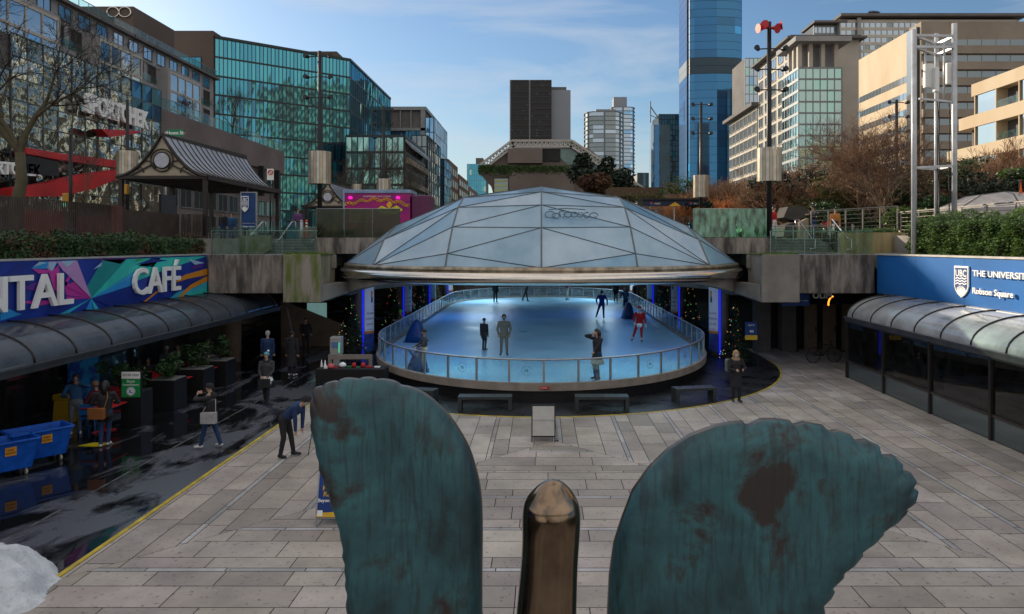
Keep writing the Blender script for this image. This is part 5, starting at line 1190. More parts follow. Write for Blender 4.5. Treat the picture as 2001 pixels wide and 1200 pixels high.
# drinks stall right of the dome
t = thing('drinks_stall', 'black drinks stall with navy fascia and two round red and blue emblems', 'stall', (PX(1318, 60), 61, 5.58))
x0, x1 = PX(1256, 60), PX(1379, 60); b = MB(); b.box(x0 - .1, x1 + .1, 59.6, 63, PZ(391, 60), PZ(388, 60)); b.build('roof', BLACK, t)
b = MB(); b.box(x0, x1, 59.8, 59.95, PZ(403, 60), PZ(391, 60)); b.build('fascia', mat('stall_navy', (.01, .02, .06), .5), t)
for x in (x0 + .1, x1 - .1, (x0 + x1) / 2): b = MB(); b.box(x - .05, x + .05, 60, 60.1, 5.58, PZ(391, 60)); b.build('post', GALV, t)
b = MB(); b.box(x0, x1, 60.2, 61, 5.58, 6.6); b.build('counter', BLACK, t); b = MB(); b.box(PX(1358, 60), PX(1374, 60), 59.9, 60.1, PZ(418, 60), PZ(405, 60)); b.build('orange_board', mat('orange_board', (.75, .32, .02), .5), t)
for px in (1273, 1350):
    x, z_ = PX(px, 59.8), PZ(397.5, 59.8)
    for nm, a0, a1, m_ in (('emblem_red', 0, 180, mat('emb_red', (.6, .02, .03), .5)), ('emblem_blue', 180, 360, mat('emb_blue', (.05, .15, .5), .5))):
        b = MB(); b.poly([(x + .13 * math.cos(R(a0 + (a1 - a0) * k / 8)), 59.78, z_ + .13 * math.sin(R(a0 + (a1 - a0) * k / 8))) for k in range(9)]); b.build(nm, m_, t, recalc=False)
    b = MB(); textmesh(b, 'pepsi', .25, frame((x + .5, 59.79, z_ - .07), (1, 0, 0), (0, 0, 1)), .004); b.build('lettering', WHITEP, t)
b = MB(); b.prism([(PX(1305, 60), 59.77, PZ(403, 60)), (PX(1330, 60), 59.77, PZ(403, 60)), (PX(1318, 60), 59.77, PZ(395, 60))], (0, .02, 0)); b.build('gold_crest', GO, t)
# flat brown pergola roof
t = thing('pergola', 'long flat rusty brown roof edge on thin posts behind the dome', 'pergola', (PX(1245, 95), 95, 5.58))
b = MB(); b.box(PX(1190, 95), PX(1300, 95), 95, 100, PZ(383, 95), PZ(366, 95)); b.build('roof', mat('rust_brown', (.11, .07, .04), .8), t)
for px in (1196, 1228, 1260, 1292): b = MB(); b.box(PX(px, 95) - .15, PX(px, 95) + .15, 96, 96.3, 5.58, PZ(383, 95)); b.build('post', GRYD, t)
b = MB(); b.box(PX(1298, 94), PX(1325, 94), 93, 97, 5.58, PZ(358, 94)); single('concrete_pylon', b, GRYD, 'grey concrete block at the right end of the brown pergola', 'wall', (PX(1311, 94), 95, 5.58))
# white tent and orange flag
t = thing('white_tent', 'pale fabric tent with ridged top behind the right railing', 'tent', (24, 37, 5.58))
b = MB(); b.smooth = False; c = Vector((PX(1965, 38), 38, PZ(375, 38))); n_ = 8; rg = [Vector((c.x + 3.4 * math.cos(R(22.5 + 45 * k)), 38 + 3.4 * math.sin(R(22.5 + 45 * k)), PZ(405, 36))) for k in range(n_)]; md = [c + (p - c) * .55 + Vector((0, 0, .28)) for p in rg]
for k in range(n_): b.poly([c, md[k], md[(k + 1) % n_]]); b.poly([md[k], rg[k], rg[(k + 1) % n_], md[(k + 1) % n_]]); b.poly([rg[k], Vector((rg[k].x, rg[k].y, 5.6)), Vector((rg[(k + 1) % n_].x, rg[(k + 1) % n_].y, 5.6)), rg[(k + 1) % n_]])
b.build('fabric', mat('tent_fabric', (.46, .43, .41), .8), t); b = MB()
for k in range(n_): b.tube([c, md[k], rg[k]], .035, 5)
b.build('ridge', GRYD, t)
t = thing('orange_flag', 'small orange pennant above the tent at the right edge', 'flag', tuple(P(1991, 380, 36)))
b = MB(); b.prism([P(1992, 378, 36), P(1998, 379, 36), P(1995, 351, 36)], (0, .02, 0)); b.build('cloth', mat('flag_orange', (.85, .12, .01), .6), t)
b = MB(); b.tube([P(1991.5, 395, 36.05), P(1991.5, 350, 36.05)], .015, 5); b.build('pole', GRYD, t)
# street pole, traffic light, street sign on the far left
t = thing('street_name_sign', 'green street name sign with white letters above the pavilion ridge', 'sign', tuple(P(344, 260, 48)))
b = MB(); c = P(343, 260, 48); b.box(c.x - .55, c.x + .55, 47.95, 48, c.z - .24, c.z + .24); b.build('board', mat('street_green', (.01, .22, .09), .4), t)
b = MB(); textmesh(b, 'Howe St', .32, frame((c.x, 47.94, c.z - .1), (1, 0, 0), (0, 0, 1)), .004, bold=.006); b.build('lettering', LET, t)
b = MB(); b.tube([(c.x - .7, 48.1, 5.58), (c.x - .7, 48.1, c.z + .1)], .07, 8); b.tube([(c.x - .7, 48.1, c.z + .0), (c.x + .6, 48.1, c.z)], .04, 6); b.build('pole', GALV, t)
t = thing('no_turn_sign', 'white traffic sign with red ring above the pavilion eave', 'sign', tuple(P(528, 340, 50)))
b = MB(); b.box(PX(522, 50), PX(535, 50), 49.96, 50, PZ(352, 50), PZ(330, 50)); b.build('board', WHITEP, t)
b = MB(); c = P(528.5, 337, 49.94); b.tube([c + Vector((math.cos(a) * .16, 0, math.sin(a) * .16)) for a in [k * .4 for k in range(16)]], .03, 5, closed=True); b.bar(c + Vector((-.12, 0, .12)), c + Vector((.12, 0, -.12)), .04); b.build('ring', mat('red_sign', (.6, .03, .03)), t)
b = MB(); b.tube([P(528.5, 460, 50.1), P(528.5, 330, 50.1)], .05, 6); b.build('pole', BLACK, t)
for lb, px, y0, y1, D in (('thin dark pole in front of the red canopy behind the slatted fence', 138, 265, 455, 26), ('thin dark pole between the podium and the pavilion roof', 528.0, 290, 340, 60)):
    if px > 500: continue
    b = MB(); b.tube([(PX(px, D), D, 5.58), (PX(px, D), D, PZ(y0, D))], .06, 8); b.tube([(PX(px, D), D, 5.58), (PX(px, D), D, 5.9)], .12, 8); single('street_pole', b, BLACK, lb, 'pole', (PX(px, D), D, 5.58))
t = thing('traffic_light', 'yellow cased traffic light with green lamp behind the slatted fence', 'traffic light', tuple(P(130, 400, 27.5)))
b = MB(); c = P(130, 392, 27.5); b.box(c.x - .11, c.x + .11, 27.4, 27.6, c.z - .28, c.z + .28); b.build('case', mat('signal_yellow', (.55, .28, .02), .5), t, bevel=.03)
b = MB(); b.tube([c + Vector((0, -.12, -.17)), c + Vector((0, -.09, -.17))], .07, 10); b.build('green_lamp', mat('signal_green', (.05, .8, .4), .4, emit=1, var=0), t)
t = thing('traffic_light', 'yellow cased traffic light under the left eave of the pavilion', 'traffic light', tuple(P(242, 370, 36.5)))
b = MB(); c = P(243, 370, 36.5); b.box(c.x - .22, c.x + .2, 36.4, 36.6, c.z - .25, c.z + .25); b.build('case', mat('signal_yellow', (.55, .28, .02)), t, bevel=.03)
b = MB(); b.tube([c + Vector((-.05, -.12, -.1)), c + Vector((-.05, -.1, -.1))], .06, 10); b.build('dark_lens', BLACK, t)
# orange delineator post, bollard lights
t = thing('delineator_post', 'orange delineator post with white bands at the top of the left steps', 'bollard', tuple(P(599, 467, 37)))
x, D = PX(599, 37), 37; b = MB(); b.lathe((x, D, 5.58), [(.04, 0), (.045, .9), (.06, .92), (.05, .98), (.02, 1.0)], 12); b.build('post', mat('safety_orange', (.85, .07, .01), .5), t)
b = MB(); b.cyl((x, D), .055, 6.2, 6.28, 12); b.cyl((x, D), .055, 6.36, 6.44, 12); b.build('band', WHITEP, t); b = MB(); b.cyl((x, D), .2, 5.58, 5.64, 14); b.build('base', BLACK, t)
b = MB(); x, D = PX(589, 37.4), 37.4; b.cyl((x, D), .09, 5.58, 6.5, 14); b.lathe((x, D, 6.5), [(.09, 0), (.08, .05), (.03, .09)], 14)
single('steel_bollard', b, GALV, 'short steel bollard left of the orange delineator post', 'bollard', (x, D, 5.58))
t = thing('recycling_bin', 'square teal recycling bin at the top of the left steps', 'bin', (PX(569, 38), 38, 5.58))
x = PX(569, 38); b = MB(); b.box(x - .25, x + .25, 38, 38.5, 5.6, 6.5); b.build('body', mat('bin_teal', (.02, .12, .16), .5), t, bevel=.03); b = MB(); b.box(x - .27, x + .27, 37.97, 38.52, 6.5, 6.6); b.build('lid', BLACK, t, bevel=.02)
b = MB(); b.prism([P(1531, 425, 42), P(1540, 404, 42), P(1572, 403, 42), P(1582, 415, 42), P(1560, 432, 42)], (0, 1.5, 0)); b.prism([P(1531, 462, 42), P(1535, 440, 42), P(1580, 425, 42), P(1592, 465, 42)], (0, 1.5, 0))
single('dark_boulder', b, mat('dark_rock', (.06, .055, .05), .9, ns=2, bump=.5), 'large dark angular rock behind the right steps, left of the hooded cyclist', 'rock', tuple(P(1560, 465, 42)))
# ---------------------------------------------------------------- vegetation
BARK = mat('bark_grey', (.085, .065, .05), .9, ns=4); BARKW = mat('bark_warm', (.20, .135, .085), .9, ns=4); TWO = mat('twig_orange', (.62, .27, .09), .9, ns=1.2, col2=(.32, .13, .06)); TWB = mat('twig_brown', (.33, .19, .11), .9, ns=1.2); TWG = mat('twig_grey', (.075, .065, .055), .9)
def baretree(name, label, loc, h, seed, spread=.6, lean=(0, 0), depth=6, trunk_h=.28, r0=None, mats=(BARK, TWG), group=None, stems=1, up=.25, tw=1.0, splits=3):
    rr = random.Random(seed); r0 = r0 or h * .02; A = MB(); B_ = MB(); t = thing(name, label, 'tree', loc, group=group)
    def grow(p, d, ln, r, lv):
        n_ = 3 if lv <= 2 else 2; pts = [p]; rad = [r]; q = p; dd = d.copy()
        for k in range(n_):
            dd = (dd + Vector((rr.gauss(0, .16), rr.gauss(0, .16), rr.gauss(0, .08) + up * .12))).normalized(); q = q + dd * ln / n_; pts.append(q); rad.append(max(r * (1 - .35 * (k + 1) / n_), .004 * tw))
        (A if lv <= 2 else B_).tube(pts, rad, 7 if lv == 0 else (5 if lv < 3 else 3), caps=lv < 1)
        if lv >= depth: return
        for k in range(splits if lv else max(3, splits + 1)):
            az = rr.random() * 6.283; tilt = rr.uniform(.35, .95) * spread * (1.25 if lv == 0 else 1)
            o = dd.orthogonal().normalized(); o.rotate(Matrix.Rotation(az, 3, dd)); nd = (dd * math.cos(tilt) + o * math.sin(tilt) + Vector((0, 0, up * .3))).normalized()
            j = rr.choice([n_, n_, n_ - 1]) if lv else n_
            grow(pts[j], nd, ln * rr.uniform(.62, .86), rad[j] * rr.uniform(.6, .8), lv + 1)
    for s in range(stems):
        a = rr.random() * 6.28; d = Vector((lean[0] + (math.cos(a) * .4 if stems > 1 else 0), lean[1] + (math.sin(a) * .4 if stems > 1 else 0), 1)).normalized()
        grow(Vector((rr.uniform(-.1, .1) * (stems > 1) * 3, rr.uniform(-.1, .1), 0)), d, h * trunk_h, r0, 0)
    A.build('trunk', mats[0], t, world=False, recalc=False); B_.build('crown', mats[1], t, world=False, recalc=False); return t
def leafblob(name, label, cat, c, rx, ry, rz, n, size, m, seed, group=None, stem=True, base=None, flat=.0):
    rr = random.Random(seed); t = thing(name, label, cat, (c[0], c[1], base if base is not None else c[2] - rz), group=group); b = MB()
    cl = [(rr.gauss(0, .45), rr.gauss(0, .45), rr.uniform(-.7, .8), rr.uniform(.25, .5)) for _ in range(14)]
    for k in range(n):
        q = rr.choice(cl); u = Vector((rr.gauss(0, 1), rr.gauss(0, 1), rr.gauss(0, 1))).normalized() * q[3] * rr.uniform(.6, 1.05)
        p = Vector((c[0] + (q[0] + u.x) * rx, c[1] + (q[1] + u.y) * ry, c[2] + (q[2] + u.z) * rz)); a = Vector((rr.gauss(0, 1), rr.gauss(0, 1), rr.gauss(0, .6))).normalized(); o = a.orthogonal().normalized(); o.rotate(Matrix.Rotation(rr.random() * 6.28, 3, a)); s_ = size * rr.uniform(.6, 1.3)
        b.poly([p - a * s_, p + o * s_ * .45, p + a * s_, p - o * s_ * .45])
    b.build('foliage', m, t, recalc=False)
    if stem:
        b = MB(); z0_ = base if base is not None else c[2] - rz
        for q in cl[:9]: b.tube([(c[0], c[1], z0_), (c[0] + q[0] * rx * .5, c[1] + q[1] * ry * .5, c[2] - rz * .2), (c[0] + q[0] * rx, c[1] + q[1] * ry, c[2] + q[2] * rz)], [rz * .05 + .01, rz * .03 + .006, .005], 5)
        b.build('stem', BARK, t, recalc=False)
    return t
LG = mat('leaf_green', (.035, .085, .02), .55, ns=3, col2=(.012, .035, .01), transl=.15); LGL = mat('leaf_light', (.10, .17, .03), .5, ns=3, col2=(.03, .07, .012), transl=.2); LGO = mat('leaf_olive', (.16, .15, .045), .7, ns=2, col2=(.06, .06, .02), transl=.15)
LGD = mat('leaf_dark', (.018, .04, .018), .6, ns=3, col2=(.008, .015, .008))
# hedges
def hedge(label, x0, x1, y0, y1, z0, z1, n, m, seed, size=.07, bulge=.1, brown=None):
    rr = random.Random(seed); t = thing('hedge', label, 'hedge', ((x0 + x1) / 2, (y0 + y1) / 2, z0)); b = MB()
    for k in range(n):
        x, y, z_ = rr.uniform(x0, x1), rr.uniform(y0, y1), rr.uniform(z0, z1)
        s = rr.random(); zt = z1 + bulge * noise.noise(Vector((x * 1.2, y * 1.2, seed))) * 2
        if s < .5: x = (x0 if x0 > 0 else x1) + rr.gauss(0, .07) + bulge * noise.noise(Vector((y * 1.5, z_ * 2, 3)))
        elif s < .92: z_ = zt + rr.gauss(0, .06)
        else: y = y1 + rr.gauss(0, .05)
        if z_ > zt + .1: z_ = zt
        p = Vector((x, y, z_)); a = Vector((rr.gauss(0, 1), rr.gauss(0, 1), rr.gauss(0, .8))).normalized(); o = a.orthogonal().normalized(); s_ = size * rr.uniform(.6, 1.3); b.cur = 1 if (brown and noise.noise(Vector((x, y * .8, z_))) + rr.gauss(0, .15) > .25) else 0
        b.poly([p - a * s_, p + o * s_ * .45, p + a * s_, p - o * s_ * .45])
    b.build('foliage', [m, brown or m], t, recalc=False)
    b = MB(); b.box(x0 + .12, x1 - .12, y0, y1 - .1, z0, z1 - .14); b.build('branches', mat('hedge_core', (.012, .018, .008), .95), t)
hedge('low glossy green hedge with brown patches above the colourful café sign', -16.4, -14.3, 9, 30.2, 4.9, 5.5, 26000, LG, 3, .062, .15, mat('leaf_brown', (.10, .05, .025), .8))
hedge('dense sunlit green hedge above the dark blue university sign', 14.5, 16.4, 11, 28.2, 4.9, 6.15, 44000, LGL, 4, .058, .26)
hedge('low green hedge at the foot of the lichen wall behind the barred railing', 15.8, 16.5, 32.95, 36.2, 5.6, 6.0, 2500, LGL, 5, .07, .1)
# trees on the left
baretree('bare_tree', 'large bare tree with dark spreading branches at the far left', (-18.4, 25, 5.58), 13.5, 12, .85, (.0, 0), 7, .22, .24, (mat('bark_mossy', (.10, .085, .05), .9, ns=5), mat('twig_dark', (.03, .026, .022), .9)), up=.14, tw=1.7, splits=3)
baretree('bare_tree', 'slim pale bare sapling behind the slatted fence', (PX(176, 29), 29, 5.58), 3.6, 5, .6, (0, 0), 5, .35, .035, (BARKW, TWG), up=.3)
for k, (px, D, h_, lb) in enumerate([(455, 112, 14, 'bare tree on the podium roof edge in front of the green glass building'), (372, 98, 8, 'small bare tree on the podium terrace left of the green building'), (672, 88, 15, 'tall bare street tree right of the first lamp post'), (716, 78, 13.5, 'bare street tree behind the pink food truck'), (790, 80, 11, 'bare street tree left of the dome in front of the low green block'), (648, 70, 8.5, 'bushy bare tree between lamp post and food truck'), (832, 95, 12, 'bare street tree farthest along the left street')]):
    z_ = 20.6 if k < 2 else 5.58
    baretree('bare_tree', lb, (PX(px, D) if k > 1 else min(PX(px, D), -44.6), D, z_), h_ * (.75 if k < 2 else 1), 20 + k, .55, (0, 0), 6, .26, None, (BARK, TWG), 'bare street trees on the left', up=.45, tw=2.0)
# right-hand trees and shrubs
for k, (px, D, h_, m_, lb) in enumerate([(1330, 78, 7.5, TWB, 'brown bare shrub at the left end of the right thicket'), (1385, 72, 8.5, TWB, 'brown twiggy tree behind the shaded lamp post'), (1440, 66, 8.6, TWB, 'brown twiggy tree under the white hotel wing'), (1420, 60, 5.2, TWO, 'orange twiggy shrub behind the cloudy glass screen'), (1465, 58, 5.0, TWO, 'orange twiggy shrub left of the tallest lamp post'), (1385, 62, 4.4, TWO, 'orange twiggy shrub right of the drinks stall'), (1545, 60, 8.8, TWB, 'brown twiggy tree right of the tallest lamp post'), (1590, 72, 9.5, TWB, 'brown bare tree below the green glass bay'), (1500, 74, 8.6, TWB, 'brown bare tree below the white hotel'), (1885, 62, 10, TWB, 'bare tree right of the antenna mast'), (1955, 52, 9, TWB, 'bare tree above the tent at the right edge'), (1800, 66, 10.5, TWB, 'bare tree behind the antenna mast'), (1640, 68, 9, TWB, 'bare tree left of the large forked tree'), (1990, 60, 8.5, TWB, 'bare tree cut by the right edge below the terraced flats'), (1435, 52, 4.2, TWO, 'low orange shrub in front of the brown tree left of the tallest post'), (1560, 52, 5.0, TWO, 'orange twiggy shrub right of the dark green shrub'), (1605, 56, 6.0, TWO, 'orange twiggy shrub below the green glass bay'), (1355, 66, 6.2, TWO, 'orange twiggy shrub behind the drinks stall'), (1480, 64, 7.0, TWB, 'warm brown tree just left of the tallest lamp post'), (1670, 58, 7.0, TWO, 'orange twiggy tree behind the forked tree'), (1515, 50, 5.6, TWB, 'low brown tree just right of the tallest lamp post'), (1625, 50, 6.0, TWB, 'brown bare tree behind the hooded person'), (1830, 52, 7.5, TWB, 'bare tree seen through the antenna mast'), (1925, 48, 7.0, TWB, 'bare tree right of the mast above the tent')]):
    baretree('bare_shrub' if m_ is TWO else 'bare_tree', lb, (PX(px, D), D, 5.5), h_ * 1.35, 50 + k, .75, (0, 0), 6, .17, None, (BARKW, m_), 'bare trees and shrubs of the right slope', 4, .22, 3.5)
baretree('bare_tree', 'large forked bare tree with warm lit trunk between the cream offices and the steps', (PX(1690, 45), 45, 5.5), 11.5, 77, .85, (.05, 0), 7, .2, .16, (BARKW, mat('twig_red', (.15, .085, .06), .9)), stems=4, up=.16, tw=1.6)
baretree('bare_tree', 'crooked bare tree with pale trunks left of the antenna mast', (PX(1745, 42), 42, 5.5), 9.5, 79, .8, (.1, 0), 6, .22, .09, (BARKW, TWB), stems=3, up=.2, tw=1.6)
baretree('roof_tree', 'round bare tree on the roof of the far condominium', (PX(1715, 240), 244, PZ(33, 240)), 6.5, 80, .9, (0, 0), 6, .16, .12, (TWG, TWG), stems=6, up=.1, tw=5)
G_ = 'green shrubs of the right slope'
for k, (px, py, D, rx, rz, m_, lb, n) in enumerate([(1530, 385, 50, 2.2, 1.6, LGD, 'dark green shrub right of the tallest lamp post', 2600), (1620, 395, 47, 1.8, 1.5, LGO, 'olive leafy shrub behind the right steps', 3600), (1655, 372, 52, 2.2, 1.4, LGO, 'olive leafy shrub left of the forked tree', 3200), (1580, 372, 54, 2.4, 1.7, LGD, 'dark evergreen shrub behind the olive shrub', 3200), (1720, 405, 50, 2.6, 1.5, LGD, 'dark green shrub below the lamp among trees', 3000), (1790, 380, 48, 2.4, 1.9, LG, 'green shrub left of the mast behind the railing', 3600), (1880, 360, 50, 3.0, 1.8, LG, 'broad green shrub right of the mast', 4600), (1930, 385, 44, 2.8, 1.4, LGD, 'dark green ground shrub behind the tent', 3400), (1992, 350, 44, 1.3, .8, LGL, 'bright yellow green shrub at the right edge', 1800), (1395, 405, 60, 2.0, .9, LGD, 'dark shrub behind the cloudy glass', 1500), (1335, 375, 80, 2.4, 1.5, LGL, 'light green bush left of the shaded lamp post', 1800), (1255, 395, 90, 3.0, 1.3, LGO, 'olive bush under the pergola', 1500), (1640, 425, 44, 2.0, .9, LG, 'low green shrub behind the bicycles', 2200), (1770, 430, 40, 1.6, .7, LGL, 'low bright shrub left of the mast foot', 2200), (1850, 415, 40, 2.2, .8, LG, 'low green shrub between mast legs', 2600), (1475, 402, 56, 2.4, 1.2, LGO, 'low olive shrub left of the tallest lamp post', 2200)]):
    c = P(px, py, D); leafblob('shrub', lb, 'shrub', tuple(c), rx, 1.5, rz, n, .13, m_, 100 + k, G_, True, 5.55)
for k, (px, py, D, rx, rz, lb) in enumerate([(1152, 345, 125, 4.0, 4.0, 'dark pine in front of the courthouse, left one'), (1208, 370, 115, 3.5, 3.2, 'dark pine in front of the courthouse, right one'), (1165, 372, 112, 3.6, 2.2, 'brown hedge-like bush just above the dome')]):
    c = P(px, py, D); leafblob('pine_tree', lb, 'tree', tuple(c), rx, 3, rz, 3600, .4, LGD if k != 2 else mat('leaf_brown', (.10, .05, .025), .8), 130 + k, 'pines in front of the courthouse', True, 5.58)
# low bank of planting behind the right terrace
b = MB(); rr = random.Random(9)
for k in range(9000):
    x = rr.uniform(8, 40); y = rr.uniform(44, 62); h_ = rr.uniform(.25, .7); a = rr.random() * 6.28
    p = Vector((x, y, 5.58)); b.poly([p, p + Vector((.1 * math.cos(a), .1 * math.sin(a), h_ * .4)), p + Vector((.12 * math.sin(a), .1, h_)), p + Vector((-.08, 0, h_ * .5))])
setp(b.build('ground_cover', mat('ground_cover_leaf', (.09, .085, .03), .9, ns=.6, col2=(.10, .05, .02)), recalc=False, org=(24, 50, 5.58)), kind='stuff')
# christmas trees with lights
BULB = [mat('bulb_warm', (1, .75, .35), .5, emit=1.1, var=0), mat('bulb_red', (1, .08, .04), .5, emit=.7, var=0), mat('bulb_green', (.2, 1, .3), .5, emit=1.2, var=0)]
XT = None
def xmas(label, px, D, h_, seed, w_=.62):
    rr = random.Random(seed); x = PX(px, D); t = thing('christmas_tree', label, 'christmas tree', (x, D, 0), group='christmas trees around the rink')
    b = MB()
    for k in range(1900):
        z_ = rr.uniform(.25, h_) ; f = (1 - (z_ - .25) / (h_ - .2)); a = rr.random() * 6.28; r_ = w_ * f * rr.uniform(.45, 1.05) + .02
        p = Vector((math.cos(a) * r_, math.sin(a) * r_, z_)); d = Vector((math.cos(a) * .13, math.sin(a) * .13, -.05)); o = Vector((-math.sin(a), math.cos(a), .3)) * .03; b.poly([p - d * .5 - o, p + d, p - d * .5 + o])
    b.build('foliage', mat('fir_green', (.016, .035, .014), .8, ns=5), t, world=False, recalc=False)
    b = MB(); b.cyl((0, 0), .05, .0, h_ * .8, 8); b.lathe((0, 0, 0), [(.22, 0), (.26, .28), (.2, .3)], 14); b.build('trunk', BARK, t, world=False)
    b = MB()
    for k in range(42):
        z_ = rr.uniform(.35, h_); f = (1 - (z_ - .25) / (h_ - .2)); a = rr.random() * 6.28; r_ = w_ * f * 1.0 + .03; b.cur = rr.choice([0, 0, 0, 0, 1, 2]); b.ball((math.cos(a) * r_, math.sin(a) * r_, z_), .012, 5, 3)
    b.build('fairy_lights', BULB, t, world=False)
xmas('christmas tree with coloured lights left of the nearest left column', 685, 33, 2.9, 1, .75)
xmas('christmas tree with coloured lights right of the nearest right column', 1437, 31.5, 2.7, 2, .7)
for k, (px, D, lb) in enumerate([(768, 40, 'between the first and second left columns'), (820, 50, 'between the second and third left columns'), (848, 60, 'between the third and last left columns'), (1349, 40, 'between the first and second right columns'), (1296, 50, 'between the second and third right columns'), (1258, 61, 'between the third and last right columns')]):
    xmas('lit christmas tree ' + lb, px, D, 3.3, 5 + k, .7)
# ---------------------------------------------------------------- bronze sculpture in the foreground
def patina():
    m = bpy.data.materials.new('bronze_patina'); m.use_nodes = True; t = m.node_tree; l = t.links.new; b = t.nodes['Principled BSDF']
    co = nn(t, 'ShaderNodeTexCoord')
    def noise_(sc_, st, det=6, dis=0.0):
        ma = nn(t, 'ShaderNodeMapping'); ma.inputs['Scale'].default_value = st; l(co.outputs['Object'], ma.inputs[0])
        n = nn(t, 'ShaderNodeTexNoise'); n.inputs['Scale'].default_value = sc_; n.inputs['Detail'].default_value = det; n.inputs['Distortion'].default_value = dis; n.inputs['Roughness'].default_value = .62; l(ma.outputs[0], n.inputs['Vector']); return n
    def ramp(n, a, c, ca=(0, 0, 0, 1), cb=(1, 1, 1, 1)):
        r = nn(t, 'ShaderNodeValToRGB'); r.color_ramp.elements[0].position = a; r.color_ramp.elements[1].position = c; r.color_ramp.elements[0].color = ca; r.color_ramp.elements[1].color = cb; l(n.outputs['Fac'], r.inputs[0]); return r
    n1 = noise_(2.6, (1, 1, .8), 9, .4); base = ramp(n1, .36, .66, (.022, .050, .060, 1), (.050, .165, .185, 1))
    n2 = noise_(2.3, (1.1, 1, .9), 11, .3); k2 = ramp(n2, .535, .61)
    n3 = noise_(7, (5, 1, .5), 9, .6); k3 = ramp(n3, .50, .62)
    m1 = nn(t, 'ShaderNodeMixRGB'); l(k2.outputs[0], m1.inputs[0]); l(base.outputs[0], m1.inputs[1]); m1.inputs[2].default_value = (.040, .032, .030, 1)
    mm = nn(t, 'ShaderNodeMath', operation='MULTIPLY'); l(k3.outputs[0], mm.inputs[0]); mm.inputs[1].default_value = .45
    m2 = nn(t, 'ShaderNodeMixRGB'); l(mm.outputs[0], m2.inputs[0]); l(m1.outputs[0], m2.inputs[1]); m2.inputs[2].default_value = (.022, .024, .026, 1)
    n4 = noise_(22, (9, 1, .5), 5); k4 = ramp(n4, .70, .78); m3 = nn(t, 'ShaderNodeMixRGB'); k5 = nn(t, 'ShaderNodeMath', operation='MULTIPLY'); l(k4.outputs[0], k5.inputs[0]); k5.inputs[1].default_value = .35
    l(k5.outputs[0], m3.inputs[0]); l(m2.outputs[0], m3.inputs[1]); m3.inputs[2].default_value = (.12, .30, .30, 1)
    l(m3.outputs[0], b.inputs['Base Color']); b.inputs['Metallic'].default_value = .3; b.inputs['Specular IOR Level'].default_value = .5
    rr_ = nn(t, 'ShaderNodeMapRange'); rr_.inputs['To Min'].default_value = .36; rr_.inputs['To Max'].default_value = .6; l(n1.outputs['Fac'], rr_.inputs['Value']); l(rr_.outputs[0], b.inputs['Roughness'])
    n6 = noise_(30, (1, 1, .4), 5); bu = nn(t, 'ShaderNodeBump'); bu.inputs['Strength'].default_value = .3; bu.inputs['Distance'].default_value = .01; l(n6.outputs['Fac'], bu.inputs['Height']); l(bu.outputs[0], b.inputs['Normal'])
    return m
PAT = patina(); RIM = mat('bronze_worn_rim', (.22, .16, .11), .30, .85, ns=5, col2=(.05, .05, .045), ramp=(.35, .6), bump=.1, bs=20); POL = mat('polished_bronze', (.30, .22, .15), .14, 1.0, ns=4, col2=(.16, .11, .075), ramp=(.3, .65), bump=.05, bs=6, rvar=.05)
sculpt = thing('bronze_sculpture', 'large bronze sculpture in front: two patinated wing shapes and a polished rounded neck', 'sculpture', (0, 3.2, 0))
def catmull(pts, n):
    out = []
    for i in range(len(pts)):
        p0, p1, p2, p3 = [Vector(pts[(i + k - 1) % len(pts)]) for k in range(4)]
        for j in range(n):
            t_ = j / n; out.append(.5 * ((2 * p1) + (p2 - p0) * t_ + (2 * p0 - 5 * p1 + 4 * p2 - p3) * t_ * t_ + (3 * p1 - p0 - 3 * p2 + p3) * t_ ** 3))
    return out
def wing(pts, c, D, T, sc_, ox, oy, tilt, smooth_=True):
    w3 = lambda x, y: P(ox + x / sc_, oy + y / sc_, D)
    o = [w3(x, y) for x, y in pts]; o = catmull(o, 3) if smooth_ else [o[k].lerp(o[(k + 1) % len(o)], j / 3) for k in range(len(o)) for j in range(3)]; c = w3(*c); b = MB(); b.smooth = True
    os_ = o[:]
    for _ in range(14): os_ = [(os_[i - 1] + os_[i] * 2 + os_[(i + 1) % len(os_)]) / 4 for i in range(len(os_))]
    full_ = o
    def shell(k, side):
        f_ = min(1, max(0, (1 - k) / .09)); o = [full_[i].lerp(os_[i], f_) for i in range(len(full_))]
        h = T * (1 - k ** 9) ** .5 * (1 if side > 0 else -1); dish = .035 * (1 - k * k) if side > 0 else 0
        return [(c.x + (p.x - c.x) * k, D - h + dish + tilt * (c.x + (p.x - c.x) * k - c.x), c.z + (p.z - c.z) * k) for p in o]
    ks = [1, .996, .99, .98, .965, .95, .93, .9, .86, .8, .6, .35, .12]
    n = len(o); prev = None; e0 = None
    for side in (1, -1):
        prev = [b.vert(p) for p in shell(1, side)] if e0 is None else e0
        if e0 is None: e0 = prev
        for q, k in enumerate(ks[1:]):
            cur = [b.vert(p) for p in shell(k, side)]; b.cur = 1 if k >= .995 else 0
            for i in range(n): b.face((prev[i], prev[(i + 1) % n], cur[(i + 1) % n], cur[i]))
            prev = cur
        b.cur = 0; b.face(prev)
    return b.build('wing', [PAT, RIM], sculpt)
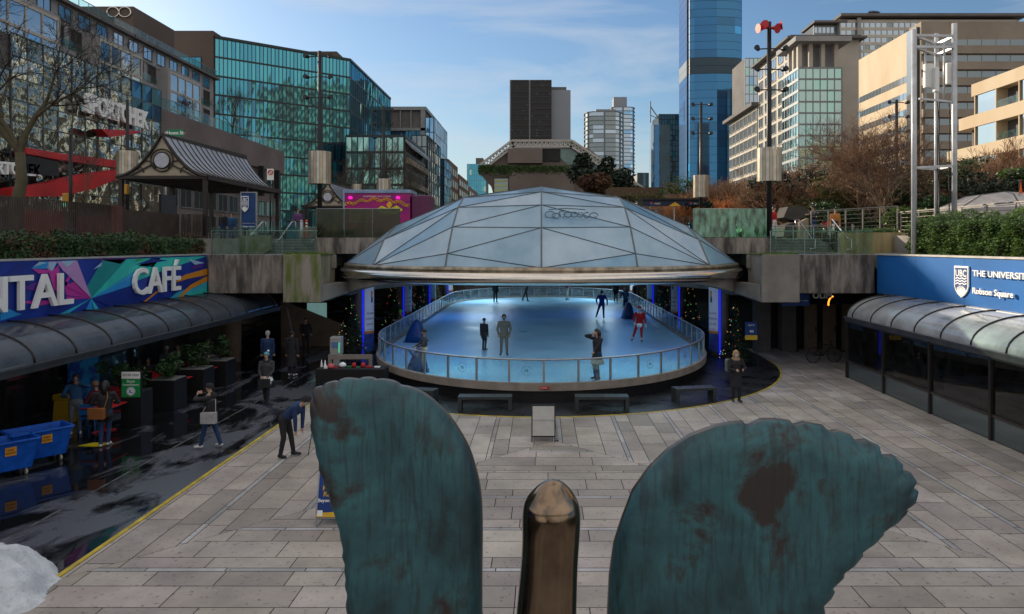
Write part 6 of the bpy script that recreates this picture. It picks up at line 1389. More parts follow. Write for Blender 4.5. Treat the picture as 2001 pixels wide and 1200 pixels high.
wing([(1052, 1700), (1055, 1200), (1055, 1000), (1057, 750), (1047, 600), (1020, 480), (980, 370), (900, 240), (800, 140), (735, 100), (690, 84), (658, 78), (640, 64), (600, 50), (560, 46), (540, 48), (520, 38), (480, 37), (462, 44), (440, 42), (400, 38), (372, 46), (362, 54), (340, 52), (305, 62), (290, 76), (275, 76), (255, 82), (246, 100), (252, 125), (236, 140), (234, 190), (240, 235), (236, 260), (246, 310), (258, 345), (262, 390), (276, 430), (276, 470), (296, 510), (300, 545), (322, 590), (330, 640), (348, 680), (356, 720), (372, 760), (376, 800), (390, 860), (385, 895), (398, 930), (395, 965), (402, 1000), (398, 1040), (410, 1080), (402, 1130), (408, 1200), (412, 1700)], (720, 700), 3.25, .10, 2.5, 520, 720, .10)
wing([(18, 1750), (20, 1200), (30, 1000), (55, 820), (100, 680), (160, 520), (250, 390), (350, 290), (480, 200), (620, 145), (700, 128), (775, 120), (790, 140), (812, 138), (870, 108), (950, 104), (1030, 112), (1050, 135), (1075, 130), (1110, 118), (1210, 135), (1240, 165), (1265, 170), (1290, 160), (1360, 185), (1380, 215), (1410, 218), (1440, 210), (1510, 240), (1520, 285), (1545, 300), (1590, 295), (1635, 340), (1630, 370), (1680, 385), (1708, 430), (1686, 465), (1718, 485), (1705, 540), (1648, 568), (1660, 592), (1620, 640), (1528, 692), (1534, 715), (1490, 765), (1412, 812), (1422, 835), (1380, 890), (1318, 930), (1320, 960), (1250, 1022), (1268, 1045), (1250, 1080), (1203, 1118), (1216, 1160), (1200, 1200), (1150, 1450), (1080, 1750)], (720, 850), 3.3, .11, 2.858, 1180, 780, -.06, False)
b = MB(); b.smooth = True; prev = None; N = 40; D = 3.05
rowsn = [(483, 383, 389), (486, 360, 412), (495, 335, 435), (515, 305, 458), (540, 277, 480), (570, 250, 502), (600, 232, 520), (640, 220, 531), (700, 216, 534), (800, 217, 529), (900, 212, 521), (1000, 203, 517), (1100, 192, 515), (1200, 182, 512), (1500, 165, 510), (1900, 160, 515)]
for y, xl, xr in rowsn:
    pl, pr = P(940 + xl / 2.727, 760 + y / 2.727, D), P(940 + xr / 2.727, 760 + y / 2.727, D); cx_, r_ = (pl.x + pr.x) / 2, (pr.x - pl.x) / 2; f_ = min(1, max(0, (y - 520) / 300))
    cur = [b.vert((cx_ + r_ * math.cos(a) * (1 - .02 * f_ * math.cos(4 * a)), D + r_ * .9 * math.sin(a) * (1 - .03 * f_ * math.cos(4 * a)), pl.z)) for a in [2 * math.pi * k / N for k in range(N)]]
    if prev:
        for k in range(N): b.face((prev[k], prev[(k + 1) % N], cur[(k + 1) % N], cur[k]))
    else: b.face(cur)
    prev = cur
b.face(prev); o = b.build('neck', POL, sculpt); s_ = o.modifiers.new('sub', 'SUBSURF'); s_.levels = s_.render_levels = 1
b = MB(); b.box(-1.6, 1.9, 2.95, 3.55, .9, 2.35); b.build('body', RIM, sculpt, bevel=.12); b = MB(); b.box(-2, 2.3, 2.6, 3.9, 0.01, .9); b.build('plinth', CONC2, sculpt, bevel=.02)
# ---------------------------------------------------------------- people
SK = [mat('skin_light', (.50, .30, .21), .55, var=.06), mat('skin_tan', (.30, .17, .11), .55, var=.06), mat('skin_dark', (.13, .07, .045), .55, var=.06)]
def cloth(name, c): return mat('cloth_' + name, c, .85, ns=9, var=.18, bump=.3, bs=30)
HB = mat('hair_black', (.012, .010, .009), .5); HBR = mat('hair_brown', (.08, .04, .02), .5); HBL = mat('hair_blond', (.45, .27, .11), .5); HGR = mat('hair_grey', (.38, .37, .38), .6)
EYE = mat('eye_dark', (.02, .015, .012), .3); LIP = mat('lip', (.32, .12, .10), .5)
def ik(a, c, l1, l2, pole):
    a, c = Vector(a), Vector(c); d = c - a; L_ = min(d.length, (l1 + l2) * .999); d.normalize(); c = a + d * L_
    x = (l1 * l1 - l2 * l2 + L_ * L_) / (2 * L_); h = math.sqrt(max(l1 * l1 - x * x, 0)); pl = Vector(pole); pl = (pl - d * pl.dot(d)); pl = pl.normalized() if pl.length > 1e-5 else d.orthogonal().normalized()
    return a + d * x + pl * h, c
def person(label, x, y, z, h, head, skin, top, bottom, shoe, hair=('short', HB), lean=0, armL=None, armR=None, feet=None, turn=0, nod=0, coat=None, seat=False, mask=None, hat=None, hood=None, fur=None, skates=False, voxel=.013, group=None, cuff=None, glove=None, stripe=None, beard=None, wide=1.12, poleL=None, poleR=None, trim=None):
    """Figure facing local -Y, turned by head degrees; arms are wrist targets in local metres for a 1.75 m figure."""
    t = thing('person', label, 'person', (x, y, z), R(head), group); s = h / 1.75; prims = []; mats_ = []; mi = {}
    def M_(m):
        if m.name not in mi: mi[m.name] = len(mats_); mats_.append(m)
        return mi[m.name]
    lift = .06 if skates else 0
    Z0 = lift + (.0 if not seat else -.42)
    A = R(lean); pel = Vector((0, 0, .93 + Z0)) 
    if seat: pel = Vector((0, 0, .52))
    def up(v):  # torso frame: lean forward about the pelvis (towards -Y)
        v = Vector(v); return pel + Vector((v.x, -v.z * math.sin(A) + v.y * math.cos(A), v.z * math.cos(A) + v.y * math.sin(A)))
    neck, chest, waist = up((0, .01, .55)), up((0, 0, .38)), up((0, 0, .14)); hd = up((0, -.015 - math.sin(R(nod)) * .06, .72 - (1 - math.cos(R(nod))) * .05)); sh = [up((k * .185 * wide, .01, .48)) for k in (-1, 1)]; hip = [pel + Vector((k * .09, 0, 0)) for k in (-1, 1)]
    flat = set()
    def cap(a, c, r0, r1, m, sx=1, fl=False):
        if fl: flat.add(len(prims))
        prims.append((Vector(a), Vector(c), r0, r1, M_(m), sx))
    ST, SB_, SS = top, bottom, SK[skin]
    cap(pel + Vector((0, 0, .0)), waist, .125 * wide, .115 * wide, ST if coat else SB_, 1.25); cap(waist, chest, .118 * wide, .13 * wide, ST, 1.28); cap(chest, up((0, .01, .46)), .13 * wide, .09, ST, 1.45); cap(sh[0], sh[1], .068, .068, ST)
    cap(neck - Vector((0, 0, .02)), hd - Vector((0, 0, .03)), .052, .05, SS)
    # head: skull, jaw, nose, ears, brow
    rot = Matrix.Rotation(R(turn), 3, 'Z') @ Matrix.Rotation(R(lean * .75 + nod), 3, 'X')
    H_ = lambda v: hd + rot @ Vector(v)
    cap(H_((0, .012, .045)), H_((0, -.012, .03)), .082, .078, SS); cap(H_((0, -.03, -.02)), H_((0, -.045, -.065)), .062, .042, SS); cap(H_((0, -.098, .01)), H_((0, -.115, -.015)), .008, .014, SS)
    for k in (-1, 1): cap(H_((k * .082, .012, .02)), H_((k * .085, .018, -.012)), .016, .012, SS)
    fz = feet or [(-.10, .0, 0), (.10, -.02, 0)]; kn = []
    for k in (0, 1):
        f = Vector((fz[k][0], fz[k][1], fz[k][2] + .09 + lift)); K, f = ik(hip[k], f, .43, .42, (fz[k][0] * .6, -1, .1) if len(fz[k]) < 4 else fz[k][3]); kn.append(K)
        cap(hip[k], K, .094 * wide, .066, SB_); cap(K, f, .066, .050, SB_)
        toe = f + Vector((math.copysign(.035, f.x if abs(f.x) > .01 else 1), -.15, -.045)); cap(f + Vector((0, .03, -.035)), toe, .045, .036, shoe)
        if cuff: cap(f + Vector((0, 0, .05)), f + Vector((0, 0, .10)), .07, .07, cuff)
    if coat:   # skirt of a long coat: (length, material)
        ln, cm_, fl = coat; cap(pel + Vector((0, 0, .05)), pel - Vector((0, 0, ln)), .13, .15 + fl, cm_, 1.15, True)
        if trim: cap(pel - Vector((0, 0, ln + .0)), pel - Vector((0, 0, ln + .05)), .16 + fl, .162 + fl, trim, 1.15, True)
    W0 = [armL or (-.24, -.03, .86), armR or (.24, -.03, .86)]
    for k in (0, 1):
        w_ = Vector(W0[k]) + (Vector((0, 0, Z0)) if not seat else Vector((0, 0, 0))); sg = -1 if k == 0 else 1; pol = (poleL, poleR)[k] or (sg * .7, .6, -.5)
        E_, w_ = ik(sh[k], w_, .29, .26, pol); cap(sh[k], E_, .066, .053, ST); cap(E_, w_, .053, .040, ST)
        if cuff: cap(w_ - (w_ - E_).normalized() * .04, w_, .05, .05, cuff)
        hm = glove or SS; d = (w_ - E_).normalized(); sd = d.cross(Vector((0, 1, 0))); sd = sd.normalized() if sd.length > .2 else d.cross(Vector((1, 0, 0))).normalized(); pn = d.cross(sd).normalized()
        cap(w_, w_ + d * .03, .028, .03, hm); cap(w_ + d * .03 - sd * .018, w_ + d * .085 - sd * .024, .019, .018, hm); cap(w_ + d * .03 + sd * .018, w_ + d * .085 + sd * .024, .019, .018, hm)
        for q, (o_, ln_) in enumerate(((-.034, .052), (-.012, .066), (.012, .072), (.034, .062))):
            p0 = w_ + d * .088 + sd * o_; p1 = p0 + (d * .8 + pn * .35).normalized() * ln_ * .55; cap(p0, p1, .0105, .0095, hm); cap(p1, p1 + (d * .45 + pn * .8).normalized() * ln_ * .5, .0095, .0085, hm)
        p0 = w_ + d * .03 + sd * .032; p1 = p0 + (d * .6 + sd * .8).normalized() * .035; cap(p0, p1, .013, .011, hm); cap(p1, p1 + (d * .9 + pn * .4).normalized() * .03, .011, .009, hm)
    if hood: cap(neck + Vector((0, .06, .0)), neck + Vector((0, .09, -.05)), .075, .06, hood, 1.4)
    if fur: cap(neck + Vector((-.09, .0, .0)), neck + Vector((.09, .0, .0)), .055, .055, fur); cap(neck + Vector((-.07, -.07, -.03)), neck + Vector((.07, -.07, -.03)), .035, .035, fur)
    # union of the limbs into one skin
    b = MB()
    for pi_, (a, c, r0, r1, m, sx) in enumerate(prims):
        n = 10 if max(r0, r1) < .02 else 18; d = c - a; L_ = d.length; d = d.normalized() if L_ > 1e-6 else Vector((0, 0, 1))
        q = d.to_track_quat('Z', 'Y'); pr = [(r0 * math.sin(R(a_)), -r0 * math.cos(R(a_))) for a_ in (8, 35, 65)] + [(r0, 0), (r1, L_)] + [(r1 * math.cos(R(a_)), L_ + r1 * math.sin(R(a_))) for a_ in (30, 60, 83)]
        if pi_ in flat: pr = [(r0 * .05, 0), (r0, 0), ((r0 + r1) / 2, L_ / 2), (r1, L_), (r1 * .05, L_)]
        rings = []
        for r_, z_ in pr:
            rg_ = []
            for k in range(n):
                v = q @ Vector((math.cos(2 * math.pi * k / n) * r_, math.sin(2 * math.pi * k / n) * r_, z_)); v.x *= sx; rg_.append(b.vert((a + v) * s))
            rings.append(rg_)
        for i in range(len(rings) - 1):
            for k in range(n): b.face((rings[i][k], rings[i][(k + 1) % n], rings[i + 1][(k + 1) % n], rings[i + 1][k]))
        b.face(rings[0][::-1]); b.face(rings[-1])
    o = b.build('body', mats_, t, world=False, recalc=True)
    rm = o.modifiers.new('r', 'REMESH'); rm.mode = 'VOXEL'; rm.voxel_size = voxel * s; rm.use_smooth_shade = True
    sm = o.modifiers.new('s', 'SMOOTH'); sm.factor = .5; sm.iterations = 2
    dg = bpy.context.evaluated_depsgraph_get(); me = bpy.data.meshes.new_from_object(o.evaluated_get(dg)); old = o.data; o.modifiers.clear(); o.data = me; bpy.data.meshes.remove(old)
    me.materials.clear()
    for m in mats_: me.materials.append(m)
    n = len(me.polygons); cen = np.zeros(n * 3, 'f'); me.polygons.foreach_get('center', cen); cen = cen.reshape(-1, 3) / s
    best = np.full(n, 1e9); idx = np.zeros(n, 'i')
    for a, c, r0, r1, m, sx in prims:
        a_, c_ = np.array(a), np.array(c); ab = c_ - a_; tt = np.clip(((cen - a_) @ ab) / max(ab @ ab, 1e-9), 0, 1); dv = cen - (a_ + tt[:, None] * ab); dv[:, 0] /= sx
        ds = np.linalg.norm(dv, axis=1) - (r0 + (r1 - r0) * tt); k = ds < best; best[k] = ds[k]; idx[k] = m
    rinv = np.array(rot.inverted()); lc = (cen - np.array(hd)) @ rinv.T
    def paint(mask_, m):
        if m.name not in [q.name for q in me.materials]: me.materials.append(m)
        idx[mask_] = [q.name for q in me.materials].index(m.name)
    face = lc[:, 1] < -.03
    for k in (-1, 1): paint(face & (((lc[:, 0] - k * .03) ** 2 + (lc[:, 2] - .028) ** 2) < .009 ** 2), EYE)
    paint(face & (abs(lc[:, 0]) < .024) & (abs(lc[:, 2] + .052) < .008), LIP)
    if mask: paint(face & (lc[:, 2] < -.003) & (lc[:, 2] > -.105) & (abs(lc[:, 0]) < .07), mask)
    if beard: paint((lc[:, 1] < -.01) & (lc[:, 2] < -.035) & (lc[:, 2] > -.12), beard)
    if stripe: zz = cen[:, 2] / 1; paint((np.abs(cen[:, 0]) > .0) & (np.abs(cen[:, 1]) < .02) & (cen[:, 2] < .85) & (cen[:, 2] > .45) & (cen[:, 0] > .12), stripe)
    me.polygons.foreach_set('material_index', idx.astype('i')); me.polygons.foreach_set('use_smooth', [True] * n); me.update()
    # hair or headwear
    S_ = lambda v: H_(v) * s
    def shellcap(name, m, k=1.0, low=-.02, back=-.06, front=.055, th=.0):
        b = MB(); b.smooth = True; N, Mn = 20, 8; prev = None
        for j in range(Mn + 1):
            rgn = []
            for i in range(N):
                a = 2 * math.pi * i / N; bk = (math.sin(a) + 1) / 2; zl = front + (back - front) * bk ** .7; ph = j / Mn; z_ = zl + (.135 * k + th - zl) * ph; rad = math.sqrt(max(0, 1 - ((z_ - .035) / (.1 * k + th)) ** 2)) if z_ > .035 else 1.0
                rgn.append(b.vert(S_((math.cos(a) * (.090 * k) * rad, math.sin(a) * (.098 * k) * rad + .004, z_))))
            if prev:
                for i in range(N): b.face((prev[i], prev[(i + 1) % N], rgn[(i + 1) % N], rgn[i]))
            prev = rgn
        b.face(prev); return b.build(name, m, t, world=False)
    st, hmcol = hair
    if st != 'none': shellcap('hair', hmcol, 1.0)
    if st == 'long':
        b = MB(); b.smooth = True; b.tube([S_((0, .06, .06)), S_((0, .085, -.04)), S_((0, .09, -.16)), S_((0, .085, -.26))], [.075 * s, .085 * s, .08 * s, .03 * s], 12)
        for k in (-1, 1): b.tube([S_((k * .07, .0, .05)), S_((k * .085, .0, -.06)), S_((k * .085, -.01, -.18))], [.035 * s, .035 * s, .015 * s], 8)
        b.build('hair_length', hmcol, t, world=False)
    if hat:
        kind, hmat_ = hat
        o2 = shellcap('hat', hmat_, 1.12, back=-.01, front=.06)
        if kind == 'cap':
            b = MB(); pts = [S_((math.cos(R(a)) * .09, math.sin(R(a)) * .10 - .07, .062)) for a in range(180, 361, 20)]; b.prism(pts, rot @ Vector((0, 0, .008)) * s); b.build('cap_brim', hmat_, t, world=False)
        if kind == 'pom': b = MB(); b.ball(S_((.05, .05, .17)), .035 * s, 8, 6); b.build('pompom', trim or LET, t, world=False)
        if kind in ('pom', 'muff'):
            pass
        if kind == 'muff':
            b = MB(); b.tube([S_((math.cos(R(a)) * .108, .01, math.sin(R(a)) * .12 + .03)) for a in range(0, 181, 20)], .014 * s, 6)
            for k in (-1, 1): b.ball(S_((k * .105, .01, .0)), .045 * s, 10, 6, .6)
            b.build('earmuffs', LET, t, world=False)
    if skates:
        for k in (0, 1):
            b = MB(); f = Vector((fz[k][0], fz[k][1], fz[k][2])); b.box((f.x - .004) * s, (f.x + .004) * s, (f.y - .16) * s, (f.y + .08) * s, fz[k][2] * s + .0, fz[k][2] * s + .055); b.build('skate_blade', STEEL, t, world=False)
    return t, S_, s
def carry(name, label, cat, b, m, org, group=None, bevel=.0): return single(name, b, m, label, cat, org, group, bevel)
K = lambda n, c: cloth(n, c)
BLK = K('black', (.022, .022, .026)); NVY = K('navy', (.018, .045, .13)); JEAN = K('jeans', (.02, .05, .14)); GRYC = K('grey', (.14, .145, .15)); BRNC = K('taupe', (.17, .135, .115)); WHT = K('white', (.62, .62, .60)); REDC = K('red', (.42, .012, .012)); TAN = K('tan', (.33, .24, .17))
BLU = K('blue_sweater', (.02, .09, .22)); BURG = K('burgundy', (.14, .035, .06)); ROY = K('royal_blue', (.01, .035, .30)); CREAM = K('cream', (.5, .46, .38)); SHB = mat('shoe_black', (.015, .015, .015), .5); SHW = mat('shoe_white', (.6, .6, .6), .5); FUR = K('fur', (.38, .25, .15)); MSK = K('mask_blue', (.35, .5, .62)); MSW = K('mask_white', (.6, .62, .64)); CHAR = K('charcoal', (.05, .05, .055))
def foot(px, py, z=0.0): g = G(px, py, z); return g.x, g.y, z
# skaters on the ice
x, y, z = foot(985, 697, ZI); person('bearded man in taupe jacket and trousers, hands in pockets, skating', x, y, z, 1.72, 0, 1, BRNC, BRNC, SHB, feet=[(-.13, .0, 0), (.13, -.03, 0)], armL=(-.23, -.08, .90), armR=(.23, -.08, .90), beard=HB, coat=(.12, BRNC, .0), skates=True, wide=1.12, group='skaters on the ice')
x, y, z = foot(946, 686, ZI); person('short skater in black with teal sleeves turned away, left of the bearded man', x, y, z, 1.4, 150, 1, BLK, CHAR, SHB, hair=('none', HB), hat=('beanie', K('helmet_dark', (.03, .03, .03))), feet=[(-.1, .05, 0), (.1, -.03, 0)], skates=True, coat=(.28, BLK, .0), group='skaters on the ice')
x, y, z = foot(829, 727, ZI); person('child with black helmet, dark jacket and pale trousers behind the left front barrier', x, y, z, 1.52, -70, 1, CHAR, CREAM, SHB, hair=('none', HB), hat=('beanie', K('helmet_black', (.01, .01, .012))), armL=(-.2, -.33, 1.05), armR=(.2, -.33, 1.05), skates=True, group='skaters on the ice')
x, y, z = foot(1167, 745, ZI); person('woman in long black coat with white hem, phone at ear, at the front barrier', x, y, z, 1.74, -55, 0, BLK, JEAN, SHB, hair=('long', HB), hood=K('hood_brown', (.12, .07, .05)), armL=(-.13, -.14, 1.56), armR=(.30, -.42, 1.02), coat=(.33, BLK, .07), trim=K('hem_white', (.45, .43, .38)), poleL=(-1, -.2, -.3), group='skaters on the ice', skates=True)
x, y, z = foot(1250, 670, ZI); person('person in red and white santa suit with mask leaning on one skate', x, y, z, 1.68, -15, 0, REDC, REDC, SHB, hair=('none', HB), hat=('pom', REDC), trim=LET, feet=[(-.38, .0, 0), (.10, -.03, 0)], armL=(-.24, -.12, .93), armR=(.30, -.02, .86), cuff=K('fur_white', (.6, .58, .55)), glove=WHT, mask=MSK, beard=WHT, fur=K('fur_white', (.6, .58, .55)), skates=True, wide=1.2, coat=(.05, REDC, .0), group='skaters on the ice')
x, y, z = foot(1176, 624, ZI); person('man in royal blue jacket and black trousers skating away with a wide stance', x, y, z, 1.76, 175, 0, ROY, BLK, SHB, feet=[(-.12, .0, 0), (.36, -.03, 0)], armL=(-.34, -.05, .92), armR=(.30, -.03, .95), skates=True, coat=(.08, ROY, .02), wide=1.1, voxel=.016, group='skaters on the ice')
x, y, z = foot(968, 592, ZI); person('skater all in black at the far end, left of the centre', x, y, z, 1.78, 160, 0, BLK, BLK, SHB, feet=[(-.16, .1, 0), (.16, -.1, 0)], skates=True, voxel=.02, group='skaters on the ice')
x, y, z = foot(1028, 590, ZI); person('skater in black with one leg stretched back at the far end', x, y, z, 1.78, 110, 0, CHAR, BLK, SHB, feet=[(-.1, .38, .02), (.1, -.15, 0)], lean=10, skates=True, voxel=.02, group='skaters on the ice')
x, y, z = foot(1108, 587, ZI); person('skater in a dark red jacket with bare legs at the far end', x, y, z, 1.62, 90, 0, K('dark_red', (.16, .03, .03)), CREAM, SHB, feet=[(-.05, .1, 0), (.06, -.05, 0)], skates=True, voxel=.02, group='skaters on the ice')
x, y, z = foot(1223, 612, ZI); person('adult in dark coat bending over a blue skating aid at the far right', x, y, z, 1.72, 200, 0, BLK, BLK, SHB, hair=('long', HBR), lean=18, armL=(-.2, -.42, 1.0), armR=(.2, -.42, 1.0), skates=True, voxel=.018, group='skaters on the ice')
x, y, z = foot(1203, 590, ZI); person('slim person in black with white shirt standing by the far right barrier', x, y, z, 1.75, 20, 0, CHAR, BLK, SHB, voxel=.02, group='skaters on the ice')
x, y, z = foot(1240, 594, ZI); person('person in dark jeans holding the far right barrier', x, y, z, 1.7, -60, 0, BLK, CHAR, SHB, voxel=.02, armR=(.3, -.3, 1.05), group='skaters on the ice')
x, y, z = foot(818, 642, 0.9); 
# blue skating aids
BA = mat('aid_blue', (.006, .06, .22), .35, var=.15)
def aid(label, px, py, rz, k=1.0):
    x, y, z = foot(px, py, ZI); t = thing('skating_aid', label, 'skating aid', (x, y, z), R(rz), 'blue skating aids'); b = MB()
    pr = [(.0, .30, .42), (.25, .27, .36), (.5, .22, .27), (.72, .15, .18), (.84, .09, .10), (.88, .03, .03)]; prev = None; b.smooth = True
    for z_, sx, sy in pr:
        cur = [b.vert((math.copysign(abs(math.cos(a)) ** .5, math.cos(a)) * sx * k, math.copysign(abs(math.sin(a)) ** .5, math.sin(a)) * sy * k - .1 * z_, z_ * k)) for a in [2 * math.pi * q / 20 for q in range(20)]]
        if prev:
            for q in range(20): b.face((prev[q], prev[(q + 1) % 20], cur[(q + 1) % 20], cur[q]))
        else: b.face(cur)
        prev = cur
    b.face(prev); b.build('shell', BA, t, world=False)
    b = MB(); b.tube([(-.3 * k, .1, .55 * k), (-.2 * k, .3, .8 * k), (.2 * k, .3, .8 * k), (.3 * k, .1, .55 * k)], .02, 8); b.build('handle', BA, t, world=False)
    for s_ in (-1, 1): b = MB(); b.box(s_ * .26 * k - .03, s_ * .26 * k + .03, -.45 * k, .4 * k, 0, .05); b.build('runner', BA, t, world=False)
aid('blue skating aid in front of the child with pale trousers', 815, 726, 100, 1.0); aid('large blue skating aid left of the child, against the curved barrier', 812, 668, 80, 1.25); aid('blue skating aid held by the adult at the far right', 1227, 622, 10, 1.2)
# people around the rink and café
x, y, z = foot(1438, 785); t_, S1, s1 = person('woman with blond hair, white mask and long black coat standing right of the rink', x, y, z, 1.72, 5, 0, BLK, BLK, mat('sneaker_dark', (.05, .05, .05), .5), hair=('long', HBL), mask=MSW, fur=FUR, armL=(-.10, -.27, 1.12), armR=(.17, -.25, 1.14), coat=(.42, BLK, .03), feet=[(-.09, .03, 0), (.10, -.04, 0)])
b = MB(); b.box(x - .32, x - .14, y + .06, y + .26, .98, 1.42); carry('backpack', 'grey backpack on the back of the blond woman with the white mask', 'backpack', b, K('pack_grey', (.16, .17, .18)), (x - .2, y + .15, 1), bevel=.05)
x, y, z = foot(556, 893); person('man in navy jacket and black cap bending forward with hands on his knees', x, y, z, 1.80, 80, 0, NVY, BLK, SHB, hair=('short', HB), hat=('cap', BLK), lean=50, nod=-5, armL=(-.13, -.36, .66), armR=(.15, -.38, .68), feet=[(-.12, .04, 0), (.14, -.16, 0)], hood=K('hood_blue', (.02, .08, .22)), mask=MSK, stripe=K('stripe_red', (.5, .03, .02)), poleL=(0, -1, -.6), poleR=(0, -1, -.6))
x, y, z = foot(411, 876); person('woman in black hood with brown fur trim and jeans walking with a pale bag', x, y, z, 1.66, -95, 0, BLK, JEAN, SHW, hair=('none', HB), hat=('beanie', K('hood_black', (.02, .02, .022))), hood=BLK, fur=FUR, armL=(-.12, -.30, 1.48), armR=(.14, -.3, 1.46), feet=[(-.08, .26, .0), (.10, -.22, 0)], coat=(.06, BLK, .02), poleL=(-1, -.3, -.4), poleR=(1, .3, -.2))
b = MB(); bx_, by_ = x + .06, y - .20; b.box(bx_ - .19, bx_ + .19, by_ - .09, by_ + .05, .70, .98); b.tube([(bx_ - .17, by_, .98), (bx_ - .05, by_ + .1, 1.25), (bx_ + .12, by_ + .1, 1.3), (bx_ + .17, by_, .98)], .012, 5)
carry('handbag', 'pale grey soft bag at the hip of the woman with fur trimmed hood', 'bag', b, K('bag_pale', (.42, .41, .41)), (bx_, by_, .7), bevel=.04)
x, y, z = foot(521, 788); person('woman in black coat with blue pompom hat and scarf walking forward', x, y, z, 1.68, 4, 0, CHAR, BLK, SHB, hair=('short', HBR), hat=('pom', K('hat_teal', (.10, .35, .42))), trim=LET, fur=K('scarf_black', (.02, .02, .025)), armL=(-.12, -.24, .98), armR=(.12, -.24, .98), feet=[(-.06, .06, 0), (.07, -.14, 0)], coat=(.10, CHAR, .03))
b = MB(); b.box(x - .16, x + .22, y - .34, y - .24, .58, .86); b.tube([(x - .1, y - .29, .86), (x - .05, y - .27, .98), (x + .1, y - .27, .98), (x + .15, y - .29, .86)], .01, 5); carry('handbag', 'black handbag held in front by the woman with the pompom hat', 'bag', b, BLK, (x, y - .3, .6), bevel=.03)
x, y, z = foot(523, 733); person('grey haired man in navy jacket seen from behind, beyond the pompom hat woman', x, y, z, 1.78, 185, 0, NVY, JEAN, SHB, hair=('short', HGR), coat=(.1, NVY, .0), wide=1.1)
x, y, z = foot(570, 735); person('tall person in long black coat walking away into the dark passage', x, y, z, 1.82, 170, 0, BLK, BLK, SHW, coat=(.55, BLK, .03), wide=1.1, hood=BLK)
x, y, z = foot(597, 690); person('person in black top sitting in the dark passage', x, y, z, 1.7, 30, 0, BLK, BLK, SHB, armL=(-.2, -.3, 1.0), armR=(.2, -.3, 1.0))
x, y, z = foot(205, 872); person('woman with long dark hair, black coat and brown bag standing by the blue chair', x, y, z, 1.70, 200, 0, BLK, JEAN, SHW, hair=('long', HB), armL=(-.18, -.30, 1.12), armR=(.22, -.26, 1.10), coat=(.12, BLK, .03), feet=[(-.06, -.05, 0), (.08, .08, 0)])
b = MB(); bx_, by_ = x - .05, y - .27; b.box(bx_ - .2, bx_ + .2, by_ - .07, by_ + .06, .78, 1.06); b.tube([(bx_ + .18, by_, 1.03), (bx_ + .22, by_ + .1, 1.3), (bx_ + .12, by_ + .25, 1.5)], .012, 5); carry('handbag', 'brown leather shoulder bag of the woman with long dark hair', 'bag', b, mat('leather_brown', (.30, .11, .03), .45), (bx_, by_, .78), bevel=.04)
x, y, z = foot(148, 848); person('boy in blue sweater and grey trousers drinking, standing behind the blue carts', x, y, z, 1.66, 25, 1, BLU, K('grey_pants', (.13, .14, .16)), SHW, armL=(-.16, -.26, 1.16), armR=(.13, -.16, 1.50), poleR=(1, -.4, -.3))
x, y, z = foot(207, 830); person('person in burgundy coat and tan beanie sitting at the red café table', x - .2, y, 0, 1.66, -110, 0, BURG, CHAR, SHB, hair=('short', HBR), hat=('beanie', K('beanie_tan', (.42, .24, .14))), seat=True, lean=12, armL=(-.15, -.38, .78), armR=(.15, -.38, .78), feet=[(-.12, -.42, 0), (.12, -.42, 0)])
for px, py, lb, tp, hr, hd_ in ((290, 768, 'person in black hoodie with white chest print sitting between the first two planters', BLK, HB, 20), (270, 752, 'person with bowed head sitting behind the person in the black hoodie', CHAR, HBR, -40), (348, 735, 'person in black sitting at the red table between the planters', BLK, HBR, 15), (322, 740, 'person with grey cap sitting behind the second planter', CHAR, HGR, 60)):
    g = G(px, py); person(lb, g.x, g.y, .0, 1.68, hd_, 1, tp, BLK, SHB, hair=('short', hr), seat=True, lean=8, armL=(-.14, -.34, .82), armR=(.14, -.34, .84), feet=[(-.12, -.42, 0), (.12, -.42, 0)])
x, y, z = foot(407, 752); person('café worker with apron in pale grey top and dark cap standing by the farthest planter', x, y, z, 1.7, 15, 1, GRYC, K('apron_pale', (.35, .38, .48)), SHB, hair=('short', HB), hat=('cap', BLK), armL=(-.12, -.26, 1.15), armR=(.12, -.26, 1.15))
for px, py, D, lb, tp, hd_ in ((802, 628, 39, 'person in lime green beanie leaning on the left barrier from outside', TAN, -60), (822, 600, 43, 'person in black with white hat at the left barrier, outside the ice', BLK, -75)):
    person(lb, min(PX(px, D), -7.65), D, 0, 1.72, hd_, 0, tp, BLK, SHB, hair=('none', HB), hat=('beanie', K('lime', (.15, .75, .03)) if D == 39 else WHT), armL=(-.2, -.3, 1.2), armR=(.2, -.3, 1.2), voxel=.017)
# people on the street level
def upper(lb, px, D, tp, bt, hd_=0, h=1.72, **k): person(lb, PX(px, D), D, 5.58, h, hd_, 0, tp, bt, SHB, voxel=.02, **k)
upper('person in black hoodie looking at a phone at the top of the right steps', 1589, 36.6, BLK, JEAN, -70, 1.72, armL=(-.1, -.34, 1.25), armR=(.1, -.34, 1.25), hood=BLK, nod=20)
upper('person in red jacket with white sleeve behind the right glass edge', 1512, 38, REDC, WHT, 40)
upper('person in red coat standing behind the barred railing', 1733, 44, REDC, BLK, 10)
upper('person in orange and black jacket behind the bicycles', 1632, 40, K('orange', (.5, .18, .03)), BLK, -20)
upper('person in pale coat behind the barred railing near the mast', 1797, 40, K('pale_pink', (.45, .30, .26)), BLK, 0)
for k, (px, tp) in enumerate(((1262, GRYC), (1271, BURG), (1290, BRNC), (1302, BURG), (1317, WHT))):
    upper('person %s in the queue at the drinks stall' % ['in grey at the left end', 'in dark red, second', 'in taupe in the middle', 'in dark red right of the middle one', 'with white hood, rightmost'][k], px, 58 - .3 * k, tp, BLK, 160, hair=('short', [HGR, HBR, HB, HBR, HGR][k]))
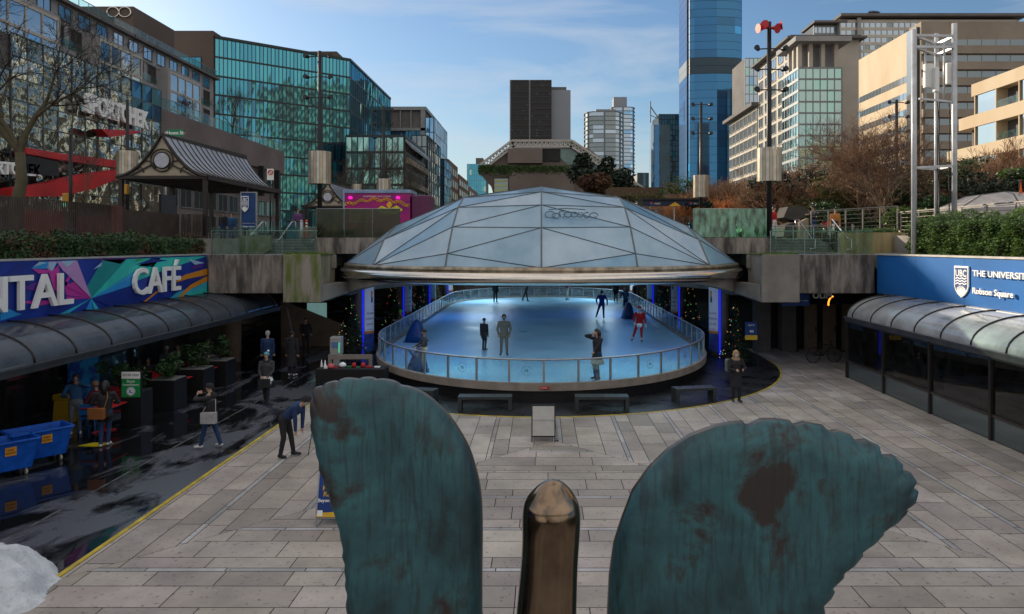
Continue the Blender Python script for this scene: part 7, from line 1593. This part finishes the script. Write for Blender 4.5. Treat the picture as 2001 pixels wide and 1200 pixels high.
for k, (px, D, tp, bt, lb) in enumerate(((436, 44, CHAR, JEAN, 'person in dark top and light jeans behind the pavilion post, left one'), (452, 46, BLU, JEAN, 'person in blue top behind the pavilion post, right one'), (582, 40, K('purple', (.14, .05, .18)), BLK, 'person in purple coat at the top of the left steps'))):
    upper(lb, px, D, tp, bt, 20 * k)
# ---------------------------------------------------------------- plaza objects
# black slab benches
def bench(label, x, y, rz, ln):
    t = thing('bench', label, 'bench', (x, y, 0), R(rz), 'black slab benches in front of the rink'); BM = mat('bench_black', (.04, .048, .052), .40, ns=3, rvar=.12, bump=.2, bs=40)
    b = MB(); b.box(-ln / 2, ln / 2, -.24, .24, .37, .46); b.build('seat', BM, t, world=False, bevel=.006)
    for s in (-1, 1): b = MB(); b.box(s * (ln / 2 - .06) - .06, s * (ln / 2 - .06) + .06, -.235, .235, 0, .37); b.build('leg', BM, t, world=False, bevel=.006)
bench('black slab bench left of the middle, seen straight on', (948 - CX) / F * 22.9, 23.0, 0, 1.72); bench('black slab bench right of the middle, seen straight on', (1176 - CX) / F * 22.9, 23.0, 0, 1.72)
g = G(1362, 789); bench('black slab bench at the right, turned along the curve of the barrier', g.x, g.y + .5, 12, 1.45); g = G(812, 792); bench('black slab bench at the left, half hidden behind the left bronze wing', g.x - .1, g.y + .5, -14, 1.5)
# blank sandwich board
def aboard(name, label, x, y, w_, h_, m_face, m_frame, rz=0):
    t = thing(name, label, 'sign', (x, y, 0), R(rz)); b = MB()
    for s in (-1, 1):
        for k in (-1, 1): b.bar((k * w_ / 2, s * .28, 0), (k * w_ / 2, s * .03, h_), .03)
        b.bar((-w_ / 2, s * .03, h_), (w_ / 2, s * .03, h_), .03); b.bar((-w_ / 2, s * .25, .14), (w_ / 2, s * .25, .14), .03)
    b.build('frame', m_frame, t, world=False); b = MB()
    for s in (-1, 1): b.prism([(-w_ / 2, s * .245, .16), (w_ / 2, s * .245, .16), (w_ / 2, s * .035, h_), (-w_ / 2, s * .035, h_)], (0, .012, 0))
    b.build('panel', m_face, t, world=False); return t
g = G(1062, 864); t = aboard('sandwich_board', 'blank white sandwich board with black frame standing in the middle of the plaza', g.x, g.y + .28, .62, .93, mat('board_blank', (.50, .49, .46), .55, var=.08, ns=5), BLACK)
b = MB(); b.box(-.31, .31, -.160, -.150, .56, .565); b.build('crease', GRYS, t, world=False)
g = G(655, 1028); t = aboard('mask_sign', 'blue sandwich board about masks with yellow foot, half hidden behind the left bronze wing', g.x - .06, g.y + .28, .62, 1.0, mat('mask_sign_blue', (.008, .05, .26), .5), GALV)
fm = frame((0, -.262, .14), (1, 0, 0), (0, .21, .84))
def onb(tx, sz, y_, m, x_=0, al='CENTER'):
    b = MB(); textmesh(b, tx, sz, fm @ Matrix.Translation((x_, y_, .004)), .003, al, bold=.0015); b.build('lettering', m, t, world=False)
YT = mat('sign_yellow', (.8, .48, .03), .5); onb('MASKS', .125, .50, YT, -.22, 'LEFT'); onb('REQUIRED', .125, .39, YT, -.2, 'LEFT'); onb('Beyond this point', .085, .29, LET, -.29, 'LEFT')
b = MB(); b.poly([fm @ Vector(p) for p in ((-.31, .02, .003), (.31, .02, .003), (.31, .16, .003), (.1, .12, .003), (-.31, .09, .003))]); b.build('yellow_foot', YT, t, world=False, recalc=False)
b = MB(); b.poly([fm @ Vector(p) for p in ((-.29, .04, .005), (-.19, .04, .005), (-.19, .14, .005), (-.29, .14, .005))]); b.build('white_square', LET, t, world=False, recalc=False)
b = MB(); b.tube([fm @ Vector((math.cos(a) * .13 + .05, math.sin(a) * .13 + .74, .006)) for a in [k * .35 for k in range(18)]], .012, 5, closed=True); b.build('mask_symbol', mat('symbol_blue', (.05, .3, .6), .5), t, world=False)
# tripod
t = thing('tripod', 'low black camera tripod on the paving in front of the bending man', 'tripod', tuple(G(615, 888)))
g = G(602, 890); b = MB(); top = Vector((g.x + .12, g.y + .1, .85))
for q in ((g.x, g.y, 0), (g.x + .42, g.y + .05, .0), (g.x + .2, g.y + .5, 0)): b.tube([top, q], [.014, .009], 6)
b.build('leg', BLACK, t); b = MB(); b.tube([top, top + Vector((0, 0, .12))], .018, 8); b.box(top.x - .07, top.x + .07, top.y - .04, top.y + .04, top.z + .12, top.z + .2); b.build('camera', BLACK, t)
# blue carts
CB = mat('cart_blue', (.004, .11, .58), .42, var=.2, ns=4, spots=.3, rvar=.1)
def cart(label, P0, rz):
    t = thing('laundry_cart', label, 'cart', P0, R(rz), 'blue plastic carts'); L_, W_ = 1.25, .72; b = MB()
    def ring(z_, l_, w_): return [(-l_ / 2, -w_ / 2, z_), (l_ / 2, -w_ / 2, z_), (l_ / 2, w_ / 2, z_), (-l_ / 2, w_ / 2, z_)]
    R0, R1 = [b.vert(p) for p in ring(.16, L_ * .84, W_ * .78)], [b.vert(p) for p in ring(.82, L_, W_)]; R2 = [b.vert(p) for p in ring(.82, L_ - .06, W_ - .06)]; R3 = [b.vert(p) for p in ring(.2, L_ * .84 - .06, W_ * .78 - .06)]
    for A, B_ in ((R0, R1), (R1, R2), (R2, R3)):
        for k in range(4): b.face((A[k], A[(k + 1) % 4], B_[(k + 1) % 4], B_[k]))
    b.face(R0[::-1]); b.face(R3); b.build('tub', CB, t, world=False, bevel=.02); b = MB()
    for p, q in zip(ring(.82, L_ + .04, W_ + .04), ring(.82, L_ + .04, W_ + .04)[1:] + ring(.82, L_ + .04, W_ + .04)[:1]): b.bar(p, q, .07, .05)
    b.build('rim', CB, t, world=False, bevel=.012)
    for sx in (-1, 1):
        for sy in (-1, 1):
            b = MB(); x_, y_ = sx * L_ * .34, sy * W_ * .3; b.tube([(x_ - .02, y_, .065), (x_ + .02, y_, .065)], .062, 14); b.bar((x_, y_, .06), (x_, y_, .16), .03); b.build('caster', mat('caster_pale', (.5, .47, .38), .5), t, world=False)
    b = MB(); n_ = Vector((0, -W_ * .5 - .0, .5)); b.poly([(-.02, -.348, .52), (.2, -.348, .52), (.2, -.366, .72), (-.02, -.366, .72)]); b.v = [(x_, y_ - .004, z_) for x_, y_, z_ in b.v]; b.build('orange_label', mat('label_orange', (.85, .36, .03), .5), t, world=False, recalc=False)
    b = MB(); f_ = frame((.09, -.362, .62), (1, 0, 0), (0, -.09, 1)); textmesh(b, 'USED', .055, f_ @ Matrix.Translation((0, .02, .004)), .002); textmesh(b, 'HELMETS', .048, f_ @ Matrix.Translation((0, -.05, .004)), .002); b.build('lettering', BLACK, t, world=False, recalc=False)
g = G(5, 942); cart('blue plastic cart with orange label, nearest, cut by the left edge', (g.x - .30, g.y + .35, 0), 52)
g = G(95, 915); cart('blue plastic cart with orange label, standing behind the nearest one', (g.x - .58, g.y + .45, 0), 52)
# planters with shrubs, dividing the café terrace
for k, (px, py, w_, n_) in enumerate([(318, 802, .95, 'nearest'), (378, 776, .95, 'middle'), (427, 756, .95, 'farthest')]):
    g = G(px, py); x, y = -12.15, g.y + .4; t = thing('planter', 'tall black square planter with leafy shrub, %s of three along the café' % n_, 'planter', (x, y, 0), 0, 'black planters along the café')
    b = MB(); b.box(-.42, .42, -.42, .42, 0, .95); b.build('pot', mat('planter_black', (.014, .015, .018), .4), t, world=False, bevel=.01); b = MB(); b.box(-.39, .39, -.39, .39, .95, .97); b.build('gravel', mat('gravel_grey', (.30, .29, .28), .9, ns=30, var=.5), t, world=False)
    u = leafblob('planter_shrub', 'glossy green shrub growing in the %s black planter' % n_, 'plant', (x, y, 1.42), .46, .42, .42, 800, .07, LG, 200 + k, 'shrubs in the café planters', True, 1.0)
for k, (px, py, z_) in enumerate(((246, 736, 1.2), (122, 760, 1.35))):
    D = 21.5 + k * 1.2; c = P(px, py, D); leafblob('planter_shrub', ['dark shrub with red flowers behind the green rental sign', 'dark green shrub behind the boy in the blue sweater'][k], 'plant', tuple(c), .55, .4, .45, 1100, .07, LG if k == 0 else LGD, 210 + k, None, True, .9)
# green rental sign on black board
g = G(256, 834); t = thing('rental_sign', 'black board with green and white skate rental notice beside the nearest planter', 'sign', (g.x, g.y, 0), R(0))
b = MB(); b.box(-.30, .30, 0, .62, 0, 1.02); b.box(-.30, .30, 0, .05, 1.0, 1.62); b.build('board', mat('planter_black', (.014, .015, .018)), t, world=False, bevel=.01)
b = MB(); b.box(-.27, .27, -.012, -.002, 1.40, 1.60); b.build('white_field', LET, t, world=False); b = MB(); b.box(-.27, .27, -.012, -.002, .86, 1.40); b.build('green_field', mat('rental_green', (.015, .33, .09), .45), t, world=False)
f_ = frame((0, -.014, 1.48), (1, 0, 0), (0, 0, 1))
b = MB(); textmesh(b, 'ENTER HERE', .085, f_, .002); b.build('lettering', mat('sign_black_text', (.03, .05, .04), .5), t, world=False)
b = MB(); textmesh(b, 'Skate', .11, f_ @ Matrix.Translation((0, -.19, 0)), .002, bold=.001); textmesh(b, 'Rental/Return', .083, f_ @ Matrix.Translation((0, -.28, 0)), .002, bold=.001); b.build('lettering', LET, t, world=False)
b = MB(); b.tube([(0, -.016, 1.03), (0, -.006, 1.03)], .13, 20); b.build('round_emblem', LET, t, world=False); b = MB(); b.tube([(math.cos(a) * .115, -.02, 1.03 + math.sin(a) * .115) for a in [k * .4 for k in range(16)]], .007, 4, closed=True); b.box(-.05, .06, -.022, -.018, .99, 1.01); b.box(-.04, 0, -.022, -.018, 1.01, 1.08); b.build('skate_mark', mat('symbol_blue', (.05, .3, .6)), t, world=False)
# café tables, chairs
def rtable(label, x, y):
    t = thing('cafe_table', label, 'table', (x, y, 0), 0, 'red café tables'); RT = mat('table_red', (.55, .015, .02), .35); b = MB(); b.box(-.42, .42, -.42, .42, .73, .76); b.build('tabletop', RT, t, world=False, bevel=.008)
    b = MB(); b.cyl((0, 0), .03, .04, .73, 10); b.build('stem', RT, t, world=False)
    for a in (0, 90, 180, 270): b = MB(); b.bar((0, 0, .05), (.3 * math.cos(R(a + 45)), .3 * math.sin(R(a + 45)), .02), .04); b.build('foot', RT, t, world=False)
def rchair(label, x, y, rz, m):
    t = thing('cafe_chair', label, 'chair', (x, y, 0), R(rz), 'café chairs'); b = MB(); b.box(-.2, .2, -.2, .2, .44, .465); b.build('seat', m, t, world=False, bevel=.01); b = MB(); b.box(-.2, .2, .19, .215, .55, .86); b.build('backrest', m, t, world=False, bevel=.01)
    for sx in (-1, 1):
        for sy in (-1, 1): b = MB(); b.tube([(sx * .17, sy * .17, .44), (sx * .21, sy * .22, 0)], .012, 6); b.build('leg', m, t, world=False)
        b = MB(); b.tube([(sx * .18, .19, .44), (sx * .18, .205, .7)], .012, 6); b.build('back_post', m, t, world=False)
CR = mat('table_red', (.55, .015, .02)); CBL = mat('chair_blue', (.015, .14, .42), .4)
rtable('red café table behind the woman with long dark hair', PX(182, 19.8), 20.3); rtable('red café table between the first and second planters', -12.45, 24.3); rtable('red café table between the second and third planters', -12.45, 26.2); rtable('red café table behind the nearest planter', -13.6, 22.6)
g = G(168, 850); rchair('blue metal chair in front of the person in burgundy', g.x, g.y + .2, 190, CBL)
for k, (x, y, rz) in enumerate(((-13.1, 23.2, 90), (-13.4, 25.0, 20), (-13.3, 27.3, 140), (-13.0, 21.9, 200))): rchair('red metal café chair %s' % ['beside the first planter', 'behind the second planter', 'behind the third planter', 'beside the green rental sign'][k], x, y, rz, CR)
b = MB(); b.box(-.1, .1, -.1, .1, 0, .13); 
for k, (px, py, D, lb) in enumerate(((401, 712, 26.2, 'white paper cup on the far red table'), (205, 738, 20, 'white paper cup on the near red table'))):
    c = P(px, py, D); b = MB(); b.lathe((c.x, c.y, .765), [(.03, 0), (.04, .11), (.042, .115)], 12); single('paper_cup', b, WHITEP, lb, 'cup', (c.x, c.y, .765))
b = MB(); g = G(183, 870); b.prism([(g.x - .36, g.y - .12, .006), (g.x + .22, g.y - .16, .006), (g.x + .42, g.y + .16, .006), (g.x - .12, g.y + .2, .006)], (0, 0, .012)); single('yellow_mat', b, mat('mat_yellow', (.75, .62, .01), .5), 'yellow square mat on the wet asphalt by the woman with long dark hair', 'mat', (g.x, g.y, .006))
g = G(118, 826); b = MB(); b.box(g.x - .25, g.x + .35, g.y, g.y + .3, .65, .82); b.prism([(g.x - .25, g.y, 0), (g.x + .35, g.y, 0), (g.x + .3, g.y, .65), (g.x - .2, g.y, .65)], (0, .3, 0)); single('yellow_crate', b, mat('crate_yellow', (.6, .36, .02), .5), 'yellow topped box behind the second blue cart', 'crate', (g.x, g.y, 0), bevel=.02)
# merchandise table, kiosk and gate
g = G(618, 790); x0, x1 = PX(618, 26.3), PX(752, 26.3); y0 = 26.2
b = MB(); b.box(x0, x1, y0, y0 + .8, 0.01, .74); single('draped_table', b, mat('cloth_black_table', (.012, .012, .014), .85), 'long table under a black cloth behind the left bronze wing', 'table', ((x0 + x1) / 2, y0 + .4, 0), bevel=.02)
rr = random.Random(2); gm = {'white': LET, 'red': CR, 'green': mat('gift_green', (.02, .2, .05), .6), 'pink': mat('gift_pink', (.65, .12, .12), .6)}
for k, (px, kind, c_, w_) in enumerate([(627, 'cone', 'white', .05), (634, 'cone', 'white', .06), (641, 'box', 'white', .07), (650, 'ball', 'pink', .13), (669, 'ball', 'white', .13), (683, 'box', 'green', .09), (692, 'ball', 'red', .08), (702, 'box', 'green', .08), (710, 'ball', 'red', .09), (722, 'box', 'red', .11), (738, 'box', 'white', .1), (658, 'box', 'red', .08)]):
    x = PX(px, 26.6); b = MB(); y = y0 + .15 + rr.random() * .35
    if kind == 'cone': b.lathe((x, y, .745), [(w_, 0), (w_ * .6, .12), (.01, .26)], 12)
    elif kind == 'ball': b.lathe((x, y, .745), [(w_ * .5, 0), (w_, .05), (w_ * .9, .13), (w_ * .3, .18)], 14)
    else: b.box(x - w_, x + w_, y - .05, y + .05, .745, .745 + w_ * (1.2 if c_ == 'white' and px < 700 else .5))
    single('merchandise', b, gm[c_], '%s %s on the black draped table, number %d from the left end' % (c_, {'cone': 'cone ornament', 'ball': 'round ornament', 'box': 'small packet'}[kind], sorted([627, 634, 641, 650, 669, 683, 692, 702, 710, 722, 738, 658]).index(px) + 1), 'merchandise', (x, y, .745), 'merchandise on the draped table', .004)
t = thing('ticket_kiosk', 'light grey ticket kiosk with dark screen and green lamps behind the draped table', 'kiosk', (PX(655, 28.5), 28.5, 0)); x = PX(655, 28.5)
b = MB(); b.box(x - .22, x + .22, 28.5, 28.9, .9, 1.62); b.box(x - .12, x + .12, 28.6, 28.8, 0, .9); b.build('case', mat('kiosk_grey', (.38, .37, .35), .5), t, bevel=.03); b = MB(); b.box(x - .13, x + .11, 28.48, 28.5, 1.2, 1.42); b.build('screen', mat('screen_blue', (.05, .10, .2), .2, emit=.3), t)
b = MB(); b.box(x + .14, x + .17, 28.48, 28.5, 1.0, 1.4); b.build('green_lamp', mat('led_green', (.05, .7, .35), .4, emit=.6, var=0), t)
b = MB(); xa, xb = PX(641, 27.6), PX(727, 27.6); b.box(xa, xb, 27.6, 27.66, .88, 1.06); b.box(xa, xa + .13, 27.6, 27.66, 0, .88); b.box(xb - .13, xb, 27.6, 27.66, 0, .88); single('queue_gate', b, mat('gate_taupe', (.28, .24, .21), .6), 'taupe wooden rail frame behind the draped table', 'barrier', ((xa + xb) / 2, 27.6, 0))
# directional sign on the right
t = thing('direction_sign', 'navy and orange sign on thin post with arrow, right of the lit christmas tree', 'sign', (PX(1468, 31), 31, 0)); x = PX(1468, 31)
b = MB(); b.box(x - .26, x + .26, 31, 31.04, 1.18, 1.95); b.build('board', mat('sign_navy', (.01, .05, .22)), t); b = MB(); b.box(x - .26, x + .26, 30.985, 31, 1.18, 1.38); b.build('orange_band', YT, t)
b = MB(); b.box(x + .27, x + .30, 31, 31.03, 0, 1.95); b.build('post', BLACK, t); b = MB(); textmesh(b, 'SKATE', .10, frame((x, 30.98, 1.78), (1, 0, 0), (0, 0, 1)), .003); b.prism([(x - .08, 30.98, 1.55), (x, 30.98, 1.62), (x, 30.98, 1.48)], (0, .004, 0)); b.prism([(x + .01, 30.98, 1.55), (x + .09, 30.98, 1.62), (x + .09, 30.98, 1.48)], (0, .004, 0)); b.build('lettering', LET, t)
# bicycles
def bicycle(label, x, y, z, rz, m, k=1.0):
    t = thing('bicycle', label, 'bicycle', (x, y, z), R(rz), 'bicycles'); rw_ = .34
    for s in (-1, 1):
        b = MB(); b.tube([(s * .52 + rw_ * math.cos(a), 0, rw_ + rw_ * math.sin(a)) for a in [q * math.pi / 12 for q in range(24)]], .018, 5, closed=True)
        for q in range(10): a = q * math.pi / 5; b.tube([(s * .52, 0, rw_), (s * .52 + rw_ * math.cos(a), 0, rw_ + rw_ * math.sin(a))], .003, 3)
        b.build('wheel', BLACK, t, world=False)
    b = MB(); bb = (-.08, 0, .3); st, hd_ = (-.22, 0, .78), (.38, 0, .80)
    for p, q in ((bb, st), (st, hd_), (bb, hd_), ((-.52, 0, .34), bb), ((-.52, 0, .34), (-.19, 0, .68)), ((.38, 0, .85), (.52, 0, .34))): b.tube([p, q], .018, 6)
    b.build('frame', m, t, world=False); b = MB(); b.box(-.36, -.12, -.06, .06, .86, .91); b.tube([(-.22, 0, .78), (-.24, 0, .88)], .014, 6); b.build('saddle', BLACK, t, world=False, bevel=.01)
    b = MB(); b.tube([(.36, -.25, 1.0), (.36, 0, .95), (.36, .25, 1.0)], .014, 6); b.tube([(.38, 0, .8), (.36, 0, .96)], .014, 6); b.build('handlebar', BLACK, t, world=False)
bicycle('bicycle with red frame bag on the terrace beside the hooded person', PX(1610, 36.5), 36.5, 5.58, 75, STEEL); bicycle('white framed bicycle leaning behind the right steps', PX(1628, 37), 37, 5.58, 60, WHITEP)
bicycle('dark bicycle parked in the right passage by the glazed hall', 12.7, 32.2, 0, 10, BLACK)
b = MB(); x = PX(1612, 36.4); b.box(x - .16, x + .16, 36.25, 36.4, 6.15, 6.45); single('red_bag', b, CR, 'red bag on the bicycle beside the hooded person', 'bag', (x, 36.3, 6.15), bevel=.05)
b = MB(); b.box(PX(1562, 36.6), PX(1580, 36.6), 36.6, 37.0, 5.58, 6.45); b.prism([(PX(1562, 36.6), 36.6, 6.45), (PX(1580, 36.6), 36.6, 6.45), (PX(1580, 36.6), 36.6, 6.65)], (0, .4, 0)); single('concrete_plinth', b, mat('plinth_buff', (.36, .28, .2), .8), 'buff concrete plinth with sloping top at the head of the right steps', 'plinth', (PX(1571, 36.6), 36.8, 5.58))
# snow heap
b = MB(); b.smooth = True; n_ = 60; cx_, cy_ = -8.75, 10.55
for j in range(n_ + 1):
    for i in range(n_ + 1):
        x, y = -10.6 + 3.8 * i / n_, 9.2 + 3.5 * j / n_; dx, dy = (x + 8.85) / 1.35, (y - 10.8) / 1.3; r_ = math.sqrt(dx * dx + dy * dy) + .22 * noise.noise(Vector((x * 1.3, y * 1.3, 1)))
        hgt = max(-.03, .72 * (1 - r_ * r_) if r_ < 1 else -.03); hgt += (.10 * noise.noise(Vector((x * 3, y * 3, 2))) + .09 * noise.noise(Vector((x * 7, y * 7, 4))) + .045 * noise.noise(Vector((x * 22, y * 22, 4)))) * (1 if hgt > 0 else 0); b.vert((x, y, hgt))
for j in range(n_):
    for i in range(n_): a = j * (n_ + 1) + i; b.face((a, a + 1, a + n_ + 2, a + n_ + 1))
setp(b.build('snow', mat('snow_white', (.72, .76, .80), .7, ns=2, col2=(.48, .52, .56), ramp=(.3, .6), bump=.9, bs=22, spots=.35), org=(-9, 10, 0)), 'heap of dirty white snow at the bottom left corner on the paving', 'snow heap')
# leaning pole and things in the dark passage
b = MB(); b.tube([P(572, 655, 34), P(560, 600, 34)], .05, 8); single('leaning_post', b, mat('post_grey', (.22, .2, .18), .7), 'grey slanting post in the dark passage behind the walkers', 'post', tuple(P(572, 655, 34)))
b = MB(); b.box(PX(600, 38), PX(638, 38), 38, 38.05, PZ(622, 38), PZ(592, 38)); single('lit_window', b, mat('window_cyan', (.30, .55, .52), .4, emit=.25), 'small pale cyan window far back in the dark passage under the left block', 'window', tuple(P(619, 622, 38)))
